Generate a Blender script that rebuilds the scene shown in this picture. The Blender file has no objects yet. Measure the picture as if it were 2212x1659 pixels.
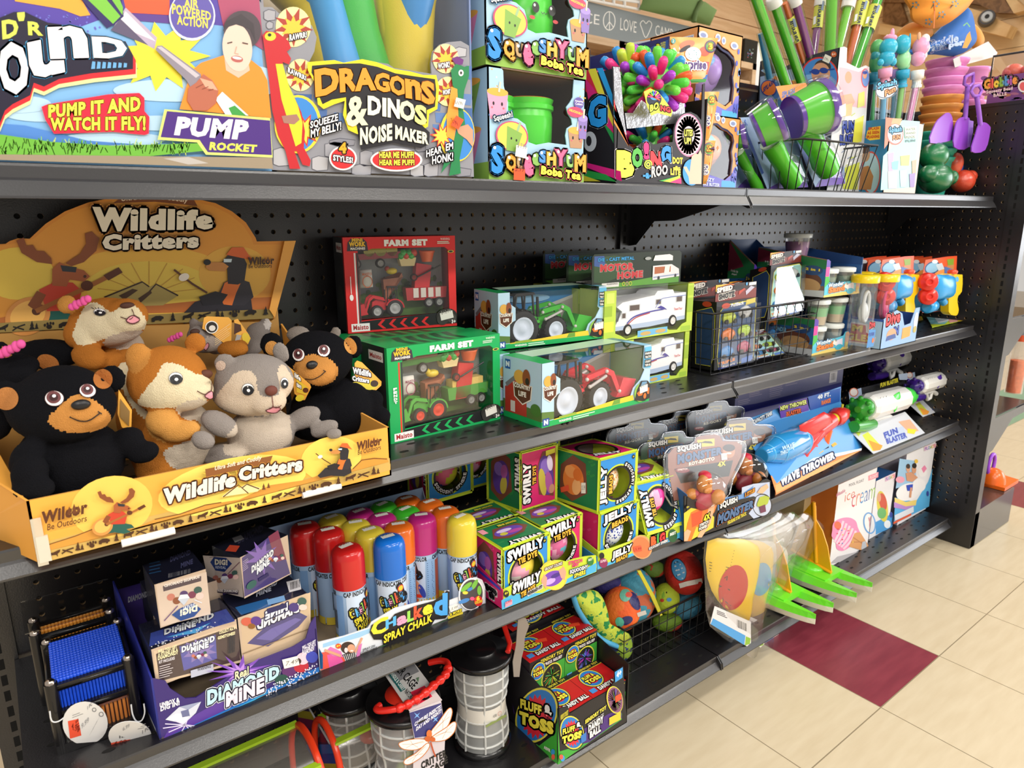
import bpy,bmesh,math,random
from mathutils import Vector as V,Matrix
from mathutils.bvhtree import BVHTree
from mathutils.geometry import tessellate_polygon
random.seed(7)
IN=.0254  # all building is done in inches, z up from the floor
SC=bpy.context.scene
COL=SC.collection
FPX=1482.96  # focal length in pixels of the 2212 x 1659 frame
CAM=V((-44.7025,-44.0180,42.3722))
CR_=V((.79622,-.60499,-.0045444));CU_=V((.146958,.186112,.971476));CF_=V((.586888,.774176,-.237095))
cd=bpy.data.cameras.new('camera');cam=bpy.data.objects.new('camera',cd);COL.objects.link(cam)
cd.sensor_width=36;cd.lens=FPX*36/2212;cd.clip_start=.02;cd.clip_end=200
cam.matrix_world=Matrix(((CR_.x,CU_.x,-CF_.x,CAM.x*IN),(CR_.y,CU_.y,-CF_.y,CAM.y*IN),(CR_.z,CU_.z,-CF_.z,CAM.z*IN),(0,0,0,1)))
cd.dof.use_dof=True;cd.dof.focus_distance=1.12;cd.dof.aperture_fstop=11
SC.camera=cam
SC.view_settings.view_transform='Standard';SC.view_settings.look='None'
SC.view_settings.gamma=1;SC.view_settings.use_curve_mapping=False
SC.view_settings.exposure=-.48
wd=bpy.data.worlds.new('world');SC.world=wd;wd.use_nodes=True
wd.node_tree.nodes['Background'].inputs[0].default_value=(1,.95,.89,1)
wd.node_tree.nodes['Background'].inputs[1].default_value=.85
def lamp(name,loc,size,size_y,power,color=(1,.95,.87),rot=(0,0,0)):
 d=bpy.data.lights.new(name,'AREA');d.shape='RECTANGLE';d.size=size*IN;d.size_y=size_y*IN
 d.energy=power;d.color=color
 o=bpy.data.objects.new(name,d);COL.objects.link(o);o.location=V(loc)*IN;o.rotation_euler=rot
 return o
for lx in(-75,5,85):  # rows of ceiling tubes over the aisle and over the gondola
 lamp('ceiling_tube_light',(lx,-60,118),48,10,26)
 lamp('ceiling_tube_light',(lx,-125,108),48,14,95)
 lamp('ceiling_tube_light',(lx,45,128),48,10,17)
lamp('ceiling_tube_light',(200,80,150),60,30,60)
lamp('shop_window_daylight',(300,-150,66),90,220,330,(.93,.96,1),(0,math.radians(90),0))
lamp('ceiling_tube_light',(140,-30,122),48,10,26)
CR=dict(A=(0,0,.27125),B=(560,0,.25316),C=(1000,0,.25316),D=(1240,40,.2291),E=(1580,0,.25915),F=(1840,0,.25923),
G=(0,400,.29837),H=(0,620,.30144),I=(420,660,.20796),J=(0,920,.38879),K=(700,490,.29539),L=(980,520,.24715),
M=(1440,500,.19293),N=(1800,540,.18626),O=(900,920,.27125),P=(1300,860,.19286),Q=(1560,740,.24412),
R=(0,1120,.3255),S=(600,1040,.25317),T=(640,1300,.23508),U=(1080,1160,.30075),V=(1480,1080,.2411),
W=(1680,940,.24051),Y=(1250,0,.20344),Z=(1880,0,.26266),X=(0,0,1))
def ray(c,x,y):
 x0,y0,s=CR[c];u=x0+x*s;v=y0+y*s
 return(CF_*FPX+CR_*(u-1106)-CU_*(v-829.5)).normalized()
def opl(c,x,y,o,n):
 d=ray(c,x,y);n=V(n)
 return CAM+d*((V(o)-CAM).dot(n)/d.dot(n))
def onY(c,x,y,Y):return opl(c,x,y,(0,Y,0),(0,1,0))
def onX(c,x,y,X):return opl(c,x,y,(X,0,0),(1,0,0))
def onZ(c,x,y,Z):return opl(c,x,y,(0,0,Z),(0,0,1))
def shz(k,x):  # height of a shelf's surface (they sag a little along the aisle)
 if k==1:return 44.37
 if k==2:return 29.42-.004*(x-1.8)
 if k==3:return 17.55-.017*(x-1.8)if x<1.8 else 17.4-.006*(x-1.8)
 return 4.57-.0115*(x-1.8)
def onS(k,c,x,y,dz=0):  # the point of shelf k seen at a spot of the photograph
 z=shz(k,0)
 for _ in range(6):
  p=onZ(c,x,y,z+dz);z=shz(k,p.x)
 return onZ(c,x,y,z+dz)
def lin(h):
 h=h.lstrip('#');r=[int(h[i:i+2],16)/255 for i in(0,2,4)]
 return tuple(x/12.92 if x<=.04045 else((x+.055)/1.055)**2.4 for x in r)+(1,)
MATS={}
def M(col,rough=.45,spec=.4,bump=0,bscale=60,metal=0,sheen=0,var=0,coat=0):
 k=(col,rough,spec,bump,bscale,metal,sheen,var,coat)
 if k in MATS:return MATS[k]
 m=bpy.data.materials.new('surface_'+col.lstrip('#'));m.use_nodes=True;nt=m.node_tree;N=nt.nodes;b=N['Principled BSDF']
 b.inputs['Base Color'].default_value=lin(col);b.inputs['Roughness'].default_value=rough
 b.inputs['Specular IOR Level'].default_value=spec;b.inputs['Metallic'].default_value=metal
 if sheen:b.inputs['Sheen Weight'].default_value=sheen;b.inputs['Sheen Roughness'].default_value=.6;b.inputs['Sheen Tint'].default_value=lin(col)
 if coat:b.inputs['Coat Weight'].default_value=coat;b.inputs['Coat Roughness'].default_value=.12
 if bump or var:
  tc=N.new('ShaderNodeTexCoord');nz=N.new('ShaderNodeTexNoise');nz.inputs['Scale'].default_value=bscale;nz.inputs['Detail'].default_value=4
  nt.links.new(tc.outputs['Object'],nz.inputs['Vector'])
  if bump:
   bp=N.new('ShaderNodeBump');bp.inputs['Strength'].default_value=bump;bp.inputs['Distance'].default_value=.002
   nt.links.new(nz.outputs['Fac'],bp.inputs['Height']);nt.links.new(bp.outputs[0],b.inputs['Normal'])
  if var:
   mx=N.new('ShaderNodeMix');mx.data_type='RGBA';c=lin(col)
   mx.inputs[6].default_value=tuple(max(0,q*(1-var))for q in c[:3])+(1,);mx.inputs[7].default_value=tuple(min(1,q*(1+var))for q in c[:3])+(1,)
   nt.links.new(nz.outputs['Fac'],mx.inputs[0]);nt.links.new(mx.outputs[2],b.inputs['Base Color'])
 MATS[k]=m;return m
def CLEAR(tint='#ffffff',gloss=.08,rough=.04,dn=0):  # thin clear plastic
 k=('clear',tint,gloss,rough,dn)
 if k in MATS:return MATS[k]
 m=bpy.data.materials.new('clear_plastic');m.use_nodes=True;nt=m.node_tree;N=nt.nodes
 for n in list(N):N.remove(n)
 out=N.new('ShaderNodeOutputMaterial');t=N.new('ShaderNodeBsdfTransparent');g=N.new('ShaderNodeBsdfGlossy');mx=N.new('ShaderNodeMixShader')
 t.inputs[0].default_value=lin(tint);g.inputs['Roughness'].default_value=rough
 lw=N.new('ShaderNodeLayerWeight');lw.inputs[0].default_value=.25;ma=N.new('ShaderNodeMath');ma.operation='MULTIPLY_ADD'
 ma.inputs[1].default_value=.32;ma.inputs[2].default_value=gloss
 nt.links.new(lw.outputs['Facing'],ma.inputs[0]);nt.links.new(ma.outputs[0],mx.inputs[0])
 src=t.outputs[0]
 if dn:
  df=N.new('ShaderNodeBsdfDiffuse');df.inputs[0].default_value=lin(tint);m2=N.new('ShaderNodeMixShader');m2.inputs[0].default_value=dn
  t.inputs[0].default_value=(1,1,1,1)
  nt.links.new(src,m2.inputs[1]);nt.links.new(df.outputs[0],m2.inputs[2]);src=m2.outputs[0]
 nt.links.new(src,mx.inputs[1]);nt.links.new(g.outputs[0],mx.inputs[2]);nt.links.new(mx.outputs[0],out.inputs[0])
 MATS[k]=m;return m
def mt(m):return M(m)if isinstance(m,str)else m
def C(col):return M(col,.38,.45)  # printed card
def PL(col):return M(col,.25,.5)  # moulded plastic
class MB:
 def __init__(s):s.v=[];s.f=[];s.mi=[];s.sm=[];s.mats=[]
 def idx(s,m):
  m=mt(m)
  if m not in s.mats:s.mats.append(m)
  return s.mats.index(m)
 def add(s,vs,fs,m,smooth=False):
  b=len(s.v);s.v+=[V(p)for p in vs];i=s.idx(m)
  for f in fs:s.f.append([b+k for k in f]);s.mi.append(i);s.sm.append(smooth)
 def pg(s,pts,m):s.add(pts,[range(len(pts))],m)
 def box(s,o,a,b,c,m,skip=''):
  o,a,b,c=V(o),V(a),V(b),V(c)
  vs=[o,o+a,o+a+b,o+b,o+c,o+a+c,o+a+b+c,o+b+c]
  fs=dict(F=(0,1,5,4),K=(2,3,7,6),L=(3,0,4,7),R=(1,2,6,5),T=(4,5,6,7),B=(3,2,1,0))
  for k,f in fs.items():
   if k in skip:continue
   s.add([vs[i]for i in f],[(0,1,2,3)],m[k]if isinstance(m,dict)and k in m else(m['*']if isinstance(m,dict)else m))
 def aabb(s,x0,x1,y0,y1,z0,z1,m,skip=''):s.box((x0,y0,z0),(x1-x0,0,0),(0,y1-y0,0),(0,0,z1-z0),m,skip)
 def extr(s,pts,t,m,side=None):  # outline (list of points in a plane) given thickness t (a vector)
  pts=[V(p)for p in pts];t=V(t);n=len(pts)
  q=[p+t for p in pts];s.pg(pts,m);s.pg(q[::-1],side or m)
  s.add(pts+q,[(i,(i+1)%n,n+(i+1)%n,n+i)for i in range(n)],side or m)
 def tube(s,path,r,m,seg=8,closed=False,cap=True):
  path=[V(p)for p in path];n=len(path);rs=r if isinstance(r,(list,tuple))else[r]*n;vs=[];up=None
  for i,p in enumerate(path):
   t=(path[(i+1)%n]-path[i-1])if closed else(path[min(i+1,n-1)]-path[max(i-1,0)])
   t=t.normalized()if t.length>1e-9 else V((0,0,1))
   if up is None:up=t.orthogonal().normalized()
   up=up-t*up.dot(t);up=up.normalized()if up.length>1e-6 else t.orthogonal().normalized()
   w=t.cross(up)
   for k in range(seg):a=2*math.pi*k/seg;vs.append(p+(up*math.cos(a)+w*math.sin(a))*rs[i])
  fs=[(i*seg+k,i*seg+(k+1)%seg,((i+1)%n)*seg+(k+1)%seg,((i+1)%n)*seg+k)for i in range(n if closed else n-1)for k in range(seg)]
  s.add(vs,fs,m,True)
  if cap and not closed:s.add(vs[:seg],[range(seg)[::-1]],m);s.add(vs[-seg:],[range(seg)],m)
 def lt(s,o,ax,prof,m,seg=24,cap=True,ref=None,smooth=True):  # prof: (distance along axis, radius)
  o=V(o);ax=V(ax).normalized();u=(V(ref)-ax*V(ref).dot(ax)).normalized()if ref else ax.orthogonal().normalized();w=ax.cross(u);vs=[]
  for h,r in prof:
   for k in range(seg):a=2*math.pi*k/seg;vs.append(o+ax*h+(u*math.cos(a)+w*math.sin(a))*r)
  n=len(prof);fs=[(i*seg+k,i*seg+(k+1)%seg,(i+1)*seg+(k+1)%seg,(i+1)*seg+k)for i in range(n-1)for k in range(seg)]
  if isinstance(m,list):
   for i in range(n-1):s.add(vs[i*seg:(i+2)*seg],[(k,(k+1)%seg,seg+(k+1)%seg,seg+k)for k in range(seg)],m[i],smooth)
  else:s.add(vs,fs,m,smooth)
  m0=m[0]if isinstance(m,list)else m;m1=m[-1]if isinstance(m,list)else m
  if cap:
   if prof[0][1]>1e-4:s.add(vs[:seg],[range(seg)[::-1]],m0)
   if prof[-1][1]>1e-4:s.add(vs[-seg:],[range(seg)],m1)
 def ell(s,c,r,m,seg=20,rings=12,rot=None):
  c=V(c);r=(r,r,r)if isinstance(r,(int,float))else r;vs=[]
  for i in range(rings+1):
   t=math.pi*i/rings
   for k in range(seg):
    a=2*math.pi*k/seg;p=V((r[0]*math.sin(t)*math.cos(a),r[1]*math.sin(t)*math.sin(a),r[2]*math.cos(t)))
    vs.append(c+(rot@p if rot else p))
  s.add(vs,[(i*seg+k,(i+1)*seg+k,(i+1)*seg+(k+1)%seg,i*seg+(k+1)%seg)for i in range(rings)for k in range(seg)],m,True)
 def bld(s,name,parent=None,origin=None,bevel=0):
  if origin is None:
   if parent:origin=V(parent['o_in'])
   else:
    xs=[p.x for p in s.v];ys=[p.y for p in s.v];zs=[p.z for p in s.v]
    origin=V(((min(xs)+max(xs))/2,(min(ys)+max(ys))/2,min(zs)))
  me=bpy.data.meshes.new(name);me.from_pydata([(p-V(origin))*IN for p in s.v],[],s.f)
  for m in s.mats:me.materials.append(m)
  me.polygons.foreach_set('material_index',s.mi);me.polygons.foreach_set('use_smooth',s.sm);me.update()
  o=bpy.data.objects.new(name,me);COL.objects.link(o)
  if parent:o.parent=parent;d=V(origin)-V(parent['o_in']);o.location=d*IN
  else:o.location=V(origin)*IN
  o['o_in']=tuple(origin)
  if bevel:
   b=o.modifiers.new('bevel','BEVEL');b.width=bevel*IN;b.segments=2;b.limit_method='ANGLE'
  return o
def tg(name,label,cat,origin,group=None):
 o=bpy.data.objects.new(name,None);COL.objects.link(o);o.location=V(origin)*IN;o.empty_display_size=.02
 o['o_in']=tuple(V(origin));return tag(o,label,cat,group)
def tag(o,label,cat,group=None):
 o['label']=label;o['category']=cat
 if group:o['group']=group
 return o
def struct(o):o['kind']='structure';return o
def dup(root,loc,rotz=0,label=None):
 r=root.copy();COL.objects.link(r);r.location=V(loc)*IN;r.rotation_euler=(0,0,rotz)
 if label:r['label']=label
 for ch in list(root.children):
  c=ch.copy();COL.objects.link(c);c.parent=r
  for g in ch.children:d=g.copy();COL.objects.link(d);d.parent=c
 return r
GL={}
def glyphs(t,bq):
 k=(t,bq)
 if k not in GL:
  cu=bpy.data.curves.new('t','FONT');cu.body=t;cu.resolution_u=2;cu.offset=bq;cu.space_character=1+bq*2
  o=bpy.data.objects.new('t',cu);me=bpy.data.meshes.new_from_object(o)
  vs=[(p.co.x,p.co.y)for p in me.vertices];fs=[tuple(f.vertices)for f in me.polygons]
  bpy.data.objects.remove(o);bpy.data.curves.remove(cu);bpy.data.meshes.remove(me)
  x0=min(p[0]for p in vs);x1=max(p[0]for p in vs);y0=min(p[1]for p in vs);y1=max(p[1]for p in vs)
  w=max(x1-x0,1e-4);h=max(y1-y0,1e-4)
  GL[k]=([((p[0]-x0)/w,(p[1]-y0)/h)for p in vs],fs,w/h)
 return GL[k]
class Pr:
 """prints flat work (polygons, ellipses, lettering) on a face of a thing; points are read off a crop of the photograph
    and carried onto the face, or given in inches on the face when u and v are set"""
 STEP=.003
 def __init__(s,mb,o,n,c=None,u=None,v=None,bvh=None):
  s.mb=mb;s.o=V(o);s.n=V(n).normalized();s.c=c;s.e=0;s.u=V(u)if u else None;s.vv=V(v)if v else None;s.bvh=bvh;s.last=s.o
  if s.u is None and s.n.dot(CAM-s.o)<0:s.n=-s.n
 def at(s,x,y):
  if s.u:return s.o+s.u*x+s.vv*y+s.n*s.e
  if s.bvh:
   d=ray(s.c,x,y);h=s.bvh.ray_cast(CAM,d)
   if h[0]is None or abs((h[0]-s.last).length)>3:h=(opl(s.c,x,y,s.last,CF_),-d)
   else:s.last=h[0]
   nn=h[1]if h[1].dot(d)<0 else-h[1]
   return h[0]+nn*s.e-d*s.e
  return opl(s.c,x,y,s.o+s.n*s.e,s.n)
 def up(s):s.e+=s.STEP
 def pg(s,pts,col):
  s.up();s.mb.pg([s.at(*p)for p in pts],C(col)if isinstance(col,str)else col);return s
 def strip(s,A,B,col):  # between two polylines of equal length
  s.up();n=len(A);vs=[s.at(*p)for p in A]+[s.at(*p)for p in B]
  s.mb.add(vs,[(i,i+1,n+i+1,n+i)for i in range(n-1)],C(col)if isinstance(col,str)else col);return s
 def ln(s,pts,w,col,closed=False):  # stroke of pixel width w
  if closed:pts=list(pts)+[pts[0]]
  A=[];B=[];n=len(pts)
  for i,(x,y)in enumerate(pts):
   a=pts[max(i-1,0)];b=pts[min(i+1,n-1)]
   if closed and i in(0,n-1):a=pts[-2];b=pts[1]
   dx=b[0]-a[0];dy=b[1]-a[1];L=math.hypot(dx,dy)or 1
   A.append((x-dy/L*w/2,y+dx/L*w/2));B.append((x+dy/L*w/2,y-dx/L*w/2))
  return s.strip(A,B,col)
 def ell(s,x,y,rx,ry,col,rot=0,seg=28,a0=0,a1=360,rings=1):
  s.up();r=math.radians(rot);c=math.cos(r);q=math.sin(r);vs=[s.at(x,y)];full=a1-a0>=360
  m=C(col)if isinstance(col,str)else col;n=seg if full else seg+1
  for j in range(1,rings+1):
   for i in range(n):
    a=math.radians(a0+(a1-a0)*i/seg);X=rx*math.cos(a)*j/rings;Yy=-ry*math.sin(a)*j/rings
    vs.append(s.at(x+X*c+Yy*q,y-X*q+Yy*c))
  fs=[(0,1+i,1+(i+1)%n)for i in range(n if full else n-1)]
  for j in range(rings-1):
   b=1+j*n;fs+=[(b+i,b+n+i,b+n+(i+1)%n,b+(i+1)%n)for i in range(n if full else n-1)]
  s.mb.add(vs,fs,m);return s
 def ring(s,x,y,rx,ry,w,col,rot=0,a0=0,a1=360,seg=32):
  r=math.radians(rot);c=math.cos(r);q=math.sin(r);A=[];B=[]
  for i in range(seg+1):
   a=math.radians(a0+(a1-a0)*i/seg)
   for L,k in((A,w/2),(B,-w/2)):
    X=(rx+k)*math.cos(a);Yy=-(ry+k)*math.sin(a);L.append((x+X*c+Yy*q,y-X*q+Yy*c))
  return s.strip(A,B,col)
 def star(s,x,y,r1,r2,n,col,rot=0,sq=1):
  return s.pg([(x+(r1 if i%2 else r2)*math.cos(math.pi*i/n+rot),y-sq*(r1 if i%2 else r2)*math.sin(math.pi*i/n+rot))for i in range(2*n)],col)
 def text(s,t,x0,y0,x1,y1,h,h1=None,col='#ffffff',out=None,ow=.1,bq=.02,lean=0,arc=0,cols=None,grad=None):
  """t between baseline ends (x0,y0) and (x1,y1), letters h tall at the start and h1 at the end"""
  h1=h if h1 is None else h1;dx=x1-x0;dy=y1-y0;L=math.hypot(dx,dy)or 1;sg=-1 if s.u is None else 1
  ux=sg*-dy/L;uy=sg*dx/L
  if s.u is not None:ux,uy=-dy/L,dx/L
  else:ux,uy=dy/L,-dx/L
  if lean is None:ux,uy=0,sg
  elif s.u is None:ux,uy=lean,-1
  def mapp(a,b):k=h+(h1-h)*a;bb=b*k+arc*4*a*(1-a);return s.at(x0+dx*a+ux*bb,y0+dy*a+uy*bb)
  vs,fs,asp=glyphs(t,bq);asp=L/(.5*(h+h1))
  if out:
   for col_,w in(out if isinstance(out,list)else[out]if isinstance(out,tuple)else[(out,ow)]):
    s.up();m=C(col_)
    for k in range(10):
     a=math.pi*k/5;ddx=math.cos(a)*w/asp;ddy=math.sin(a)*w
     s.mb.add([mapp(p[0]+ddx,p[1]+ddy)for p in vs],fs,m)
  s.up()
  if cols:  # a colour per letter
   n=len(cols);P=[mapp(*p)for p in vs]
   for f in fs:
    cx=sum(vs[i][0]for i in f)/len(f);s.mb.add([P[i]for i in f],[range(len(f))],C(cols[min(n-1,int(cx*n))]))
  else:s.mb.add([mapp(*p)for p in vs],fs,C(col)if isinstance(col,str)else col)
  return s
 def rtext(s,t,*a,**k):s.text(t,*a,**k);return s
 def bars(s,x0,y0,x1,y1,h,col='#222222',n=14,lean=0):  # bar code
  for i in range(n):
   a=(i+.15)/n;b=a+random.choice((.3,.5,.7))/n
   p=[(x0+(x1-x0)*k,y0+(y1-y0)*k)for k in(a,b)]
   s.e-=s.STEP*(i>0);s.pg([p[0],p[1],(p[1][0]+lean*h,p[1][1]-h),(p[0][0]+lean*h,p[0][1]-h)],col)
  return s
 def lines(s,x0,y0,x1,y1,gap,n,w,col):  # rows of very small print
  for i in range(n):
   f=random.uniform(.7,1);s.e-=s.STEP*(i>0)
   s.ln([(x0,y0+gap*i),(x0+(x1-x0)*f,y0+(y1-y0)*f+gap*i)],w,col)
  return s
 def stk(s,x,y,w,h,t,rot=0,col='#efece4',ink='#8a8780'):  # price sticker
  r=math.radians(rot);c=math.cos(r);q=math.sin(r)
  R_=lambda a,b:(x+a*c+b*q,y-a*q+b*c)
  s.pg([R_(-w/2,h/2),R_(w/2,h/2),R_(w/2,-h/2),R_(-w/2,-h/2)],col)
  a=R_(-w*.4,h*.25);b=R_(w*.4,h*.25);s.text(t,*a,*b,h*.5,col=ink,bq=.01,lean=q*.9 if abs(q)<.9 else 0)
  return s
class Bx:
 """a carton: front edge from P0 to P1 on its floor, height h, depth d"""
 def __init__(s,P0,P1,h,d,up=None,back=None):
  s.P0=V(P0);s.a=V(P1)-s.P0;s.h=V(up or(0,0,1)).normalized()*h
  b=V(back)if back else V((0,0,1)).cross(s.a);s.b=b.normalized()*d
  s.nF=s.a.cross(s.h).normalized();s.nL=s.h.cross(s.b).normalized()*1;s.nT=s.a.cross(s.b).normalized()
 def body(s,mb,m,skip=''):mb.box(s.P0,s.a,s.b,s.h,m,skip)
 def pF(s,mb,c):return Pr(mb,s.P0,s.nF,c)
 def pL(s,mb,c):return Pr(mb,s.P0,s.nL,c)
 def pR(s,mb,c):return Pr(mb,s.P0+s.a,s.nL,c)
 def pT(s,mb,c):return Pr(mb,s.P0+s.h,s.nT,c)
 def F(s,u,v,d=0):return s.P0+s.a*u+s.h*v+s.b.normalized()*d  # fractions across and up, inches back
 def base(s):return s.P0+s.a*.5+s.b*.5
def bxpx(k,c,x0,y0,x1,y1,tx,ty,d,**kw):
 """carton whose two lower front corners stand on shelf k at crop points 0 and 1, its upper left corner seen at t"""
 P0=onS(k,c,x0,y0)if isinstance(k,int)else onZ(c,x0,y0,k);P1=onS(k,c,x1,y1)if isinstance(k,int)else onZ(c,x1,y1,k)
 n=(P1-P0).cross(V((0,0,1)));T=opl(c,tx,ty,P0,n)
 return Bx(P0,P1,T.z-P0.z,d,**kw)
def pil(mb,pts,thick,m,n=None,rings=5,back=.5):
 """a soft body swelling from an outline"""
 pts=[V(p)for p in pts];c=sum(pts,V())/len(pts);N=len(pts)
 if n is None:
  n=V()
  for i in range(N):n+=(pts[i]-c).cross(pts[(i+1)%N]-c)
  n.normalize()
  if n.dot(CAM-c)<0:n=-n
 n=V(n)
 for sg,th in((1,thick),(-1,thick*back)):
  vs=[]
  for j in range(rings+1):
   s=math.cos(math.pi/2*j/(rings+.3));o=n*sg*th*math.sin(math.pi/2*j/rings)
   vs+=[c+(p-c)*s+o for p in pts]
  fs=[(j*N+i,j*N+(i+1)%N,(j+1)*N+(i+1)%N,(j+1)*N+i)for j in range(rings)for i in range(N)]+[tuple(rings*N+i for i in range(N))]
  mb.add(vs,fs,m,True)
def smp(pts,k=4):  # closed Catmull-Rom through outline points
 out=[];n=len(pts)
 for i in range(n):
  p0,p1,p2,p3=(pts[(i+d)%n]for d in(-1,0,1,2))
  for j in range(k):
   t=j/k
   out.append(tuple(.5*(2*b+(c-a)*t+(2*a-5*b+4*c-d)*t*t+(3*b-a-3*c+d)*t**3)for a,b,c,d in zip(p0,p1,p2,p3)))
 return out
# ================================================================ the setting
BLK=M('#1b1a1d',.3,.75,.1,500);RAIL=M('#29282b',.3,1,.06,500)
BLK2=M('#131314',.5,.4)
def wood(col,dark,scale=3,stretch=(1,12,12),rough=.5):
 k=('wood',col,dark,scale,stretch)
 if k in MATS:return MATS[k]
 m=bpy.data.materials.new('wood');m.use_nodes=True;nt=m.node_tree;N=nt.nodes;b=N['Principled BSDF'];b.inputs['Roughness'].default_value=rough
 tc=N.new('ShaderNodeTexCoord');mp=N.new('ShaderNodeMapping');mp.inputs['Scale'].default_value=stretch
 nz=N.new('ShaderNodeTexNoise');nz.inputs['Scale'].default_value=scale;nz.inputs['Detail'].default_value=6;nz.inputs['Distortion'].default_value=1
 cr=N.new('ShaderNodeValToRGB');cr.color_ramp.elements[0].color=lin(dark);cr.color_ramp.elements[1].color=lin(col);cr.color_ramp.elements[0].position=.35;cr.color_ramp.elements[1].position=.6
 nt.links.new(tc.outputs['Object'],mp.inputs[0]);nt.links.new(mp.outputs[0],nz.inputs['Vector']);nt.links.new(nz.outputs['Fac'],cr.inputs[0]);nt.links.new(cr.outputs[0],b.inputs['Base Color'])
 MATS[k]=m;return m
def tilemat():
 m=bpy.data.materials.new('vinyl_tile');m.use_nodes=True;nt=m.node_tree;N=nt.nodes;b=N['Principled BSDF'];L=nt.links.new
 b.inputs['Roughness'].default_value=.32;b.inputs['Specular IOR Level'].default_value=.5
 tc=N.new('ShaderNodeTexCoord');sx=N.new('ShaderNodeSeparateXYZ');L(tc.outputs['Object'],sx.inputs[0])
 def mth(op,a,bb=None):
  n=N.new('ShaderNodeMath');n.operation=op
  for i,q in enumerate((a,bb)):
   if q is None:continue
   if isinstance(q,(int,float)):n.inputs[i].default_value=q
   else:L(q,n.inputs[i])
  return n.outputs[0]
 T=12*IN
 gx=mth('DIVIDE',mth('SUBTRACT',sx.outputs[0],12.75*IN),T);gy=mth('DIVIDE',mth('SUBTRACT',sx.outputs[1],-22.05*IN),T)
 fx=mth('FRACT',gx);fy=mth('FRACT',gy)
 ex=mth('MINIMUM',fx,mth('SUBTRACT',1,fx));ey=mth('MINIMUM',fy,mth('SUBTRACT',1,fy));seam=mth('LESS_THAN',mth('MINIMUM',ex,ey),.004)
 ix=mth('FLOOR',gx);iy=mth('FLOOR',gy)
 red=mth('MULTIPLY',mth('LESS_THAN',mth('ABSOLUTE',mth('FRACT',mth('ADD',mth('DIVIDE',ix,5),.05))),.15),mth('LESS_THAN',mth('ABSOLUTE',iy),.5))
 grn=mth('MULTIPLY',mth('LESS_THAN',mth('ABSOLUTE',mth('SUBTRACT',iy,2)),.5),mth('GREATER_THAN',ix,5.5))
 nz=N.new('ShaderNodeTexNoise');nz.inputs['Scale'].default_value=9;nz.inputs['Detail'].default_value=8;mp=N.new('ShaderNodeMapping');mp.inputs['Scale'].default_value=(1,6,1);mp.inputs['Rotation'].default_value=(0,0,.5)
 L(tc.outputs['Object'],mp.inputs[0]);L(mp.outputs[0],nz.inputs['Vector'])
 def mix(f,a,bb):
  n=N.new('ShaderNodeMix');n.data_type='RGBA';L(f,n.inputs[0])
  for i,q in((6,a),(7,bb)):
   if isinstance(q,tuple):n.inputs[i].default_value=q
   else:L(q,n.inputs[i])
  return n.outputs[2]
 cream=mix(nz.outputs['Fac'],lin('#c3b293'),lin('#d8cbb0'));rd=mix(nz.outputs['Fac'],lin('#6a2433'),lin('#95404c'));gr=mix(nz.outputs['Fac'],lin('#6f9a7c'),lin('#86ad90'))
 c=mix(red,cream,rd);c=mix(grn,c,gr);c=mix(seam,c,lin('#8d7f66'))
 L(c,b.inputs['Base Color']);return m
mb=MB();mb.pg([(-160,-160,0),(420,-160,0),(420,320,0),(-160,320,0)],tilemat());o=struct(mb.bld('floor',origin=(0,0,0)))
WY=150
mb=MB();mb.aabb(-160,420,WY+1,WY+4,0,190,M('#caa67c',.6));
zz=6
bd=wood('#e3c199','#d6b085',2,(1,3,14))
while zz<188:
 mb.aabb(-160,420,WY,WY+1,zz,zz+9.2,bd);zz+=9.6
struct(mb.bld('wall_back'))
PLK=wood('#ecd0a2','#dcb682',2,(14,1,2));BEAM=wood('#e8c48c','#cfa066',2,(14,1,2));DKW=wood('#9a7248','#74522f',2,(2,8,8))
XR=290
mb=MB();zz=40
while zz<190:mb.aabb(XR,XR+2,-70,148,zz,zz+10.8,PLK);zz+=11
struct(mb.bld('wall_right'))
mb=MB();mb.aabb(-160,420,40,320,178,180,DKW);struct(mb.bld('ceiling'))
def beam(pts,X,t,label,m=None):
 mb=MB();mb.extr([onX('Z',x,y,X)for x,y in pts],(t,0,0),m or BEAM);tag(mb.bld('timber_beam'),label,'beam')
beam([(300,30),(760,30),(800,60),(925,100),(1160,210),(1115,305),(900,250),(820,200),(330,130)],XR-9,7,'pale timber beam with a cut end running out beside the float vest')
beam([(60,-40),(1080,-40),(1180,110),(1040,105),(900,40),(760,20),(80,20)],XR-4,3,'dark brown slab standing in for the shadowed gap above the pale beam',DKW)  # no real rafter: dark slab painted in for the shadowed gap above the beam
beam([(1080,-60),(1140,-60),(1290,80),(1180,110)],XR-7,5,'slanting pale rafter at the upper corner of the shop')
beam([(80,190),(400,250),(400,310),(60,280)],XR-8,6,'pale timber rail behind the bubble wands')
beam([(110,20),(250,20),(300,170),(250,210),(100,180)],XR-3,2,'timber post coloured dark for shade behind the bubble wands',DKW)  # shading on this post is put into its darker wood colour
t=tg('wall_spotlight','small dark round lamp fixed to the pale timber beam','lamp',onX('Z',960,215,XR-10))
c=onX('Z',955,160,XR-9.5);mb=MB();mb.lt(c,(-1,-.4,0),[(0,2.9),(2,3),(4,2.6)],M('#4c4a4c',.4),20);mb.bld('housing',t);mb=MB();mb.lt(c+V((-3.6,-1.4,0)),(-1,-.4,0),[(0,2.1),(1,1.8),(1.1,.8),(.8,.7),(.8,0)],[M('#b9bec2',.3),M('#b9bec2',.3),M('#3a3c40'),M('#222222')],18);mb.bld('lens',t)
SY=112
tl=onY('Y',60,5,SY);br=onY('Y',1250,360,SY);zb_=onY('Y',85,358,SY).z;sx0=onY('Y',-400,5,SY).x
t=tg('sign_board','grey board with white lettering about peace, love and camping above the cubbies','sign',((sx0+br.x)/2,SY,zb_))
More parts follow.
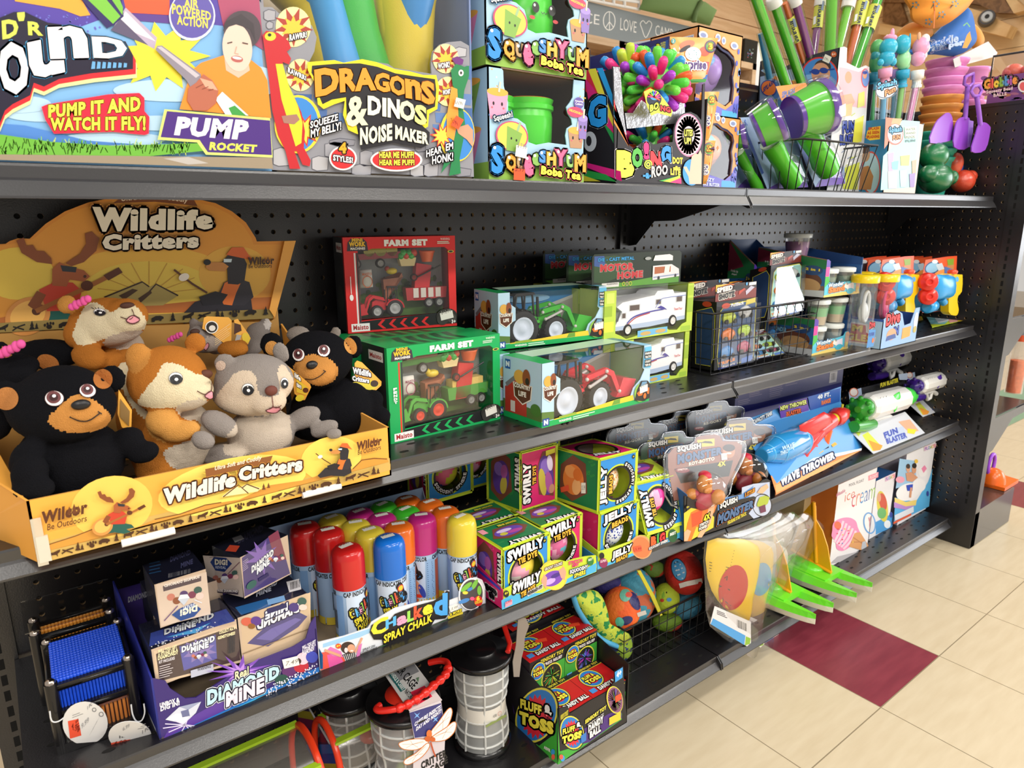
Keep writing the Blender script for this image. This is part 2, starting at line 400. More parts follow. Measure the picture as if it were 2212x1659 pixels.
mb=MB();mb.aabb(sx0,br.x+2,SY,SY+1.5,zb_,tl.z,M('#8d969a',.7,.3,.1,300,0,0,.06));p=Pr(mb,(0,SY,100),(0,-1,0),'Y');W_='#f2f2ee'
p.text('PEACE',-190,205,218,265,130,105,col=W_,bq=-.005,lean=.05);p.ring(325,222,62,98,9,W_);p.ln([(327,126),(327,320)],8,W_).ln([(327,230),(285,295)],8,W_).ln([(327,230),(370,290)],8,W_)
p.text('LOVE',440,318,612,350,130,118,col=W_,bq=-.005,lean=.04);p.ln(smp([(712,400),(670,300),(655,250),(685,218),(715,250),(745,222),(775,250),(765,300)],4),8,W_,True);p.text('CAMP',812,380,1000,420,118,110,col=W_,bq=-.005,lean=.03)
mb.bld('board',t)
WD=wood('#d9bb98','#c4a27c',2,(1,8,8));WDI=wood('#a98a6a','#937353',2,(1,8,8))
def cubby(x0,x1,z0,z1,label):
 t=tg('cubby_unit',label,'shelf unit',((x0+x1)/2,SY+6,0));mb=MB();mb.aabb(x0,x0+2.2,SY,SY+14,0,z1,WD);mb.aabb(x1-2.2,x1,SY,SY+14,0,z1,WD);mb.aabb(x0,x1,SY,SY+14,z1-2,z1,WD);mb.aabb(x0,x1,SY+13,SY+14,0,z1,WDI);mb.bld('case',t)
 mb=MB();mb.aabb(x0+2.2,x1-2.2,SY+.5,SY+13,z0,z0+2,WD);mb.bld('shelf_board',t)
a=onY('Y',450,430,SY);b=onY('Y',490,430,SY);cubby(sx0,b.x,zb_-24,zb_,'pale wooden cubby unit under the peace and love board')
cubby(b.x+1,b.x+44,zb_-30,zb_-.5,'pale wooden cubby unit behind the stacked bubble toy cartons')
c0=onY('E',20,520,SY);c1=onY('E',195,745,SY);cubby(c0.x-14,c1.x,c1.z+.5,onY('E',190,530,SY).z,'low pale wooden cubby unit seen beside the pool tube bin')
q0=onY('E',100,520,SY+3);q1=onY('E',222,345,SY+3);mb=MB();mb.aabb(q0.x,q1.x,SY+3,SY+4,onY('E',190,530,SY).z,q1.z,M('#1c211e',.4));p=Pr(mb,(0,SY+3,90),(0,-1,0),'E')
for i in range(16):p.e=.05;p.ell(random.uniform(135,190),random.uniform(400,490),4,4,random.choice(('#5a8ac0','#8ab0a0','#c86a7a','#d0d6da')),seg=6)
tag(mb.bld('picture'),'dark picture with coloured specks standing on the low cubby','picture')
mb=MB();mb.aabb(q1.x+.3,q1.x+6,SY+4,SY+9,0,q1.z,M('#f0eef0',.6));tag(mb.bld('cabinet'),'white cabinet edge beside the low cubby','cabinet')
mb=MB();pts=[(640,100),(670,30),(690,-60),(1290,-60),(1300,15),(1335,20),(1465,112),(1392,275),(1310,255),(1225,236),(1060,198),(850,150)];pil(mb,[onY('Y',x,y,SY-2)for x,y in pts],2.2,M('#6f8a54',.85,.2,.25,120));q=[onY('Y',x,y,SY-4.4)for x,y in((1300,20),(1240,130),(1222,232))];mb.tube(q,.8,M('#647d4c',.85),8);o=tag(mb.bld('canvas_cloth'),'green canvas cloth draped over the end of the slogan board','cloth')
t=tg('wire_rack','white wire rack rail along the top of the slogan board','rack',onY('Y',640,110,SY-1))
mb=MB();mb.tube([onY('Y',x,y,SY-1)for x,y in((80,-60),(640,20),(640,112))],.5,M('#f0eeea',.3),8);mb.tube([onY('Y',x,y,SY-1)for x,y in((80,-10),(300,35),(640,100))],.4,M('#f0eeea',.3),8)
for x in(260,370,485):mb.tube([onY('Y',x,-40+(x-260)*.2,SY-1),onY('Y',x,30+(x-260)*.2,SY-1)],.5,M('#f0eeea',.3),8)
mb.bld('rail',t)
PEG={}
def pegboard(name,u0,u1,z0,z1,P,N,ou,oz,hr=.15,depth=.2):
 """one-inch pegboard between u0..u1 and z0..z1; P(u,z) gives the front point, N the direction into the board"""
 mb=MB();brown=M('#a58a63',.8);dark=M('#0b0a0b',.7);N=V(N);S=10
 iu0=math.ceil(u0-ou+.5);iu1=math.floor(u1-ou-.5);iz0=math.ceil(z0-oz+.5);iz1=math.floor(z1-oz-.5)
 a,b,c_,d=ou+iu0-.5,ou+iu1+.5,oz+iz0-.5,oz+iz1+.5
 for q in((u0,a,z0,z1),(b,u1,z0,z1),(a,b,z0,c_),(a,b,d,z1)):
  mb.pg([P(q[0],q[2]),P(q[1],q[2]),P(q[1],q[3]),P(q[0],q[3])],BLK)
 vs=[];fs=[];mi=[]
 ring=[(.5,0),(.5,.5),(0,.5),(-.5,.5),(-.5,0),(-.5,-.5),(0,-.5),(.5,-.5)]
 hole=[(hr*math.cos(math.pi*k/4),hr*math.sin(math.pi*k/4))for k in range(8)]
 for i in range(iu0,iu1+1):
  for j in range(iz0,iz1+1):
   k0=len(vs);uu=ou+i;z_=oz+j
   vs+=[P(uu+x,z_+y)for x,y in ring]+[P(uu+x,z_+y)for x,y in hole]+[P(uu+x,z_+y)+N*depth for x,y in hole]
   for k in range(8):
    n=(k+1)%8;fs.append((k0+k,k0+n,k0+8+n,k0+8+k));mi.append(0);fs.append((k0+8+k,k0+8+n,k0+16+n,k0+16+k));mi.append(1)
 b0=len(mb.v);mb.v+=vs;ids=(mb.idx(BLK),mb.idx(brown))
 for f,m in zip(fs,mi):mb.f.append([b0+q for q in f]);mb.mi.append(ids[m]);mb.sm.append(False)
 mb.pg([P(u0,z0)+N*depth,P(u1,z0)+N*depth,P(u1,z1)+N*depth,P(u0,z1)+N*depth],dark)
 return mb
PB=lambda u,z:V((u,0,z))
g=tg('gondola_wall','long black pegboard wall with slotted uprights carrying the toy shelves','shelving',(2,.4,0))
mb=pegboard('l',-46.4,.6,4.9,54.4,PB,(0,1,0),0,42.5);mb.aabb(-46.4,.6,.22,.6,4.9,54.4,BLK2);mb.bld('pegboard_panel',g)
mb=pegboard('r',3.0,52,4.9,54.4,PB,(0,1,0),5,42.5);mb.aabb(3.0,52,.22,.6,4.9,54.4,BLK2);mb.bld('pegboard_panel',g)
def slots(mb,x,y0,z0,z1,step=1.0,w=.28):
 z=z0
 while z<z1:mb.aabb(x-w/2,x+w/2,y0-.02,y0,z,z+.62,M('#050505',.9));z+=step
mb=MB();mb.aabb(-48,-46.4,-.25,1.2,.1,54.6,BLK);slots(mb,-47.2,-.25,6,54);mb.bld('upright',g)
mb=MB();mb.aabb(.6,3.0,-.3,1.2,.1,54.6,BLK);slots(mb,1.1,-.3,6,54);slots(mb,2.5,-.3,6,54);mb.bld('upright',g)
mb=MB();mb.aabb(-48,52,.3,.9,.05,4.9,BLK2);mb.bld('kick_plate',g)
mb=MB();mb.aabb(-48,52,-.1,1.3,54.6,55,BLK);mb.bld('top_cap',g)
def shelf(k,x0,x1,yf,drop,label,left_b=True,right_b=True,base=False):
 z0,z1=shz(k,x0+.01),shz(k,x1-.01);f=lambda x:z0+(z1-z0)*(x-x0)/(x1-x0)
 t=tg('base_shelf' if base else 'display_shelf',label,'shelf',((x0+x1)/2,yf/2,f((x0+x1)/2)-1),'black steel gondola shelves')
 mb=MB()
 def sl(a,b,y0,y1,za,zb,m):  # slab that follows the sag
  mb.box((a,y0,f(a)+za),(b-a,0,f(b)-f(a)),(0,y1-y0,0),(0,0,zb-za),m)
 sl(x0,x1,yf,-.3,-.12,0,BLK)
 hol=M('#070707',.8);y=yf+.9;r=0
 while y<-1:  # rows of oval slots
  x=x0+1.2+(r%2)
  while x<x1-1:
   mb.add([(x+.3*math.cos(q*math.pi/4),y+.13*math.sin(q*math.pi/4),f(x)+.012)for q in range(8)],[range(8)],hol);x+=2
  y+=1.0 if r%2==0 else 1.0;r+=1
 mb.bld('deck',t)
 mb=MB();prof=[(yf,0),(yf-.03,-.1),(yf-.03,-.52),(yf-.14,-.62),(yf-.5,-drop),(yf-.5,-drop-.09),(yf-.3,-drop-.09),(yf+.1,-.7),(yf+.1,-.12)]
 vs=[];n=len(prof)
 for x in(x0+.12,x1-.12):vs+=[(x,y,f(x)+z)for y,z in prof]
 mb.add(vs,[(i,(i+1)%n,n+(i+1)%n,n+i)for i in range(n)],RAIL);mb.add(vs[:n],[range(n)],RAIL);mb.add(vs[n:],[range(n)[::-1]],RAIL);mb.bld('price_rail',t)
 for x,on,sg in((x0,left_b,1),(x1-.1,right_b,-1)):
  if not on:continue
  mb=MB();out=[(-.3,-.1),(yf-.02,-.02),(yf-.06,-.56),(yf-.56,-drop-.28),(yf-.3,-drop-.3),(yf+.6,-1.1),(yf+2.4,-1.25),(-5.2,-2.4),(-2.9,-2.46),(-.9,-4.5),(-.3,-4.6)]
  if base:out=[(-.3,-.1),(yf-.02,0),(yf-.5,-.5),(yf-.6,-drop-.1),(yf,-drop-.2),(-.3,-3)]
  mb.extr([(x,y,f(min(max(x,x0),x1))+z)for y,z in out],(.1,0,0),BLK);mb.bld('bracket',t)
 return t
shelf(1,-46.6,1.8,-11.95,1.18,'top shelf holding the pump rocket and noise maker boxes')
shelf(1,1.9,50.2,-11.95,1.18,'top shelf holding the pool tubes, wands and sand buckets')
shelf(2,-46.6,1.8,-12,1.02,'second shelf down, under the plush animals and boxed tractors')
shelf(2,1.9,50.2,-12,1.02,'second shelf down, under the wire basket and swim goggles')
shelf(3,-46.6,1.8,-12,1.0,'third shelf down, under the spray cans and squeeze ball boxes')
shelf(3,1.9,50.2,-12,1.0,'third shelf down, under the carded water guns')
shelf(4,-46.6,1.8,-12.5,1.0,'bottom shelf under the insect cages and fuzzy ball boxes',base=True)
shelf(4,1.9,50.2,-12.5,1.0,'bottom shelf under the toy sailboats and float boxes',base=True)
e=tg('end_cap_unit','black end unit with pegboard side closing the far end of the bay','shelving',(54,-2,0))
PS=lambda u,z:V((52.1,-u,z))
mb=pegboard('s',-1,12.9,4.9,54.6,PS,(1,0,0),2.32,42.75);mb.aabb(52.32,52.7,-12.9,22,4.9,54.6,BLK2);mb.bld('pegboard_panel',e)
mb=MB();mb.aabb(52,53.4,-14.87,-12.9,0.1,55,BLK)
z=6
while z<54:mb.aabb(51.98,52,-13.75,-13.5,z,z+.62,M('#040404',.9));z+=1
mb.bld('upright',e)
mb=MB();mb.aabb(52,53.4,-14.87,22,54.6,55,BLK);mb.aabb(52.05,53.4,-14.87,22,.1,4.9,BLK);mb.bld('frame_rail',e)
GS=M('#6d655c',.3,.6)
mb=MB();mb.aabb(53.42,65.6,-14.87,22,.1,5.2,M('#3a3532',.22,.6));mb.bld('base_deck',e)
mb=MB()
for sz in(17.5,30):
 mb.aabb(53.42,65.5,-14.6,22,sz,sz+.15,BLK);mb.aabb(65.5,66,-14.6,22,sz-1,sz+.15,BLK)
 mb.extr([(53.42,-14.8,sz),(66,-14.8,sz),(66,-14.8,sz-1),(60,-14.8,sz-1.2),(54.5,-14.8,sz-4.5),(53.42,-14.8,sz-4.6)],(0,.1,0),BLK)
mb.bld('end_shelf',e)
# ================================================================ top shelf
CARD=M('#8b7a63',.7)
G1='boxed toys along the front of the top shelf'
t=tg('toy_box','long blue carton for a pump rocket with green grass along its foot','toy box',(-43,-10,44.4),G1)
mb=MB();B=Bx((-53,-11.8,44.4),(-33.77,-11.8,44.4),10.2,3.2);B.body(mb,{'F':C('#7db4e6'),'T':C('#5b49a8'),'R':C('#6fa6d8'),'*':CARD});p=B.pF(mb,'A')
p.pg([(-400,-200),(2040,-200),(2080,200),(2000,230),(1350,160),(900,120),(400,300),(-400,700)],'#5442a4')
for i in range(60):p.e=.008;p.ell(random.uniform(0,800),random.uniform(120,330),9,9,'#6f6fd0',seg=6)
p.pg([(100,-60),(620,-60),(720,120),(640,130),(480,70),(120,10)],'#f0a63c')
p.pg([(960,-100),(1350,-100),(1350,120),(1010,100)],'#ee5a34').pg([(1000,100),(1350,125),(1700,150),(1700,210),(1380,190),(1020,160)],'#5a3c8e')
p.pg([(1700,-160),(2050,-160),(2100,400),(1980,330),(1780,220)],'#a8496a')
for(x,y,rx,ry)in[(350,900,330,70),(1400,720,500,90),(900,1110,420,60),(1250,980,300,60),(150,830,260,70),(1980,650,260,130)]:p.ell(x,y,rx,ry,'#b6d8f2')
p.pg([(-300,960),(200,1000),(700,1120),(1100,1150),(600,1160),(-300,1060)],'#4f86d2')
p.star(1290,450,390,230,11,'#f2e23c',.3,.72)
p.pg([(900,220),(1000,60),(1250,300),(1230,390)],'#b9a9c2');p.pg([(930,200),(1000,90),(1240,330)],'#e9e2ea');p.pg([(880,240),(960,150),(1180,360)],'#5c5470')
p.pg([(600,-60),(960,-60),(985,130),(905,200),(850,225)],'#2d2462').pg([(640,-60),(800,-60),(960,130),(900,190)],'#7ac143').pg([(850,-60),(930,-60),(980,60),(975,120)],'#7ac143')
p.ell(1530,125,185,200,'#cfd6ee').ell(1530,118,172,185,'#5f55a8')
p.text('AIR',1465,60,1580,65,70,col='#f0e25a',bq=.03).text('POWERED',1370,110,1680,165,85,70,col='#f0e25a',bq=.03).text('ACTION',1410,195,1655,228,75,col='#f0e25a',bq=.03)
bl=[(-60,330),(0,140),(110,95),(200,95),(345,165),(380,180),(560,205),(740,285),(1000,330),(1060,440),(1060,550),(720,585),(470,630),(350,690),(270,660),(240,760),(100,830),(40,880),(0,980),(-90,1010),(-200,900)]
for dx,dy,c in((30,70,'#e9e9a0'),(22,40,'#e8232e'),(0,0,'#1b1630')):p.pg([(x+dx*(x>500),y+dy)for x,y in bl],c)
for tx,x0,y0,x1,y1,h in(('D',20,315,150,290,150),("'",140,170,200,165,70),('R',225,280,345,285,110)):p.text(tx,x0,y0,x1,y1,h,col='#d9e55a',bq=.04,lean=-.05)
for tx,x0,y0,x1,y1,h in(('O',10,770,250,735,420),('u',245,640,520,580,300),('n',400,470,710,460,260),('D',745,460,1020,470,170),('S',-330,1080,-30,960,480)):
 p.text(tx,x0,y0,x1,y1,h,col='#e6e6ee',out=[('#49a6e0',.05)],bq=.05,lean=-.1)
for i in range(7):p.e-=p.STEP;p.pg([(725+43*i,550-2*i),(757+42*i,548-2*i),(760+42*i,492+2*i),(735+42*i,488+2*i)],'#69a9dc')
p.pg([(330,850),(380,830),(720,775),(860,752),(1110,740),(1150,780),(1150,885),(1190,930),(1185,1065),(1150,1075),(900,1050),(430,1065),(360,950)],'#e6203c')
p.text('PUMP IT AND',385,940,1120,885,105,120,col='#f4e24a',bq=.05,out=[('#c58a20',.05)]).text('WATCH IT FLY!',400,1040,1160,1040,105,120,col='#f4e24a',bq=.05,out=[('#c58a20',.05)])
p.pg([(1430,870),(1480,700),(1530,560),(1600,500),(1780,440),(1990,470),(2080,540),(2130,640),(2160,940)],'#ee8f2e')
p.pg([(1780,400),(1960,400),(1990,560),(1900,620),(1800,560)],'#e3b9a4');p.ell(1930,240,150,155,'#4b4148');p.ell(1890,380,118,190,'#eec9b9',6);p.pg([(1775,250),(1800,170),(1920,110),(2020,190),(2035,330),(1990,230),(1880,195),(1800,220)],'#3e363c')
p.ell(1888,470,48,26,'#b5615c',-10).ell(1888,462,38,11,'#f7efe8',-10);p.ln([(1810,345),(1850,335)],10,'#54443e').ln([(1930,340),(1975,350)],10,'#54443e');p.ln([(1885,370),(1870,425),(1900,430)],6,'#cf9c88')
p.pg([(1238,395),(1252,365),(1290,362),(1600,590),(1600,680),(1520,700),(1485,640)],'#8d8694').pg([(1250,375),(1285,370),(1590,600),(1560,620)],'#c3bcc6')
p.pg([(1715,790),(1770,730),(1980,920),(1800,920)],'#e8ebf0').pg([(1820,860),(1870,840),(1960,920),(1850,920)],'#3f9a45')
p.pg([(1500,700),(1560,660),(1620,590),(1690,640),(1740,720),(1720,820),(1650,880),(1540,880),(1490,800)],'#b4674f');p.pg([(1590,620),(1690,650),(1735,720),(1640,700)],'#dfa68c')
for i in range(3):p.ln([(1560+50*i,700+10*i),(1620+40*i,670+20*i)],7,'#8e4a38')
p.pg([(-400,1020),(0,1070),(420,1130),(900,1160),(1600,1140),(1640,1200),(1180,1245),(900,1262),(-400,1225)],'#6cb23c')
for i in range(150):
 x=random.uniform(-100,1500);y=random.uniform(1130+x*.03,1240);p.e-=p.STEP;p.ln([(x,y),(x+random.uniform(-25,25),y-random.uniform(30,70))],6,random.choice(('#c8d94a','#8fca48','#4d9c30')))
p.pg([(1310,870),(2150,940),(2172,1255),(1640,1232),(1570,1135),(1256,1112)],'#dbe67a').pg([(1330,885),(2150,960),(2165,1235),(1655,1212),(1590,1115),(1280,1092)],'#4a2a80')
p.text('PUMP',1385,1078,1960,1118,150,160,col='#f3f0f8',bq=.06,lean=.2).text('ROCKET',1665,1195,2040,1215,66,62,col='#e2ec5c',bq=.05,lean=.15)
p.pg([(-400,1225),(2165,1255),(2175,1345),(-400,1260)],'#9a8b76').pg([(1300,1262),(1500,1250),(1660,1300),(1500,1310)],'#b9b3ae')
mb.bld('carton',t)
t=tg('toy_box','open-fronted noise maker carton with a stone wall print and rubber dinosaurs','toy box',(-28,-9,44.4),G1)
mb=MB();x0,x1,yb=-33.6,-22.77,-5.5
mb.aabb(x0,x1,yb-.1,yb,44.4,57.5,C('#c9b8a0'));mb.aabb(x0,x0+.1,-11.7,yb,44.4,57.5,C('#8d8a94'));mb.aabb(x1-.1,x1,-11.7,yb,44.4,57.5,C('#6f82b0'));mb.aabb(x0,x1,-11.7,yb,44.4,44.5,CARD)
FY=-11.8
q=lambda L:[onY('B',x,y,FY)for x,y in L]
outl=[(95,1450),(-60,-80),(40,60),(110,60),(165,110),(200,130),(280,110),(360,140),(450,220),(490,320),(470,440),(420,540),(640,515),(720,540),(880,505),(1000,530),(1100,545),(1150,580),(1220,590),(1350,610),(1470,630),(1465,540),(1480,440),(1540,380),(1610,360),(1720,350),(1790,390),(1832,1510)]
mb.extr(q(outl),(0,.1,0),C('#8e8f98'));p=Pr(mb,(x0,FY,50),(0,-1,0),'B')
for(x,y,w,h)in[(300,800,150,90),(460,810,60,60),(450,930,130,80),(560,1030,100,90),(1500,960,90,90),(1480,1060,70,90),(640,960,90,90),(1740,800,70,100),(1750,920,70,110),(1765,560,50,120),(1500,880,50,70)]:
 p.e=.008;p.pg([(x,y),(x+w,y+5),(x+w-6,y+h),(x+8,y+h-5)],random.choice(('#4f72ae','#41639c','#5f80b8')))
for(x,y,w,h)in[(120,1260,150,150),(450,1330,140,120),(560,1210,200,130),(860,1280,110,130),(790,1400,170,90),(1290,1400,120,100),(1400,1390,130,110),(1330,1230,90,60),(600,1180,220,60),(1650,1430,160,70),(40,80,100,90),(60,180,60,60),(1660,400,110,80)]:
 p.e=.012;p.pg([(x,y+20),(x+w*.4,y),(x+w,y+15),(x+w*.95,y+h),(x+w*.3,y+h+8),(x,y+h-10)],random.choice(('#a3a3ab','#b5b5bb','#8c8c96')))
 p.e=.016;p.ln([(x,y+20),(x+w*.4,y),(x+w,y+15),(x+w*.95,y+h),(x+w*.3,y+h+8),(x,y+h-10)],5,'#4c4c58',True)
p.e=.02
for cx,cy,r in((290,230,150),(350,640,120),(1590,500,110),(1610,780,110)):p.ell(cx,cy,r,r*1.15,'#efe3a2').star(cx,cy,r*1.15,r*.55,9,'#a83a2c',.2).star(cx,cy+10,r*.75,r*.4,9,'#f1c03a',.5)
p.text('RAWRR!',258,352,405,318,60,50,col='#ffffff',out=('#222222',.12),bq=.04).text('RAWRR!',245,620,400,690,50,45,col='#ffffff',out=('#222222',.12),bq=.04)
p.text('WONK!',1525,590,1625,575,52,col='#ffffff',out=('#8a3a2a',.1),bq=.04).text('WONK!',1565,815,1635,800,46,col='#ffffff',out=('#8a3a2a',.1),bq=.04)
p.ell(330,1060,200,250,'#f0d23c').ell(325,1060,180,230,'#3a86d2').star(380,1110,150,80,10,'#d6322a',.2).star(380,1110,120,60,10,'#f2d94c',.2)
p.ell(1690,1150,150,230,'#f0d23c').ell(1700,1150,135,215,'#3a86d2').star(1560,1160,110,55,10,'#d6322a',.2).star(1560,1160,85,42,10,'#f2d94c',.2)
p.pg([(28,300),(60,262),(160,280),(250,350),(272,410),(235,440),(272,500),(255,550),(200,530),(240,720),(300,830),(360,960),(390,1120),(380,1260),(440,1370),(430,1420),(370,1405),(320,1290),(300,1290),(350,1440),(260,1440),(225,1290),(160,1150),(110,940),(85,700)],'#c0242c')
p.pg([(140,545),(200,545),(250,720),(330,900),(370,1050),(360,1220),(310,1250),(260,1080),(190,850)],'#c9d62e').ell(95,310,48,38,'#e3d43a').ell(88,298,16,14,'#222222');p.pg([(190,990),(320,975),(345,1020),(300,1060),(210,1050)],'#a4766a')
p.pg([(1640,500),(1690,480),(1745,510),(1735,550),(1680,555)],'#6d2b7a').pg([(1635,600),(1680,545),(1750,570),(1790,560),(1790,650),(1750,770),(1735,900),(1760,1080),(1740,1200),(1710,1350),(1720,1480),(1620,1500),(1640,1380),(1600,1420),(1550,1480),(1590,1350),(1640,1250),(1690,1100),(1700,850),(1650,720)],'#1e7f49')
p.pg([(1640,740),(1690,760),(1700,1000),(1660,1200),(1600,1160),(1600,1000)],'#f0a03a').ell(1722,622,22,28,'#f4f0e8').ell(1722,622,9,13,'#222222');p.pg([(1680,1090),(1780,1060),(1825,1110),(1825,1260),(1770,1190),(1700,1140)],'#c99a7c')
p.text('SQUEEZE',435,1108,672,1040,72,col='#ffffff',out=('#2a2a30',.13),bq=.03).text('MY BELLY!',440,1178,700,1108,72,col='#ffffff',out=('#2a2a30',.13),bq=.03)
p.text('HEAR  EM',1425,1345,1655,1270,62,col='#ffffff',out=('#2a2a30',.13),bq=.03).text('HONK!',1475,1405,1655,1370,72,col='#ffffff',out=('#2a2a30',.13),bq=.03)
yb_=[(410,530),(640,512),(720,535),(880,505),(1000,530),(1160,590),(1290,610),(1400,640),(1510,640),(1535,740),(1520,930),(1450,970),(1440,1080),(1390,1110),(840,1145),(760,1110),(715,980),(730,860),(640,890),(550,930),(500,890),(480,720),(415,600)]
p.pg(yb_,'#f4e024')
p.pg([(450,560),(640,545),(860,540),(1010,570),(1160,625),(1320,650),(1500,675),(1510,770),(1500,910),(1430,940),(1430,1050),(1380,1060),(1455,1130),(1450,1230),(1380,1265),(1150,1220),(870,1280),(830,1070),(780,1070),(745,980),(740,830),(620,850),(540,890),(515,830),(490,700),(445,620)],'#1d1a20')
for tx,a,b,c,d,h in(('D',480,830,690,790,235),('R',690,790,850,775,205),('A',815,780,1000,770,195),('G',985,780,1120,790,165),('O',1115,800,1260,830,170),('n',1250,835,1390,860,170),('S',1385,880,1505,900,200)):
 p.text(tx,a,b,c,d,h,col='#ee9a2a',bq=.05,lean=-.05,out=[('#7a3a10',.035)])
 p.up();p.text(tx,a+14,b-h*.52,c-10,d-h*.52,h*.45,col='#f0d83c',bq=.02,lean=-.05)if 0 else None
p.text('&',740,1085,930,1070,260,col='#f1efc2',bq=.03).text('D',925,980,1040,990,165,col='#f6f3da',bq=.05).text('I',1050,992,1085,997,160,col='#f6f3da',bq=.05).text('N',1095,1000,1200,1015,165,col='#f6f3da',bq=.05).text('O',1195,1020,1330,1045,175,col='#f1efc2',bq=.05).text('S',1325,1050,1430,1080,170,col='#ece88a',bq=.05)
p.text('NOiSE',860,1240,1135,1200,150,150,col='#f4f2d2',bq=.05).text('MAKER',1160,1185,1445,1235,120,100,col='#f4f2d2',bq=.05)
p.ell(715,1350,118,103,'#f4f0ea').ell(715,1350,104,90,'#d42a2e').text('4',680,1310,745,1310,95,col='#f6a821',out=('#1d1a20',.12),bq=.06).text('STYLES!',630,1370,800,1395,52,col='#ffffff',out=('#1d1a20',.14),bq=.04)
p.ell(1170,1365,222,98,'#f4f0ea').ell(1170,1365,205,84,'#d42a2e').text('HEAR ME HUFF!',1025,1350,1320,1350,58,col='#f4e24a',out=('#5a1a1a',.1),bq=.05).text('HEAR ME PUFF!',1025,1412,1325,1412,52,col='#f4e24a',out=('#5a1a1a',.1),bq=.05)
p.stk(1712,880,84,80,'$ 6.99',-15);p.stk(1690,1045,75,95,'5.99',-30,'#f0562a','#7a2412')
mb.bld('carton',t)
mb=MB();mb.pg([onY('B',x,y,-11.6)for x,y in[(400,560),(-40,-200),(1780,-200),(1785,600),(1460,660)]],CLEAR());mb.bld('window',t)
def dino(path,r,belly,col,bcol,name='rubber_dinosaur'):
 mb=MB();P_=[onY('B',x,y,-9.4)for x,y in path];mb.tube(P_,r,M(col,.35,.5,.15,900),18)
 if belly:mb.tube([q+V((dx,-rr*.62,0))for q,(dx,rr)in zip(P_,belly)],[b[1]*.72 for b in belly],M(bcol,.35,.5),14)
 return mb.bld(name,t)
dino([(180,-300),(420,0),(520,300),(600,700)],[1.5,1.35,1.3,1.5],[(.35,1.5),(.3,1.35),(.25,1.3),(.3,1.5)],'#d8c12a','#3f9bdc')
dino([(640,-300),(740,0),(800,300),(900,700)],[1.4,1.35,1.35,1.5],None,'#2fae3c','#2fae3c')
dino([(1300,-300),(1240,0),(1250,330),(1250,700)],[1.7,1.6,1.45,1.4],[(-.1,1.6),(0,1.5),(0,1),(0,.8)],'#dcc431','#3f8fd6')
dino([(1080,0),(1120,260),(1150,480),(1180,640)],[.55,.65,.6,.75],None,'#dcc431','')
dino([(1430,0),(1380,260),(1360,480),(1400,660)],[.5,.6,.55,.7],None,'#dcc431','')
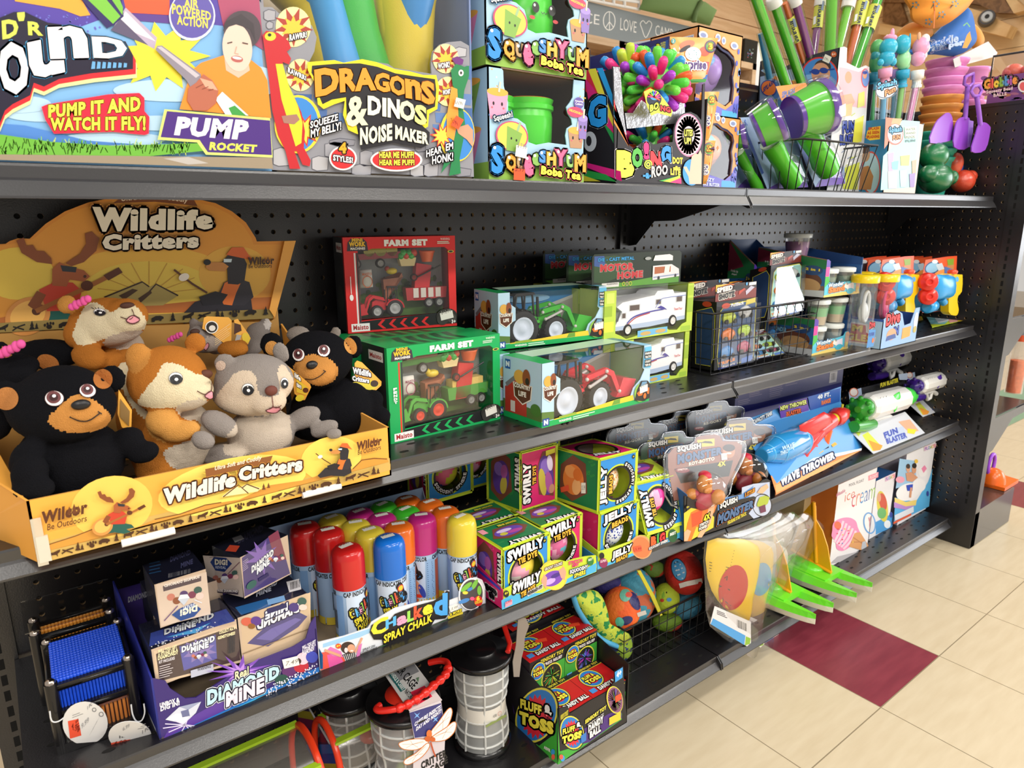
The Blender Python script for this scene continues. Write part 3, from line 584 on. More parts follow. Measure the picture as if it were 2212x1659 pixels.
def squeesh(dx,X0,X1,z,h,label,flip,top):
 t=tg('toy_box',label,'toy box',((X0+X1)/2,-9.8,z),'squishy drink cup cartons')
 yb=-11.75;d=4.4;x0,x1=X0,X1
 mb=MB();BG=C('#a9cfe8')
 mb.aabb(x0,x1,yb+d-.08,yb+d,z,z+h,C('#3a3530'));mb.aabb(x0,x0+.08,yb,yb+d,z,z+h,{'L':BG,'*':C('#6a5c4c')});mb.aabb(x1-.08,x1,yb,yb+d,z,z+h,{'R':BG,'*':C('#4a4038')})
 mb.aabb(x0,x1,yb,yb+d,z,z+.08,CARD);mb.aabb(x0,x1,yb,yb+d,z+h-.08,z+h,{'T':BG,'*':C('#6d543c')})
 Q=lambda u,v:V((x0+(x1-x0)*u,yb,z+h*v));f=[(0,0),(1,0),(1,1),(.87,1),(.86,.82),(.83,.77),(.79,.72),(.81,.66),(.85,.61),(.86,.56),(.8,.52),(.785,.45),(.8,.36),(.6,.37),(.47,.34),(.39,.36),(.385,.44),(.36,.52),(.28,.565),(.19,.57),(.19,.7),(.165,.79),(.15,.84),(.145,.97),(.12,1),(0,1)]
 mb.extr([Q(*a)for a in f],(0,.07,0),BG)
 p=Pr(mb,(x0,yb,z),(0,-1,0),u=(1,0,0),v=(0,0,1));W=x1-x0
 S=lambda u,v:(u*W,v*h)
 p.pg([S(0,0),S(1,0),S(1,.14),S(.8,.2),(.4*W,.12*h),S(.1,.18),S(0,.16)],'#8cb84a')
 for i in range(26):p.e=.005;p.ell(random.choice((random.uniform(0,.13),random.uniform(.9,1)))*W,random.uniform(.55,.98)*h,.05,.05,random.choice(('#ffffff','#e8b84a','#4a86c8')),seg=6)
 def cup(u,v,w,hh,col,top,s=1):
  p.pg([S(u-w,v+hh),S(u+w,v+hh),S(u+w*.72,v-hh),S(u-w*.72,v-hh)],col);p.ell(u*W,(v+hh)*h,w*W,.035*h,top)
  for k in(-1,1):p.ell((u+k*w*.4)*W,(v+hh*.15)*h,.07,.1,'#2a2026',seg=8);p.ell((u+k*w*.55)*W,(v-hh*.15)*h,.07,.05,'#ef6b7a',seg=8)
  p.ln([S(u+w*.1,v+hh),S(u+w*.25,v+hh+.09)],.13,'#e8d8c0')
 cup(.09,.66,.1,.12,'#ec9fc0','#f2b04a');cup(.9,.42,.09,.085,'#b98f6c','#f2b04a');cup(.97,.53,.055,.1,'#8d78bd','#a891d6')
 p.ell(.92*W,.77*h,.055*W,.055*h,'#6a58a8').text('Amazing',.875*W,.775*h,.965*W,.775*h,.13,col='#ffffff').text('Colors',.88*W,.75*h,.96*W,.75*h,.14,col='#ffffff')
 p.ell(.88*W,.68*h,.09*W,.05*h,'#e2436a').text('DELICIOUSLY',.81*W,.685*h,.96*W,.655*h,.14,col='#f4dc4a',bq=.04)
 p.ell(.22*W,.4*h,.16*W,.135*h,'#c84a78').ell(.22*W,.4*h,.145*W,.125*h,'#f3d25a');p.pg([S(.16,.27),S(.26,.26),S(.32,.43),S(.17,.49)],'#86b152').ln([S(.27,.45),S(.3,.53)],.16,'#9cbf8c');p.ell(.21*W,.38*h,.06,.07,'#232323',seg=8).ell(.26*W,.365*h,.06,.07,'#232323',seg=8)
 p.text('Squeesh!',.05*W,.5*h,.23*W,.56*h,.4,col='#eef6fb',out=('#3a7fc0',.16),bq=.03)
 cols=['#2f8fe0','#f2a83a','#b8986a','#f06a96','#88b95a','#4a90d8','#f0b84a','#f06a96','#93c46a','#f2a83a']
 for i,(ch,u0,u1,v0,v1)in enumerate((('S',.01,.13,.05,.31),('Q',.15,.26,.06,.23),('U',.26,.34,.1,.22),('e',.33,.43,.04,.23),('e',.41,.5,.14,.26),('S',.48,.57,.17,.29),('H',.56,.66,.15,.28),('Y',.64,.78,.15,.31),('U',.77,.87,.14,.26),('M',.86,.99,.1,.27))):
  p.text(ch,u0*W,v0*h,u1*W,v0*h,(v1-v0)*h,col=cols[i],out=[('#2a2430',.12),(cols[i],.05)],bq=.06)
  p.up();p.ell((u0+(u1-u0)*.3)*W,(v1-.025)*h,.1,.09,'#fdf6ee',seg=8)
 p.text('Boba Tea',.49*W,.06*h,.93*W,.015*h,.085*h,col='#f6dc4a',out=('#e2437e',.2),bq=.07)
 if top:p.up()
 else:p.stk(.29*W,.26*h,.8,.6,'$ 7.99',8);p.stk(.27*W,.05*h,.8,.62,'5.99',2,'#f0562a','#7a2412')
 p=Pr(mb,(x0,yb+d,z),(-1,0,0),u=(0,-1,0),v=(0,0,1));W2=d
 p.pg([(0,0),(W2,0),(W2,.16*h),(0,.14*h)],'#8cb84a')
 for v,col in((.32,'#ec8fb8'),(.75,'#86b152' if not top else '#ec8fb8')):
  p.pg([(W2*.2,(v+.14)*h),(W2*.85,(v+.14)*h),(W2*.65,(v-.2)*h),(W2*.4,(v-.2)*h)],col);p.ell(W2*.52,(v+.14)*h,W2*.33,.04*h,'#f2b04a');p.ell(W2*.42,v*h,.1,.14,'#2a2026',seg=8).ell(W2*.66,v*h,.1,.14,'#2a2026',seg=8)
  for i in range(6):p.e=.02;p.ell(W2*random.uniform(.4,.65),(v-random.uniform(.1,.18))*h,.09,.09,'#3a2026',seg=6)
 mb.bld('carton',t)
 for cx,cy,r in((.62,-9.4,1.62),(.27,-9.0,1.5)):
  mb=MB();o=V((x0+W*cx,cy,z+.1));gm=M('#4fd83a',.3,.5);k=r/1.6
  if flip:mb.lt(o,(0,0,1),[(0,1.2*k),(.5,1.4*k),(h*.5,1.62*k),(h*.8,1.5*k),(h*.86,.9*k),(h*.88,0)],gm,28)
  else:mb.lt(o,(0,0,1),[(0,1.3*k),(h*.2,1.55*k),(h*.62,1.62*k),(h*.68,1.55*k),(h*.69,1.68*k),(h*.73,1.68*k),(h*.74,1.58*k),(h*.79,1.68*k),(h*.8,1.55*k),(h*.74,1.4*k)],[gm]*7+[M('#f2932c',.3)]*2,28)
  if flip:
   bp=Pr(mb,o+V((0,-1.62*k,h*.55)),(0,-1,0),u=(1,0,0),v=(0,0,1));bp.e=.08
   for sx in(-1,1):bp.ell(sx*.6,.2,.26,.28,'#20241e').ell(sx*.6-.08,.3,.08,.08,'#f4f4f0');bp.ell(sx*.85,-.35,.2,.1,'#d8454a')
   bp.ln([(-.22,.02),(-.1,-.08),(0,.02),(.1,-.08),(.22,.02)],.05,'#20241e')
  mb.bld('squishy_cup',t)
 mb=MB();mb.pg([Q(.12,.36)+V((0,.09,0)),Q(.88,.36)+V((0,.09,0)),Q(.88,.98)+V((0,.09,0)),Q(.12,.98)+V((0,.09,0))],CLEAR(gloss=.02));mb.bld('window',t)
pa=onY('C',222,1540,-11.75);pb=onY('C',1030,1555,-11.75);pt=onY('C',200,545,-11.75);h1=pt.z-44.37-.05
squeesh(0,pa.x,pb.x,44.38,h1,'squishy cup carton standing on the shelf, two green cups behind its window',False,False)
squeesh(0,pa.x-.12,pb.x+.05,44.4+h1,h1,'squishy cup carton on top of its twin, green cup with a smiling face',True,True)
NEON=['#f2388c','#f8602c','#6fdc46','#2a8fd8','#a838c8','#c8e048','#f2388c','#58d84a']
def spiky(c,r,name,label,n,seed,sc=1):
 rd=random.Random(seed);t=tg('spiky_ball',label,'toy ball',c-V((0,0,r)),'spiky light-up balls')
 mb=MB();mb.ell(c,r*.55,M('#7ae060',.3,.5));mb.bld('core',t)
 for i in range(n):
  ph=math.acos(1-2*(i+.5)/n);th=math.pi*(1+5**.5)*i;d=V((math.cos(th)*math.sin(ph),math.sin(th)*math.sin(ph),math.cos(ph)))
  if d.y>.55:continue
  mb=MB();k=r*.13*sc;mb.lt(c+d*r*.4,d,[(0,k*.8),(r*.38,k),(r*.52,k*.95),(r*.58,k*.7),(r*.6,0)],M(rd.choice(NEON),.28,.5),10);mb.bld('spike',t)
 return t
a=onY('D',390,1540,-11.8);b=onY('D',1215,1568,-11.8);dd=6.2;hB=onY('D',365,450,-11.8).z-44.37
t=tg('display_box','black rainbow-striped display carton of spiky balls, cut open at the front','display box',((a.x+b.x)/2,-9,44.38))
mb=MB();z=44.38;x0,x1=a.x,b.x;yb=-11.8;bk=C('#201a1e');sv=M('#b9b9be',.25,.6,.5,120,.85)
mb.aabb(x0,x0+.09,yb,yb+dd,z,z+hB,{'L':bk,'*':sv});mb.aabb(x1-.09,x1,yb,yb+dd,z,z+hB*.85,{'R':bk,'*':M('#1a181a',.5)});mb.aabb(x0,x1,yb+dd-.09,yb+dd,z,z+hB,bk);mb.aabb(x0,x1,yb,yb+dd,z,z+.09,bk)
fr=[onY('D',x,y,yb)for x,y in[(390,1540),(365,450),(420,455),(440,520),(470,900),(505,1180),(560,1225),(640,1170),(720,1160),(750,1190),(830,1170),(930,1165),(940,1050),(975,940),(1040,890),(1100,880),(1160,910),(1200,960),(1215,620),(1235,610),(1215,1568)]]
mb.extr(fr,(0,.08,0),bk);p=Pr(mb,a,(0,-1,0),'D')
p.pg([(372,455),(418,460),(438,520),(468,900),(495,1100),(420,1000),(385,800)],sv)
for w,c in(((0,40),'#e8343c'),((30,55),'#f6e03c'),((55,75),'#2aa8e8'),((75,92),'#f08a2a')):p.e-=p.STEP;p.pg([(375,760+w[0]*2),(378,800+w[1]*2),(520,1215),(515,1185)],c)
p.ell(1080,1100,130,205,'#e889b0',4).ell(1080,1100,118,190,'#f4d8e2',4)
for i in range(26):
 q=2*math.pi*i/26;p.e-=p.STEP;p.ln([(1080+55*math.cos(q),1100+85*math.sin(q)),(1080+110*math.cos(q),1100+180*math.sin(q))],22,NEON[i%7])
p.text('LITES',1040,1110,1120,1110,65,col='#f4ef5a',out=('#30202a',.14),bq=.05).text('UP!',1040,1185,1105,1185,65,col='#f4ef5a',out=('#30202a',.14),bq=.05)
for ch,x,y,x2,h,c in(('B',400,1500,570,260,'#f0f04a'),('O',545,1405,650,190,'#58b84a'),('!',655,1330,710,170,'#f02a7c'),('N',720,1420,830,170,'#e8343c'),('G',820,1375,915,180,'#2a8fe0')):p.text(ch,x,y,x2,y+4,h,col=c,out=('#efeaf0',.06),bq=.08)
p.ell(700,1375,38,42,'#f0f04a').ring(700,1375,24,27,8,'#3a6a2a').ell(700,1375,9,10,'#2a2a2a')
p.text('-a-',650,1510,735,1510,55,col='#3fa0e8',bq=.05).text('ROO',730,1505,885,1470,115,95,col='#c8c8cc',out=('#6a6a70',.06),bq=.05)
p.text('DOT',930,1370,1025,1375,65,col='#f2e23c',bq=.06).text('-a-',935,1425,1000,1425,35,col='#f2e23c',bq=.05).text('LITE',910,1475,1005,1480,62,col='#f2e23c',bq=.06)
p.pg([(800,1530),(960,1490),(1010,1470),(960,1555)],'#3fae4a').pg([(840,1535),(1000,1480),(1010,1555)],'#f2e23c').pg([(900,1545),(1010,1500),(1012,1558)],'#f02a7c')
p.ell(1110,1450,85,125,'#3a9ae0').pg([(1030,1400),(1060,1395),(1090,1450),(1110,1300),(1140,1270),(1170,1280),(1190,1240),(1205,1280),(1200,1560),(1090,1560),(1080,1490)],'#eec0a8')
p=Pr(mb,(x0,0,50),(-1,0,0),'D')
p.pg([(108,480),(150,475),(390,1050),(390,1200),(300,900),(105,680)],'#e02a3c').pg([(130,478),(205,470),(395,1020),(395,1120)],'#f4e03c').pg([(215,470),(270,465),(385,780),(392,900)],'#28a4e6')
p.pg([(100,560),(180,650),(385,1050),(385,1090),(150,860)],'#e8267c').pg([(280,980),(385,1100),(390,1210),(285,1010)],'#2a9a4a').pg([(100,1355),(440,1440),(450,1535),(95,1395)],'#f0238c').pg([(95,1425),(300,1470),(400,1540),(95,1500)],'#2fae4a').pg([(92,1480),(250,1535),(90,1535)],'#f2e23c')
p.ell(215,880,105,175,'#141218').text('G',130,1050,305,1010,300,col='#2a9fee',out=('#f0f2f6',.05),bq=.06).ell(150,1160,62,95,'#cfcfd4').ell(140,1155,25,48,'#2a262c')
mb.bld('carton',t)
c1=onY('D',770,640,-9.9);spiky(c1,2.5,'s','neon spiky ball on the silver tray at the front of the black display',64,3)
spiky(onY('D',520,610,-7.6),2.6,'s','neon spiky ball at the back of the black display, mostly hidden',64,5)
c2=onY('D',700,1220,-9.2);spiky(c2,2.0,'s','neon spiky ball low in the black display under the silver tray',50,8)
mb=MB();pl=[onY('D',x,y,-11.3)for x,y in[(480,890),(560,890),(640,770),(700,820),(900,860),(1000,800),(1040,760),(1050,980),(500,1040)]];mb.extr(pl,(0,.05,0),sv);mb.bld('silver_tray',t)
p0=MB();q=[onY('D',x,y,-12.2)for x,y in[(660,690),(720,660),(790,690),(850,760),(930,870),(915,925),(790,890),(730,915),(690,830)]];p0.extr(q,(0,.03,0),C('#dfe84a'))
p=Pr(p0,q[0],(0,-1,0),'D');p.ell(755,760,70,70,'#20283c');p.text('BO',715,885,800,850,70,col='#dff04a',out=('#181418',.12),bq=.06).text('NG',815,870,910,890,55,col='#e8343c',out=('#181418',.12),bq=.06).ell(760,745,40,25,'#4aa0d8')
for i in range(9):p.e=.03;p.ln([(755,740),(755+62*math.cos(i*.45+3.2),740+62*math.sin(i*.45+3.2))],12,NEON[i%7])
o=p0.bld('hang_tag');tag(o,'oval paper tag hanging from the neon spiky ball','tag')
def soybag(pts,Y,label,tilt=.25,full=True):
 P4=[onY('D',x,y,Y+(tilt if i>1 else 0))for i,(x,y)in enumerate(pts)];mb=MB();n=10;vs=[]
 for j in range(n+1):
  v=j/n
  for i in range(n+1):
   u=i/n;pnt=P4[0].lerp(P4[1],u).lerp(P4[3].lerp(P4[2],u),v);vs.append(pnt+V((0,-.35*math.sin(math.pi*u)**.6*(math.sin(math.pi*min(1,v*1.05))**.5 if v<.95 else .1),0)))
 m=(n+1)**2;vs2=vs+[V((q.x,Y+tilt+.35,q.z))for q in vs]
 fs=[(j*(n+1)+i,j*(n+1)+i+1,(j+1)*(n+1)+i+1,(j+1)*(n+1)+i)for j in range(n)for i in range(n)]
 mb.add(vs2,fs+[tuple(m+k for k in f[::-1])for f in fs],M('#f0a24a',.28,.5),True)
 bvh=BVHTree.FromPolygons(vs,fs);p=Pr(mb,P4[0],(0,-1,0),'D',bvh=bvh)
 o=mb;return mb,p
mb,p=soybag([(985,615),(1235,600),(1362,185),(885,172)],-9.7,'')
p.pg([(930,280),(1000,260),(990,330),(960,330)],'#f4f0ea');p.ell(1065,245,75,38,'#d9795a',15,rings=2).ell(1045,285,60,20,'#302a2e',30,rings=2);p.ell(1230,310,50,45,'#e8604a',rings=2);p.pg([(900,300),(1000,360),(940,400)],'#4c4448')
p.ell(1285,265,55,60,'#5a3a66',rings=2).ell(1285,265,42,46,'#5aa04a',rings=2).text('3',1265,295,1305,295,62,col='#f6c82a',out=('#8a3a1a',.1),bq=.06)
p.ell(1120,335,75,65,'#f0f4f2',rings=3)
def zh(p,x,y,w,h,col):  # two written characters on the cloud
 L=[[(.05,.82),(.42,.82)],[(.1,.68),(.38,.68)],[(.0,.54),(.47,.54)],[(.24,.98),(.2,.5),(.02,.1)],[(.12,.36),(.47,.36)],[(.36,.5),(.36,.04),(.28,.1)],[(.16,.24),(.22,.14)],[(.56,.92),(.96,.92),(.96,.06),(.88,.12)],[(.58,.72),(.84,.72)],[(.6,.54),(.82,.54),(.82,.22),(.6,.22),(.6,.54)]]
 for l in L:p.e-=p.STEP;p.ln([(x+w*a,y-h*b)for a,b in l],w*.055,col)
zh(p,1062,385,110,88,'#2a8f96');p.ell(1008,395,48,46,'#f2eee8',rings=2).ell(1000,385,8,10,'#2a2226').ell(1025,390,8,10,'#2a2226')
p.pg([(1040,430),(1120,400),(1270,410),(1255,520),(1050,540),(960,520)],'#d0342e');p.pg([(980,540),(1050,520),(1255,530),(1250,575),(1000,560)],'#2a6ab8')
p.text('Soyprise',965,505,1240,505,125,110,col='#4a2a78',out=('#f4f0ee',.09),bq=.05,lean=.05).pg([(985,575),(1250,570),(1238,600),(990,612)],'#48a04e').text('SQUISHY',1000,610,1095,580,30,col='#f4f0ee',bq=.05).ell(932,215,22,26,'#4a9a98').text('2',922,228,940,228,28,col='#f4e8d0')
tag(mb.bld('toy_pouch'),'tall shiny orange pouch standing in the blind bag display','toy pouch','orange blind bag pouches')
for y0,y1,w in((690,1165,0),(1150,1560,-18)):
 mb,p=soybag([(1215+w,y1),(1265+w,y1),(1372+w*2,y0),(1225+w,y0)],-10.2-(w<0)*.3,'')
 p.ell(1300+w*1.5,y0+80,52,62,'#5a3a66').ell(1300+w*1.5,y0+80,42,50,'#5aa04a').text('3',1278+w*1.5,y0+108,1322+w*1.5,y0+108,62,col='#f6c82a',out=('#8a3a1a',.1),bq=.06).pg([(1235+w,y0+200),(1300+w,y0+210),(1270+w,y0+350),(1220+w,y0+340)],'#d0342e').pg([(1222+w,y0+330),(1285+w,y0+310),(1255+w,y1-20),(1218+w,y1-20)],'#48a04e').text('S',1228+w,y0+320,1280+w,y0+320,90,col='#3a2a78',out=('#f4f0ee',.1),bq=.05)
 tag(mb.bld('toy_pouch'),'orange pouch wedged beside the black display, '+('upper one' if w==0 else 'lower one'),'toy pouch','orange blind bag pouches')
fl=onY('D',890,170,-9.6);X=fl.x-.05
t=tg('display_box','dark blue blind bag carton showing above the spiky balls','display box',(X+2,-6,44.4))
mb=MB();hh=fl.z-44.4;mb.aabb(X,X+.1,-9.7,0-.8,44.4,44.4+hh,{'L':C('#2b2f72'),'*':C('#1f1c3a')});mb.aabb(X,X+3.6,-.9,-.8,44.4,44.4+hh,C('#2b2f72'));mb.aabb(X,X+3.6,-9.7,-.8,44.4,44.5,CARD);mb.aabb(X+3.5,X+3.6,-9.4,-.8,44.4,44.4+hh*.6,C('#2b2f72'))
p=Pr(mb,(X,-5,50),(-1,0,0),'D')
for dx,dy,s in((0,0,1),(-255,95,.92)):
 p.pg([(660+dx,300+dy),(885+dx,200+dy),(890+dx,470+dy),(655+dx,480+dy)],'#2f57a8');p.text('3',775+dx,305+dy,810+dx,300+dy,65*s,col='#f2e23c',out=('#1a1a30',.1),bq=.06)
 for i in range(4):p.text(('ALIEN','SURPRISE','IN EVERY','BOX')[i],815+dx,245+dy+22*i,862+dx,232+dy+22*i,18,col='#f2e23c',bq=.03)
 p.ell(845+dx,360+dy,48,58,'#a05a3a',rings=2).ln([(800+dx,390+dy),(860+dx,300+dy)],6,'#6a3522').ell(700+dx,320+dy,30,48,'#e8e4ec');p.pg([(690+dx,380+dy),(765+dx,330+dy),(770+dx,370+dy),(700+dx,440+dy)],'#c8343c')
mb.bld('carton',t)
def bubblebox(x0,y0,x1,y1,tx,ty,z,Y,label,upper):
 a=onY('D',x0,y0,Y);b=onY('D',x1,y1,Y);h=onY('D',tx,ty,Y).z-z
 t=tg('toy_box',label,'toy box',((a.x+b.x)/2,Y+2,z),'bubble toy cartons')
 mb=MB();d=4.6;m=C('#7a84d8');og=C('#f0a562');W=b.x-a.x
 mb.aabb(a.x,a.x+.08,Y,Y+d,z,z+h,{'L':og,'*':C('#57506a')});mb.aabb(b.x-.08,b.x,Y,Y+d,z,z+h,{'R':m,'*':C('#57506a')});mb.aabb(a.x,b.x,Y+d-.1,Y+d,z,z+h,C('#4a4468'));mb.aabb(a.x,b.x,Y,Y+d,z,z+.1,m);mb.aabb(a.x,b.x,Y,Y+d,z+h-.1,z+h,og)
 S=lambda u,v:V((a.x+W*u,Y,z+h*v))
 mb.extr([S(*q)for q in[(0,0),(1,0),(1,1),(0,1),(0,.86),(.18,.88),(.3,.86),(.42,.87),(.55,.82),(.68,.8),(.82,.74),(.86,.66),(.82,.52),(.86,.4),(.84,.2),(.7,.12),(.5,.16),(.2,.2),(0,.22)]],(0,.08,0),og)
 p=Pr(mb,a,(0,-1,0),u=(1,0,0),v=(0,0,1));q=lambda u,v:(u*W,v*h)
 p.pg([q(0,0),q(1,0),q(1,.32),q(.92,.3),q(.86,.2),q(.7,.12),q(.4,.17),q(0,.22)],'#7d78d4').pg([q(.62,.02),q(.98,.02),q(.98,.11),q(.62,.11)],'#5ab4e8')
 p.ln([q(0,.86),q(.18,.88),q(.3,.86),q(.42,.87),q(.55,.82),q(.68,.8),q(.82,.74),q(.86,.66),q(.82,.52),q(.86,.4),q(.84,.2)],.16,'#1e2050')
 for i in range(12):p.e=.03;p.ell(random.uniform(.88,.98)*W,random.uniform(.1,.9)*h,.14,.2,random.choice(('#5a6ad0','#8ab0ea','#4a58c0')),seg=10)
 for u,v,r in((.1,.94,.1),(.42,.95,.06),(.55,.93,.05),(.8,.9,.09)):p.ell(u*W,v*h,r*W,.045*h,'#d4def2');p.ell(u*W,v*h,r*W*.6,.025*h,'#8f9ccb')
 p.text('BREEZY',.06*W,.1*h,.42*W,.085*h,.05*h,col='#e8f0ff',bq=.04).text('BUBBLE BLITZER',.04*W,.04*h,.56*W,.02*h,.045*h,col='#e8f0ff',bq=.04)
 p=Pr(mb,(a.x,Y+d,z),(-1,0,0),u=(0,-1,0),v=(0,0,1));p.pg([(.3,h*.84),(d-.4,h*.84),(d-.4,h*.91),(.3,h*.91)],'#e9eef6').text('INCLUDES BUBBLE SOLUTION!',.4,h*.855,d-.5,h*.855,h*.045,col='#4a78c8',bq=.04);p.ell(d*.75,h*.74,.6,.5,'#4aa6e6')
 mb.bld('carton',t)
 mb=MB();c=S(.42,.52)+V((0,1.8,0));col1,col2=('#a98ad6','#7ab0e6')if upper else('#e8823a','#5fd0c8')
 mb.ell(c,(W*.42,1.4,h*.26),M(col1,.3));mb.ell(c+V((-.3,-.2,h*.12)),(W*.4,1.45,h*.16),M(col2,.3));mb.ell(c+V((.4,-.9,h*.05)),(W*.22,.8,h*.2),M(col1,.3))
 mb.tube([c+V((.2,0,-h*.12)),c+V((.35,0,-h*.36))],[.7,.5],M('#5560a8' if upper else '#33507e',.3),14)
 for i in range(4):mb.aabb(c.x-W*.3+.5*i,c.x-W*.3+.5*i+.32,c.y-1.66+.03*i,c.y-1.5+.03*i,c.z+h*.14-.12*i,c.z+h*.17-.12*i,M('#2a3a66',.4))
 mb.bld('bubble_blaster',t)
 mb=MB();mb.pg([S(.02,.14)+V((0,.12,0)),S(.95,.14)+V((0,.12,0)),S(.95,.88)+V((0,.12,0)),S(.02,.88)+V((0,.12,0))],CLEAR(gloss=.03));mb.bld('window',t)
 return z+h
zt=bubblebox(1150,1595,1525,1595,1540,938,44.38,-8.9,'orange and violet bubble toy carton standing on the shelf below its twin',False)
bubblebox(1130,915,1542,915,1600,168,zt+.02,-8.85,'orange and violet bubble toy carton stacked on its twin, purple toy inside',True)
bb=onY('D',805,185,-5);X=bb.x
mb=MB();mb.aabb(X,X+3.4,-6.2,-1.6,44.4,bb.z+.2,C('#f0a562'));p=Pr(mb,(X,-3,50),(-1,0,0),'D');p.pg([(505,232),(800,188),(800,235),(505,282)],'#eef0f4').text('INCLUDES BUBBLE SOLUTION!',530,282,770,228,30,col='#4a78c8',bq=.04)
tag(mb.bld('toy_box'),'orange bubble toy carton far back, only its upper flank showing','toy box','bubble toy cartons')
WIRE=M('#161517',.35,.5)
cor=onY('E',600,1155,-11.4);rgt=onY('E',1220,1213,-11.4);lef=onX('E',40,1217,cor.x);z0=44.45
bk=tg('wire_basket','black wire basket on the top shelf holding green and purple carded viewers','basket',(cor.x+3,-7,z0))
tr=[cor,rgt,V((rgt.x,-3,cor.z)),V((cor.x,-3,cor.z))];bt=[V((cor.x+.8,-10.6,z0)),V((rgt.x-.6,-10.6,z0)),V((rgt.x-.6,-3.4,z0)),V((cor.x+.8,-3.4,z0))]
mb=MB();mb.tube(tr,.09,WIRE,8,closed=True);mb.bld('rim',bk)
mb=MB();mb.tube(bt,.06,WIRE,6,closed=True)
for s in range(4):
 A,B_,D_,E_=tr[s],tr[(s+1)%4],bt[s],bt[(s+1)%4];n=9
 for i in range(n+1):mb.tube([A.lerp(B_,i/n),D_.lerp(E_,i/n)],.045,WIRE,6)
for i in range(6):mb.tube([bt[0].lerp(bt[1],i/5),bt[3].lerp(bt[2],i/5)],.045,WIRE,6)
mb.bld('wires',bk)
def viewer(card,cyl,Y,label,lean=1.5):
 P4=[onY('E',x,y,Y+lean*i/3)for i,(x,y)in zip((0,0,3,3),card)];t=tg('toy_pack',label,'toy pack',P4[0],'carded underwater viewers')
 mb=MB();mb.extr(P4,(0,.05,0),C('#9fb7dc'));n=(P4[1]-P4[0]).cross(P4[3]-P4[0]).normalized();p=Pr(mb,P4[0],n,'E')
 (ax,ay),(bx,by),(cx,cy),(dx,dy)=card;L=lambda u,v:(ax+(bx-ax)*u+(dx-ax)*v,ay+(by-ay)*u+(dy-ay)*v)
 p.pg([L(0,.86),L(1,.86),L(1,1),L(0,1)],'#ef9a4a').pg([L(0,.2),L(.3,.3),L(.25,.85),L(0,.85)],'#4a62b0').pg([L(0,0),L(1,0),L(1,.2),L(.5,.12)],'#6e4fae').text('SPLASH',*L(.05,.88),*L(.5,.9),55,col='#5a78c8',bq=.05)
 mb.bld('card',t)
 (x0,y0,x1,y1,r0,r1)=cyl;a=onY('E',x0,y0,Y-.8);b=onY('E',x1,y1,Y-2.2);ax_=(b-a);l=ax_.length
 mb=MB();gm=M('#55c22c',.25,.5);pm=M('#5a2f9a',.25,.5)
 mb.lt(a,ax_,[(0,r0*.8),(0,r0),(l*.12,r0),(l*.13,r0*1.02),(l*.78,r1),(l*.8,r1*1.06)],[pm,pm,gm,gm,gm],28);mb.bld('tube_body',t)
 mb=MB();mb.lt(a+ax_*.8,ax_,[(0,r1*1.08),(l*.2,r1*1.12),(l*.22,r1*1.0),(l*.2,r1*.86),(0,r1*.8)],pm,28,cap=False);mb.bld('rim_ring',t)
 mb=MB();mb.lt(a+ax_*.93,ax_,[(0,0),(.02,r1*.9)],CLEAR('#b8e86a',.12,dn=.25),28,cap=False);mb.bld('lens',t)
 h0=onY('E',x0+120,y0+90,Y-.9);h1=onY('E',x0+310,y0+440,Y-1);mb=MB();mb.tube([h0,h0.lerp(h1,.5),h0.lerp(h1,.75),h1],[r0*.6,r0*.5,r0*.62,r0*.55],gm,14);mb.bld('handle',t)
 bl=[onY('E',x,y,Y-.2)for x,y in(L(.1,.05),L(.98,.02),L(1.0,.5),L(.9,.8),L(.3,.8))]
 mb=MB();c=(a+b)/2;mb.lt(a-ax_*.1,ax_,[(0,r0*1.2),(l*.6,r1*1.2),(l*1.15,r1*1.22),(l*1.2,r1*1.0),(l*1.2,0)],CLEAR(gloss=.05),24,cap=False);pil(mb,[onY('E',x,y,Y-.5)for x,y in(L(.25,.08),L(1.0,.06),L(1.02,.45),L(.4,.6))],.9,CLEAR(gloss=.06),back=.1);mb.bld('blister',t)
viewer([(300,1575),(640,1560),(500,960),(60,980)],(205,1090,400,985,1.5,1.62),-8.2,'carded green viewer with purple rim leaning in the basket, left of its twin')
viewer([(700,1560),(950,1530),(920,1000),(370,720)],(500,985,780,880,1.75,2.05),-8.6,'carded green viewer with purple rim at the front corner of the basket')
viewer([(40,1575),(200,1570),(150,1100),(-60,1000)],(-60,1180,120,1130,.8,.9),-6.4,'carded green viewer far back in the basket beside the bubble carton')
yb=-8.2;r1=onY('E',1085,1500,yb);ct=onY('E',905,395,yb);fl=onX('E',240,512,ct.x);hB=ct.z-44.4
t=tg('display_box','tall display bin printed with a boy in blue goggles, full of tubes','display box',(ct.x+1.5,-4,44.4))
mb=MB();D_=fl.y-yb;x0,x1=ct.x,r1.x+.3;W=x1-x0;pk=C('#2a2e3a')
tl=[(x0,yb,44.4),(x0,yb+D_,44.4),(x0,yb+D_,fl.z),(x0,yb+D_*.75,fl.z+.3),(x0,yb+D_*.68,fl.z-1),(x0,yb+D_*.45,fl.z-.4),(x0,yb+D_*.2,ct.z-.1),(x0,yb,ct.z)]
mb.extr(tl,(.1,0,0),pk);fr=[(x0,yb,44.4),(x1,yb,44.4)]+[tuple(onY('E',x,y,yb))for x,y in[(1150,560),(1120,545),(1060,570),(1000,540),(960,520),(965,400),(940,388),(905,395)]]
mb.extr(fr,(0,.1,0),C('#d7d9dc'));mb.aabb(x1-.1,x1,yb,yb+D_,44.4,ct.z-2.4,{'R':C('#5a6a9a'),'*':pk});mb.aabb(x0,x1,yb+D_-.1,yb+D_,44.4,fl.z-.4,pk);mb.aabb(x0,x1,yb,yb+D_,44.4,44.5,pk)
p=Pr(mb,(x0,0,50),(-1,0,0),'E')
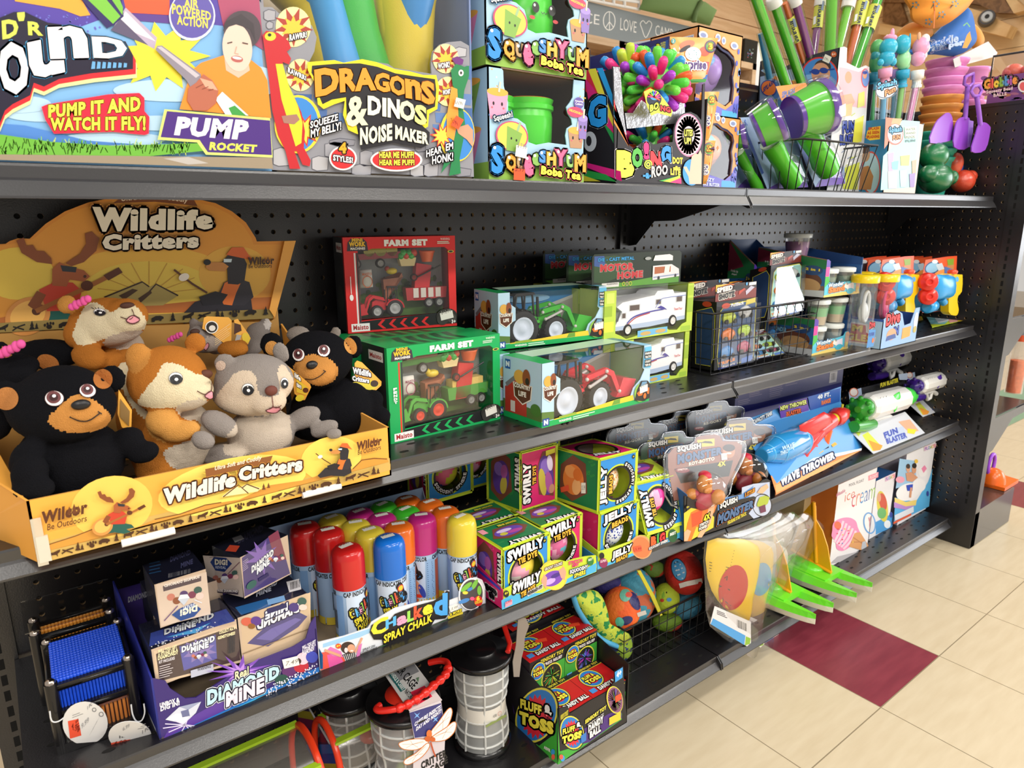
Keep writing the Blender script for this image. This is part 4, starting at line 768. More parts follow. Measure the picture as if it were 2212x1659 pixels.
p.pg([(240,640),(560,560),(600,800),(380,1000),(230,1000)],'#8fa9cf').pg([(260,690),(400,680),(520,740),(560,800),(380,900)],'#4a76b8').pg([(380,720),(560,650),(580,690),(420,740)],'#d8d85a')
p.ell(735,645,158,170,'#d8342e').ell(735,645,146,158,'#3f87d6').ell(660,680,90,60,'#7fb4ea').ell(760,560,70,62,'#3a2c2a').ell(745,615,78,92,'#d79a78').pg([(670,760),(720,700),(800,690),(855,740),(820,800),(700,800)],'#d39470')
p.ell(700,598,36,24,'#1e3f9e',-8).ell(770,588,36,24,'#1e3f9e',-8).ln([(650,600),(860,575)],12,'#1e3f9e').ell(720,675,30,13,'#f6efe8',-10).ell(735,640,12,12,'#c07e60');p.pg([(245,590),(260,580),(365,632),(660,715),(655,735),(350,660)],'#e8862e').pg([(245,590),(265,575),(360,630),(350,655)],'#8fb2d8').ell(640,720,34,26,'#dba27e')
p.ell(310,735,66,70,'#2a3f96',40).ell(310,735,58,62,'#e8782e',40).text('SPLASH',262,775,358,695,46,col='#2a2e78',bq=.06,lean=.1).pg([(255,880),(380,820),(385,890),(262,950)],'#b8c23a').text('FUN',268,940,378,885,60,col='#20242c',bq=.05)
p.ell(853,452,24,24,'#c85a2a').text('6+',838,462,868,462,22,col='#f0e4d8');p.stk(797,490,60,60,'5.99',-25)
p=Pr(mb,(x0,yb,50),(0,-1,0),'E')
p.pg([(900,560),(960,570),(1060,600),(1140,560),(1120,900),(900,880)],'#e8b0ba').ell(975,645,28,50,'#ef9a72').ell(1115,650,34,80,'#d8342e').ell(1118,650,30,72,'#5a86c8').ell(1112,620,18,36,'#d79a78').ell(1112,605,20,14,'#1e3f9e')
p.pg([(900,800),(1000,780),(1030,850),(1010,880),(910,900)],'#f0a27c').pg([(920,880),(1010,860),(1000,960),(930,975)],'#ecc07a').pg([(1060,780),(1110,760),(1110,880),(1050,900)],'#d6d84a').pg([(1030,1000),(1105,960),(1085,1180),(1010,1200)],'#d9dc4e').pg([(940,1400),(1070,1350),(1050,1580),(930,1575)],'#c9d24a')
for i in range(30):p.e=.01;x=random.uniform(910,1080);y=random.uniform(900,1560);p.ln([(x,y),(x+random.uniform(10,50),y-random.uniform(5,40))],7,random.choice(('#e9eef2','#ffffff','#7a86a8','#c8d84a')))
p.text('FUN',925,1120,1030,1100,110,95,col='#3a4fa8',out=('#eef2fa',.06),bq=.06).text('BLASTER',905,1215,1055,1190,90,80,col='#3a4fa8',out=('#eef2fa',.06),bq=.06)
mb.bld('bin',t)
def blaster(xb,yb_,xt,yt,w,col,label,Y=-5.5,cap=True,lab=False):
 a=onY('E',xb,yb_+200,Y-.3)if abs(xt-xb)<400 else onY('E',xb,yb_,Y);d=onY('E',xt,yt,Y)-onY('E',xb,yb_,Y);a=onY('E',xb,yb_,Y)-d*.35;b=onY('E',xt,yt,Y)+(d*.35 if yt<=0 else V())
 a.z=max(a.z,45);r=w*.25915/2/19.5;t=tg('water_blaster',label,'water toy',a,'water blaster tubes in the bin');ax=b-a;l=ax.length
 mb=MB();mb.lt(a,ax,[(0,r),(l,r)],CLEAR('#f2f7ea',.1),16,cap=False);mb.bld('clear_tube',t)
 mb=MB();mb.lt(a+ax*.01,ax,[(0,r*.7),(l*.97,r*.7)],M(col,.3,.5),14);mb.bld('plunger',t)
 if cap:mb=MB();mb.lt(b-ax.normalized()*.35,ax,[(0,r*1.15),(.75,r*1.15),(.8,r*.9)],M('#dcdad8',.35),16);mb.bld('cap',t)
 if lab:
  mb=MB();c=a.lerp(b,lab);u=ax.normalized();mb.lt(c,ax,[(0,r*1.03),(2.4,r*1.03)],C('#d2d65c'),16,cap=False);n=(CAM-c).normalized();n=(n-u*n.dot(u)).normalized();s=n.cross(u)
  p=Pr(mb,c+n*r*1.05,n,u=u,v=-s);p.text('FUN BLASTER',.1,-.1,2.2,-.1,.3,col='#24305a',bq=.05);p.pg([(.2,-.38),(.9,-.42),(1,-.2),(.3,-.16)],'#e2e4ea').pg([(1.5,.15),(2.3,.2),(2.2,.4),(1.4,.36)],'#8fa2c4')
  mb.bld('label',t)
blaster(300,560,245,270,60,'#3a8fd0','blue water blaster tube low behind the leftmost green one',-4.2,False)
blaster(420,610,190,-60,88,'#58c81e','leftmost green water blaster tube leaning out of the bin',-6.4,False)
blaster(545,580,355,20,84,'#4cb824','green water blaster tube with white cap, second in from the leftmost',-5.8)
blaster(610,545,440,10,64,'#e0662a','orange water blaster tube behind the purple one',-4.6,False,.55)
blaster(668,505,530,10,76,'#8a2a9a','purple water blaster tube with white cap leaning leftward',-5.2)
blaster(690,420,740,20,70,'#a04ab0','pale purple water blaster tube with yellow label beside the upright green one',-4.2,True,.6)
blaster(820,400,838,-40,104,'#6cc81e','upright thick green water blaster tube above the boy picture',-6.2,False)
blaster(895,380,975,40,84,'#7cd02a','green water blaster tube with white cap leaning to the right of the upright one',-5.6)
blaster(985,460,1105,-10,84,'#e8642c','orange water blaster tube with yellow label',-5.9,False,.5)
blaster(1040,530,1225,-20,96,'#44c01e','rightmost green water blaster tube with yellow label',-6.6,False,.5)
yf=-10.6;a=onY('F',262,1588,yf);tl=onY('F',285,976,yf);b=onY('F',530,1600,yf);fl=onX('F',95,985,a.x)
t=tg('display_box','low orange and blue carton holding the animal bubble wands','display box',((a.x+b.x)/2,-8,44.4))
mb=MB();h=tl.z-44.4;dp=min(fl.y-yf,5);mb.aabb(a.x,a.x+.08,yf,yf+dp,44.4,tl.z,{'L':C('#2f7fb0'),'*':CARD});mb.aabb(a.x,b.x,yf,yf+.08,44.4,tl.z-.1,C('#e9c9b0'));mb.aabb(b.x-.08,b.x,yf,yf+dp,44.4,tl.z,C('#5a86a8'));mb.aabb(a.x,b.x,yf+dp-.08,yf+dp,44.4,tl.z,C('#2f7fb0'));mb.aabb(a.x,b.x,yf,yf+dp,44.4,44.5,CARD)
p=Pr(mb,a,(0,-1,0),'F');p.pg([(283,978),(340,985),(300,1200),(270,1240)],'#ea6a2e').pg([(340,985),(420,990),(380,1080),(330,1070)],'#ef9a5a').pg([(420,1000),(568,1012),(545,1250),(500,1560),(240,1585),(262,1300),(330,1230)],'#9fd6d2')
p.ell(362,1120,70,90,'#b8563a').ell(362,1115,62,80,'#e8f0f4').text('Splash',312,1120,418,1110,62,col='#4aa0cc',out=('#26364a',.1),bq=.05).text('FUN',340,1170,405,1160,40,col='#ef8a2a',out=('#7a3a1a',.1),bq=.05)
for(x,y,w,hh,c)in((300,1280,50,150,'#ea9ac0'),(405,1300,80,80,'#ecd05a'),(300,1430,80,140,'#f2b6c6'),(400,1420,60,140,'#a9cfe8'),(330,1350,60,60,'#6fc6d8'),(500,1340,40,120,'#d79a78'),(480,1450,50,110,'#8a6ab0'),(440,1060,100,90,'#f2f0c8')):p.pg([(x,y),(x+w,y-10),(x+w-8,y+hh),(x+5,y+hh)],c)
for i in range(4):p.text(('WATER','WAND','POOL','FUN')[i],450,1090+32*i,530,1084+32*i,20,col='#2a5a5a',bq=.03)
p=Pr(mb,(a.x,0,50),(-1,0,0),'F');p.pg([(130,1090),(170,1060),(240,1050),(235,1160),(150,1170),(115,1150)],'#f2c83a')
for i in range(3):p.text(('SPLASH','AS SEEN','SPLASHING')[i],138-8*i,1088+34*i,228,1080+34*i,26,col='#c8402a',bq=.05)
p.ell(160,1440,80,180,'#c8504a').ell(160,1440,70,165,'#a8c8d8').ell(105,1290,46,60,'#b8906a').pg([(60,1400),(140,1380),(180,1470),(160,1580),(55,1580)],'#b07850').ell(100,1250,50,30,'#4a3428')
mb.bld('carton',t)
def wand(pts,collar,tube,parts,Y,label):
 (cx,cy),(tx,ty),(bx,by)=pts;A=onY('F',bx,by,Y);Cc=onY('F',tx,ty,Y);K=onY('F',cx,cy,Y);t=tg('bubble_wand',label,'bubble wand',A,'animal bubble wands in the carton')
 ax=Cc-A;low=A-ax*.2;low.z=max(low.z,44.6)
 mb=MB();mb.lt(low,Cc-low,[(0,.42),((Cc-low).length,.42)],CLEAR('#f4f8fa',.12),16,cap=False);mb.bld('clear_tube',t)
 mb=MB();mb.lt(low,Cc-low,[(0,.26),((Cc-low).length,.26)],M(tube,.3),12);mb.bld('rod',t)
 mb=MB();d=(K-Cc);mb.lt(Cc-d*.35,d,[(0,.48),(.25,.48),(.3,.4),(.8,.42),(.82,.6),(1.6,.63),(1.65,.5)],M(collar,.35),20);mb.bld('collar',t)
 mb=MB()
 for(x,y,rx,ry,c)in parts:k=.25923/19.5;mb.ell(onY('F',x,y,Y-.1*(rx<40)),(rx*k,rx*k*.9,ry*k),M(c,.3,.5),16,10)
 mb.bld('animal_topper',t)
wand(((185,620),(175,720),(165,980)),'#2a86a8','#3fae5a',[(215,400,55,60,'#6cc07a'),(205,520,55,80,'#58b07a'),(200,470,40,50,'#3fa6b8')],-7.2,'bubble wand with a green animal topper at the back of the carton')
wand(((372,560),(365,680),(345,980)),'#b79ae6','#9fd2f0',[(385,480,38,70,'#a68adc'),(385,430,30,40,'#a68adc')],-7.8,'bubble wand with a lilac topper in the middle of the carton')
wand(((278,600),(275,690),(255,980)),'#f0a6cc','#7cc2ea',[(305,395,66,62,'#2fb6d8'),(290,485,60,55,'#2fb0d4'),(240,520,24,24,'#2fb0d4'),(345,515,26,30,'#2fb0d4'),(320,318,50,26,'#f2a0c4'),(338,278,16,34,'#f2a0c4'),(285,395,8,8,'#222630')],-9,'bubble wand with a blue unicorn topper and pink collar')
wand(((425,615),(420,700),(385,980)),'#2fa6d0','#9fdc7c',[(420,370,62,66,'#2fb4d4'),(445,390,36,50,'#a8e6a0'),(430,500,55,70,'#9fe2a8'),(470,420,14,120,'#22a6c8'),(452,545,30,30,'#9fe2a8')],-8.6,'bubble wand with a teal and green dinosaur topper')
wand(((548,570),(540,690),(480,980)),'#f2efec','#ec9ac8',[(575,390,62,66,'#f0a6cc'),(550,490,56,52,'#efa2ca'),(612,330,34,40,'#f6f2f0'),(612,400,36,40,'#f6f2f0'),(600,460,26,30,'#f6f2f0'),(560,300,14,28,'#f2b08a')],-9.4,'bubble wand with a pink animal topper, white mane and white collar')
mb=MB();pts=smp([(205,760),(225,710),(290,690),(370,680),(385,720),(360,770),(300,815),(235,822)],3);mb.extr([onY('F',x,y,-11)for x,y in pts],(0,.04,0),C('#dfe9f0'));p=Pr(mb,onY('F',290,750,-11),(0,-1,0),'F');p.text('Splash',215,760,378,720,70,col='#3fa8dc',out=('#26405e',.12),bq=.05).text('Fun',275,805,365,762,50,col='#ef8a2a',out=('#2a3040',.12),bq=.05);p.ring(293,752,92,62,8,'#26364a',14)
tag(mb.bld('hang_tag'),'splash-shaped paper tag hanging in front of the bubble wands','tag')
def bucket(o,col,label,s=1.0):
 t=tg('sand_bucket',label,'bucket',o,'nested sand buckets');m=M(col,.3,.5)
 mb=MB();mb.lt(o,(0,0,1),[(0,0),(0,1.45*s),(.1,1.5*s),(3.9,1.98*s),(3.95,2.1*s),(4.3,2.22*s),(4.42,2.24*s),(4.46,2.1*s),(4.3,2.0*s),(.3,1.4*s),(.3,0)],m,32,cap=False);mb.bld('bucket_body',t)
 mb=MB();mb.aabb(o.x+1.9*s,o.x+2.62*s,o.y-.4,o.y+.4,o.z+4.12,o.z+4.42,m);mb.bld('handle_lug',t)
bo=onY('F',690,1300,-6.4);bo.z=44.4;nb=0;cols=['#3fc0a6']*4+['#f2a552']*4+['#f79ade']*4;top=onY('F',690,470,-6.4).z;stp=(top-4.46-44.4)/11
ordn=['lowest','second','third','fourth','fifth','sixth','seventh','eighth','ninth','tenth','eleventh','topmost']
for i,c in enumerate(cols):bucket(bo+V((0,0,stp*i)),c,['teal','orange','pink'][i//4]+' sand bucket, '+ordn[i]+(' from the bottom' if 0<i<11 else '')+' of the tall nested stack')
b2=onY('F',935,1100,-3.6);b2.z=44.4;st2=(onY('F',935,550,-3.6).z-4.46-44.4)/6
for i,c in enumerate(['#e4efe8','#d8ece4','#f0ae72','#f0ae72','#ef8ed6','#f29ade','#f29ade']):bucket(b2+V((0,0,st2*i)),c,['white','white','orange','orange','pink','pink','pink'][i]+' sand bucket, '+(ordn[i]if i<6 else 'topmost')+(' from the bottom' if 0<i<6 else '')+' of the shorter stack behind the shovels',.92)
def shovel(blade,shaft,grip,Y,label,col='#9a4fd0',stripe=None):
 m=M(col,.3,.5);o=onY('F',*blade[0],Y);t=tg('toy_shovel',label,'toy shovel',o,'purple toy shovels')
 mb=MB();mb.extr([onY('F',x,y,Y)for x,y in smp(blade,3)],(0,.12,0),m)
 if stripe:mb.extr([onY('F',x,y,Y-.05)for x,y in stripe],(0,.4,0),M('#b58ae8',.3))
 mb.bld('blade',t)
 if shaft:mb=MB();mb.tube([onY('F',x,y,Y)for x,y in shaft],.24,M('#a066d8',.3),10);mb.bld('shaft',t)
 if grip:mb=MB();mb.tube([onY('F',x,y,Y)for x,y in grip],.17,M('#a066d8',.3),8,closed=True);mb.bld('grip',t)
shovel([(655,1190),(700,1030),(760,965),(805,938),(838,980),(848,1110),(842,1165)],None,None,-9.4,'purple toy shovel blade hanging against the teal bucket')
shovel([(855,1225),(865,1060),(895,990),(950,975),(988,1010),(975,1225)],[(945,990),(955,840),(965,715)],[(945,640),(1012,612),(1010,690),(975,725),(935,700)],-9.8,'purple toy shovel with pale striped edge, between the other two',stripe=[(975,1000),(1015,1010),(1010,1100),(985,1225),(970,1225)])
shovel([(1000,1262),(1035,1120),(1065,1035),(1110,1020),(1150,1050),(1155,1090),(1112,1250)],[(1072,1040),(1055,900),(1040,805)],[(995,760),(1015,720),(1060,710),(1082,750),(1060,800),(1015,800)],-10.9,'rightmost purple toy shovel, flat blade against the pegboard')
def glit(c):return M(c,.18,.6,.25,700,0,0,.35,.4)
for nm,parts,col,Y,lb in(('a',[(685,1300,130,105)],'#157a44',-9,'round green glitter pool toy on top of its twin'),('b',[(700,1488,172,118),(835,1480,48,58),(640,1450,90,70)],'#12703e',-9.6,'green glitter pool toy standing on the shelf, blunt snout'),('c',[(862,1365,62,92)],'#e0583a',-8.4,'orange glitter pool toy behind the green ones, upper one'),('d',[(925,1510,105,95),(990,1470,62,52)],'#d8492c',-9.0,'orange glitter pool toy with a beak, on the shelf')):
 mb=MB();k=.25923/19
 for x,y,rx,ry in parts:mb.ell(onY('F',x,y,Y),(rx*k,min(rx,ry)*k,ry*k),glit(col),24,14)
 tag(mb.bld('pool_toy'),lb,'pool toy','glitter pool toys')
mb=MB();mb.extr([onY('F',x,y,-7.6)for x,y in[(900,1380),(960,1375),(1030,1420),(1100,1515),(985,1612),(900,1600)]],(0,.5,0),M('#1f62d0',.3));mb.extr([onY('F',x,y,-7)for x,y in[(910,1310),(985,1315),(990,1370),(920,1385)]],(0,.4,0),M('#1f9ad0',.3));tag(mb.bld('sand_mould'),'blue plastic sand mould behind the orange glitter toys','sand toy')
mb=MB();mb.extr([onY('F',x,y,-8.2)for x,y in[(845,492),(1138,345),(1215,440),(1200,470),(860,562)]],(0,.06,0),M('#cfc6c4',.35));tag(mb.bld('price_card'),'blank pale plastic price card sticking out over the bucket stack','price card')
t=tg('float_vest','orange flowered and blue swim float vest piled on the bucket stack','swim vest',onY('F',700,460,-7))
mb=MB();FB=M('#2a6cc0',.6,.3,.1,300);pil(mb,[onY('F',x,y,-7.6)for x,y in smp([(455,445),(520,400),(640,330),(760,220),(860,120),(930,60),(965,130),(985,240),(1000,340),(960,410),(850,470),(700,455),(560,460)],3)],1.6,FB);b_=mb.bld('blue_panel',t)
bvh=BVHTree.FromPolygons(mb.v,mb.f);m2=MB();p=Pr(m2,onY('F',780,380,-9),(0,-1,0),'F',bvh=bvh);p.e=.02
p.text('Puddle',655,400,885,345,62,col='#2a6cc0',out=[('#b8cdf0',.06)],bq=.02).text('Jumper',655,445,935,385,58,col='#2a6cc0',out=[('#b8cdf0',.06)],bq=.04);p.pg([(920,400),(960,290),(985,260),(998,330),(960,400)],'#f0a24a').ln([(930,215),(960,190),(985,225)],10,'#7cc07a');m2.bld('lettering',t)
mb=MB();OR=M('#ee9a3c',.6,.3,.1,300);pil(mb,[onY('F',x,y,-8.4)for x,y in smp([(470,-60),(500,60),(510,150),(560,195),(680,240),(760,200),(860,120),(930,40),(950,-60)],3)],2.0,OR);bvh=BVHTree.FromPolygons(mb.v,mb.f);mb.bld('orange_panel',t)
m2=MB();p=Pr(m2,onY('F',700,100,-9),(0,-1,0),'F',bvh=bvh)
for fx,fy in((570,130),(750,120),(530,40),(700,30),(860,30),(640,180)):
 for k in range(5):p.e=.02;p.ell(fx+24*math.cos(k*1.26),fy+22*math.sin(k*1.26),9,9,'#7d96a0',seg=8)
 p.e=.02;p.ln([(fx-40,fy+40),(fx-20,fy+10)],6,'#5a6a4a')
p.e=.02;p.ln([(680,-40),(690,90),(685,235)],8,'#c86a24');m2.bld('flower_print',t)
mb=MB();pil(mb,[onY('F',x,y,-6.4)for x,y in smp([(375,300),(450,210),(530,185),(620,220),(640,330),(520,400),(420,420)],3)],1.2,M('#eaa24a',.6));mb.bld('side_flap',t);mb=MB();pil(mb,[onY('F',x,y,-6)for x,y in smp([(980,200),(1030,240),(1072,340),(1060,390),(1010,400)],3)],.8,M('#eaa24a',.6));mb.bld('side_flap',t)
X=52.7;a=onX('F',1120,858,X);z=55.02;y1=a.y;t=tg('display_box','purple display carton of squeeze balls on top of the end unit','display box',(X+3,y1-5,z))
hz=onX('F',1090,655,X).z-z;mb=MB();mb.box((X,y1,z),(0,-11,0),(6,0,0),(0,0,hz),{'F':C('#7a4a86'),'*':C('#6a3f72')},'T')
p=Pr(mb,(X,y1,z),(-1,0,0),'F')
for i in range(50):p.e=.006;p.ell(random.uniform(1100,1520),random.uniform(650,840),random.uniform(15,40),random.uniform(10,22),random.choice(('#8a5a9a','#b87a5a','#a86a8a','#6a4a8a')),seg=8)
p.text('Globbie',1100,750,1380,700,85,col='#f0a24a',out=[('#6a2a4a',.2),('#f4ead8',.08)],bq=.07,cols=['#f2b04a','#ef6a5a','#f2d24a','#8ab84a','#5a9ad0','#b86ab8','#f2a04a']).text('Squeezy Bead',1120,790,1340,755,36,col='#f0d8d8',bq=.04).text('BALLS',1180,810,1290,795,30,col='#f0d8d8',bq=.04).ell(1430,720,46,50,'#f2ece8').ell(1430,720,32,36,'#e86a6a');mb.bld('carton',t)
mb=MB();mb.box((X+.1,y1-.1,z+hz),(0,-10.8,0),(.06,0,0),(0,0,2.2),CLEAR(gloss=.06));mb.tube([(X+.1,y1,z+hz),(X+.1,y1,z+hz+2.3),(X+.1,y1-11,z+hz+2.3)],.12,M('#2c2c30'));mb.bld('clear_guard',t)
for i in range(5):mb=MB();mb.ell((X+2.2,y1-1.6-i*1.9,z+hz+.5),(1.3,1.1,1.0),M('#f0714a',.35,.5,.3,200));tag(mb.bld('squeeze_ball'),'orange bumpy squeeze ball in the carton on top of the end unit','toy ball','orange squeeze balls in the carton')
# ================================================================ second shelf: tray of plush animals
ORG=C('#f0ae46')
TY=-13.0;tX0,tX1=-44.75,-29.2;tz0,tz1=29.12,31.78;HY=-3.2
t=tg('display_tray','orange card display tray with tall printed back, full of plush animals','display tray',(-37,-8,29.45))
mb=MB();mb.aabb(tX0,tX1,TY,TY+.1,tz0,tz1,{'F':ORG,'*':C('#d9a050')});mb.aabb(tX0,tX1,TY,-12.1,tz0,tz0+.08,ORG)
mb.box((tX0,TY,29.5),(tX1-tX0-.3,0,0),(0,HY-TY,0),(0,0,.08),CARD)
mb.extr([(tX0,TY,29.2),(-47.0,-8.4,29.5),(-46.2,HY,29.5),(-46.2,HY,34),(-47.2,-8.4,33.2),(tX0,TY,tz1)],(.1,0,0),{0:0}and C('#eaa545'))
mb.extr([(tX1,TY,29.2),(-30.6,HY,29.5),(-31,HY,36.2),(-30.2,-8,32.6),(tX1,TY,tz1)],(-.1,0,0),C('#e0a04a'))
p=Pr(mb,(tX0,TY,30),(0,-1,0),'J')
p.pg([(205,690),(2170,210),(2170,245),(210,768)],'#c9a458').pg([(205,655),(2165,178),(2170,245),(210,768)],'#cda95a')
p.ell(620,450,230,170,'#f6c95c',12).ell(1290,330,420,150,'#f8e06a',12).ell(1840,180,170,120,'#f6d25e',12)
p.pg([(270,660),(420,610),(520,570),(700,590),(860,520),(1000,490),(1140,440),(1330,410),(1500,330),(1700,300),(1780,270),(1960,240),(2010,190),(2150,180),(2160,200),(280,690)],'#d6963c')
p.ln([(270,660),(420,612),(520,572)],5,'#7a4a1c').ln([(860,520),(1000,490),(1140,440),(1230,425)],5,'#7a4a1c').ln([(1960,240),(2010,190),(2080,180),(2150,184)],5,'#7a4a1c')
def tree(p,x,y,s,c='#6b3a1c'):p.pg([(x,y),(x-s*.32,y),(x-s*.12,y-s*.4),(x-s*.22,y-s*.38),(x,y-s),(x+s*.2,y-s*.42),(x+s*.12,y-s*.42),(x+s*.32,y-.06*s)],c)
def icons(p,L,s,c='#4b2a14'):
 for i,(x,y)in enumerate(L):
  k=i%6
  if k==0:p.pg([(x-s,y),(x-s*.9,y-s*.7),(x-s*.3,y-s*.8),(x+.5*s,y-s*1.2),(x+s,y-s*1.4),(x+.9*s,y-s*.9),(x+.5*s,y-s*.6),(x+.55*s,y-.1*s),(x+.4*s,y-.1*s),(x+.3*s,y-s*.4),(x-.6*s,y-.3*s),(x-.7*s,y)],c)
  elif k==1:p.ln([(x-s,y),(x,y-s*.7),(x+s*1.2,y-s*1.1)],s*.25,c).ln([(x-s*.9,y-s*.7),(x,y-s*.5),(x+s,y-s*.2)],s*.25,c)
  elif k==2:tree(p,x-s*.3,y,s*1.6,c);tree(p,x+s*.5,y-s*.15,s*1.1,c)
  elif k==3:
   p.ell(x,y-s*.35,s*.5,s*.4,c,seg=12)
   for q in(-.75,-.28,.25,.7):p.ell(x+q*s,y-s*(1.0-.3*abs(q))-q*s*.2,s*.2,s*.28,c,seg=8)
  elif k==4:p.pg([(x-s,y),(x-s,y-s*.6),(x-.3*s,y-s),(x+.5*s,y-s*1.05),(x+s,y-s*.9),(x+s*1.1,y-s*.6),(x+.7*s,y-s*.4),(x+.7*s,y-.2*s),(x+.4*s,y-.15*s),(x+.3*s,y-s*.35),(x-.4*s,y-.25*s),(x-.5*s,y)],c)
  else:tree(p,x,y,s*1.5,c)
icons(p,[(305+68.5*i,728-17.6*i)for i in range(27)],30)
def moose(p,x,y,s,m=1):  # a moose playing a guitar
 Q=lambda L:[(x+a*s,y+b*s)for a,b in L];br='#8a4a26';dk='#5c2f18'
 p.pg(Q([(-52,60),(-30,38),(10,44),(62,52),(75,66),(40,72),(60,84),(30,92),(-10,86),(-48,92)]),'#1f5a50').ell(x-62*s,y+62*s,46*s,36*s,'#d9924a',25).ell(x-62*s,y+60*s,36*s,27*s,'#f0b85e',25).ell(x-45*s,y+52*s,9*s,8*s,'#5a3018')
 p.pg(Q([(-40,10),(-8,-6),(26,-4),(44,12),(34,50),(-24,52)]),'#c8402a');p.pg(Q([(-44,12),(-62,40),(-40,56),(-20,46),(-36,38),(-26,20)]),br);p.ln(Q([(-46,52),(40,12),(92,-14)]),9*s,'#a8662e').pg(Q([(86,-18),(116,-34),(124,-24),(96,-8)]),dk)
 p.ell(x+54*s,y+2*s,12*s,10*s,dk);p.pg(Q([(-14,2),(-14,-30),(0,-44),(16,-36),(48,-28),(60,-16),(48,-6),(20,-10),(14,4)]),'#a85a30').pg(Q([(-14,-40),(-44,-44),(-74,-62),(-84,-86),(-70,-92),(-64,-76),(-52,-78),(-44,-66),(-30,-66),(-16,-52)]),br).pg(Q([(12,-42),(40,-60),(52,-80),(50,-100),(64,-104),(78,-90),(72,-66),(48,-44),(24,-36)]),br)
 p.pg(Q([(2,-38),(34,-34),(32,-24),(6,-26)]),'#2b3038').ell(x+50*s,y-16*s,3*s,3*s,'#4a2412')
def bear(p,x,y,s):  # a bear toasting a marshmallow
 Q=lambda L:[(x+a*s,y+b*s)for a,b in L];bk='#26242c'
 p.pg(Q([(-110,92),(-70,52),(-30,40),(30,34),(66,46),(70,76),(30,96),(-40,92),(-96,104)]),bk).pg(Q([(-20,48),(0,6),(24,-8),(62,4),(72,40),(50,60),(10,60)]),'#2f2c34').pg(Q([(-10,40),(2,6),(24,-4),(42,4),(30,30),(20,60),(0,58)]),'#e0722e')
 p.pg(Q([(10,8),(8,-36),(-4,-44),(14,-66),(44,-64),(56,-40),(50,2),(34,10)]),bk).pg(Q([(-2,-44),(-38,-44),(-44,-32),(-34,-24),(2,-22),(12,-34)]),'#c98846').ell(x-40*s,y-44*s,9*s,7*s,'#17161a').pg(Q([(0,-52),(20,-52),(18,-44),(0,-44)]),'#cfe2ec')
 p.pg(Q([(6,-62),(20,-80),(48,-80),(60,-62),(74,-46),(54,-52)]),'#d8642e').ln(Q([(-120,-26),(-76,8),(-40,30)]),5*s,'#5a3018').ell(x-96*s,y-8*s,13*s,9*s,'#f6eee0',20).pg(Q([(-60,40),(-20,26),(10,34),(-6,56),(-50,60)]),'#1f1d24')
moose(p,650,480,1.3);bear(p,1880,180,1.05)
p.text('Wilcor',228,550,485,485,72,col='#5a2d16',bq=.05,lean=.03).text('Be Outdoors',262,582,482,530,36,col='#5a2d16',bq=.012,lean=.03);tree(p,385,492,46);tree(p,412,488,56);tree(p,436,482,40)
p.text('Wilcor',1980,140,2120,105,50,col='#5a2d16',bq=.05,lean=.03).text('Be Outdoors',1988,162,2116,130,26,col='#5a2d16',bq=.012);tree(p,2062,100,26);tree(p,2078,96,34);tree(p,2096,92,26)
p.pg([(1230,395),(1310,330),(1330,345),(1370,322),(1450,345),(1430,365)],'#e9dca2').ln([(1240,395),(1325,328),(1380,375)],6,'#5a3218').ln([(1345,345),(1372,324),(1440,350)],6,'#5a3218');tree(p,1465,355,36);tree(p,1492,345,30)
for a in range(9):q=math.radians(200+16*a);p.e-=p.STEP;p.ln([(1330+60*math.cos(q),330+30*math.sin(q)),(1330+260*math.cos(q),330+120*math.sin(q))],3,'#f2c64a')
p.pg([(1140,240),(1515,165),(1500,205),(1145,285)],'#8a5428').text('Ultra Soft and Cuddly',1190,255,1450,195,32,col='#f6e6d0',bq=.02,lean=.2)
def logo(p,a,b,s):
 p.text('Wildlife',*a,col='#f4ecd8',out=[('#c98a3a',.13),('#4a1f10',.085)],bq=.07,lean=.02);p.text('Critters',*b,col='#f4ecd8',out=[('#c98a3a',.13),('#4a1f10',.085)],bq=.07,lean=.02)
logo(p,(905,445,1310,335,95,80),(1325,310,1680,250,80,82),1)
mb.bld('tray',t)
mb=MB();mb.box(onY('J',165,520,TY-.05),(.35,0,0),(0,-.06,0),(0,0,-2),CLEAR('#f4ead4',.15,dn=.45));c=onY('J',205,765,TY-.05);mb.aabb(c.x+.1,c.x+.5,TY-.12,TY-.02,c.z,c.z+1.1,CLEAR('#f6f0e0',.2,dn=.6));mb.bld('corner_clip',t)
for a,b in(((675,655),(970,580)),((1680,385),(1892,333))):  # white price slots on the shelf edge under the tray
 mb=MB();P0=onY('J',*a,-13.08);P1=onY('J',*b,-13.08);mb.tube([P0,P1],.17,M('#f2f1ef',.3),10);tag(mb.bld('label_holder'),'short white label holder clipped under the orange tray, '+('near the guitar-playing moose' if a[0]<1000 else 'near the bear print'),'label holder')
mb=MB();hd=[(0,1072),(-40,1072),(-40,430),(40,425),(70,405),(130,385),(215,388),(330,280),(470,190),(640,125),(860,82),(1130,76),(1400,95),(1560,130),(1680,190),(1780,270),(1850,380),(1860,408),(2142,402),(1990,965),(1960,985),(1000,1020)]
mb.extr([onY('G',x,y,HY)for x,y in hd],(0,.08,0),C('#dc8f34'));mb.box((-46.1,HY,29.5),(14.9,0,0),(0,.08,0),(0,0,7.6),C('#b98a48'))
p=Pr(mb,(0,HY,40),(0,-1,0),'G')
p.pg([(90,425),(240,390),(360,290),(500,200),(680,140),(880,105),(1130,98),(1380,118),(1540,150),(1660,210),(1760,290),(1820,380),(1835,430),(2040,430),(1960,890),(-40,960),(-40,450)],'#e29a3a')
p.ell(1080,700,620,260,'#eab848',rings=1).ell(1080,740,460,190,'#e8c850').ell(130,640,260,190,'#e8c850').ell(1700,640,260,200,'#e6b048')
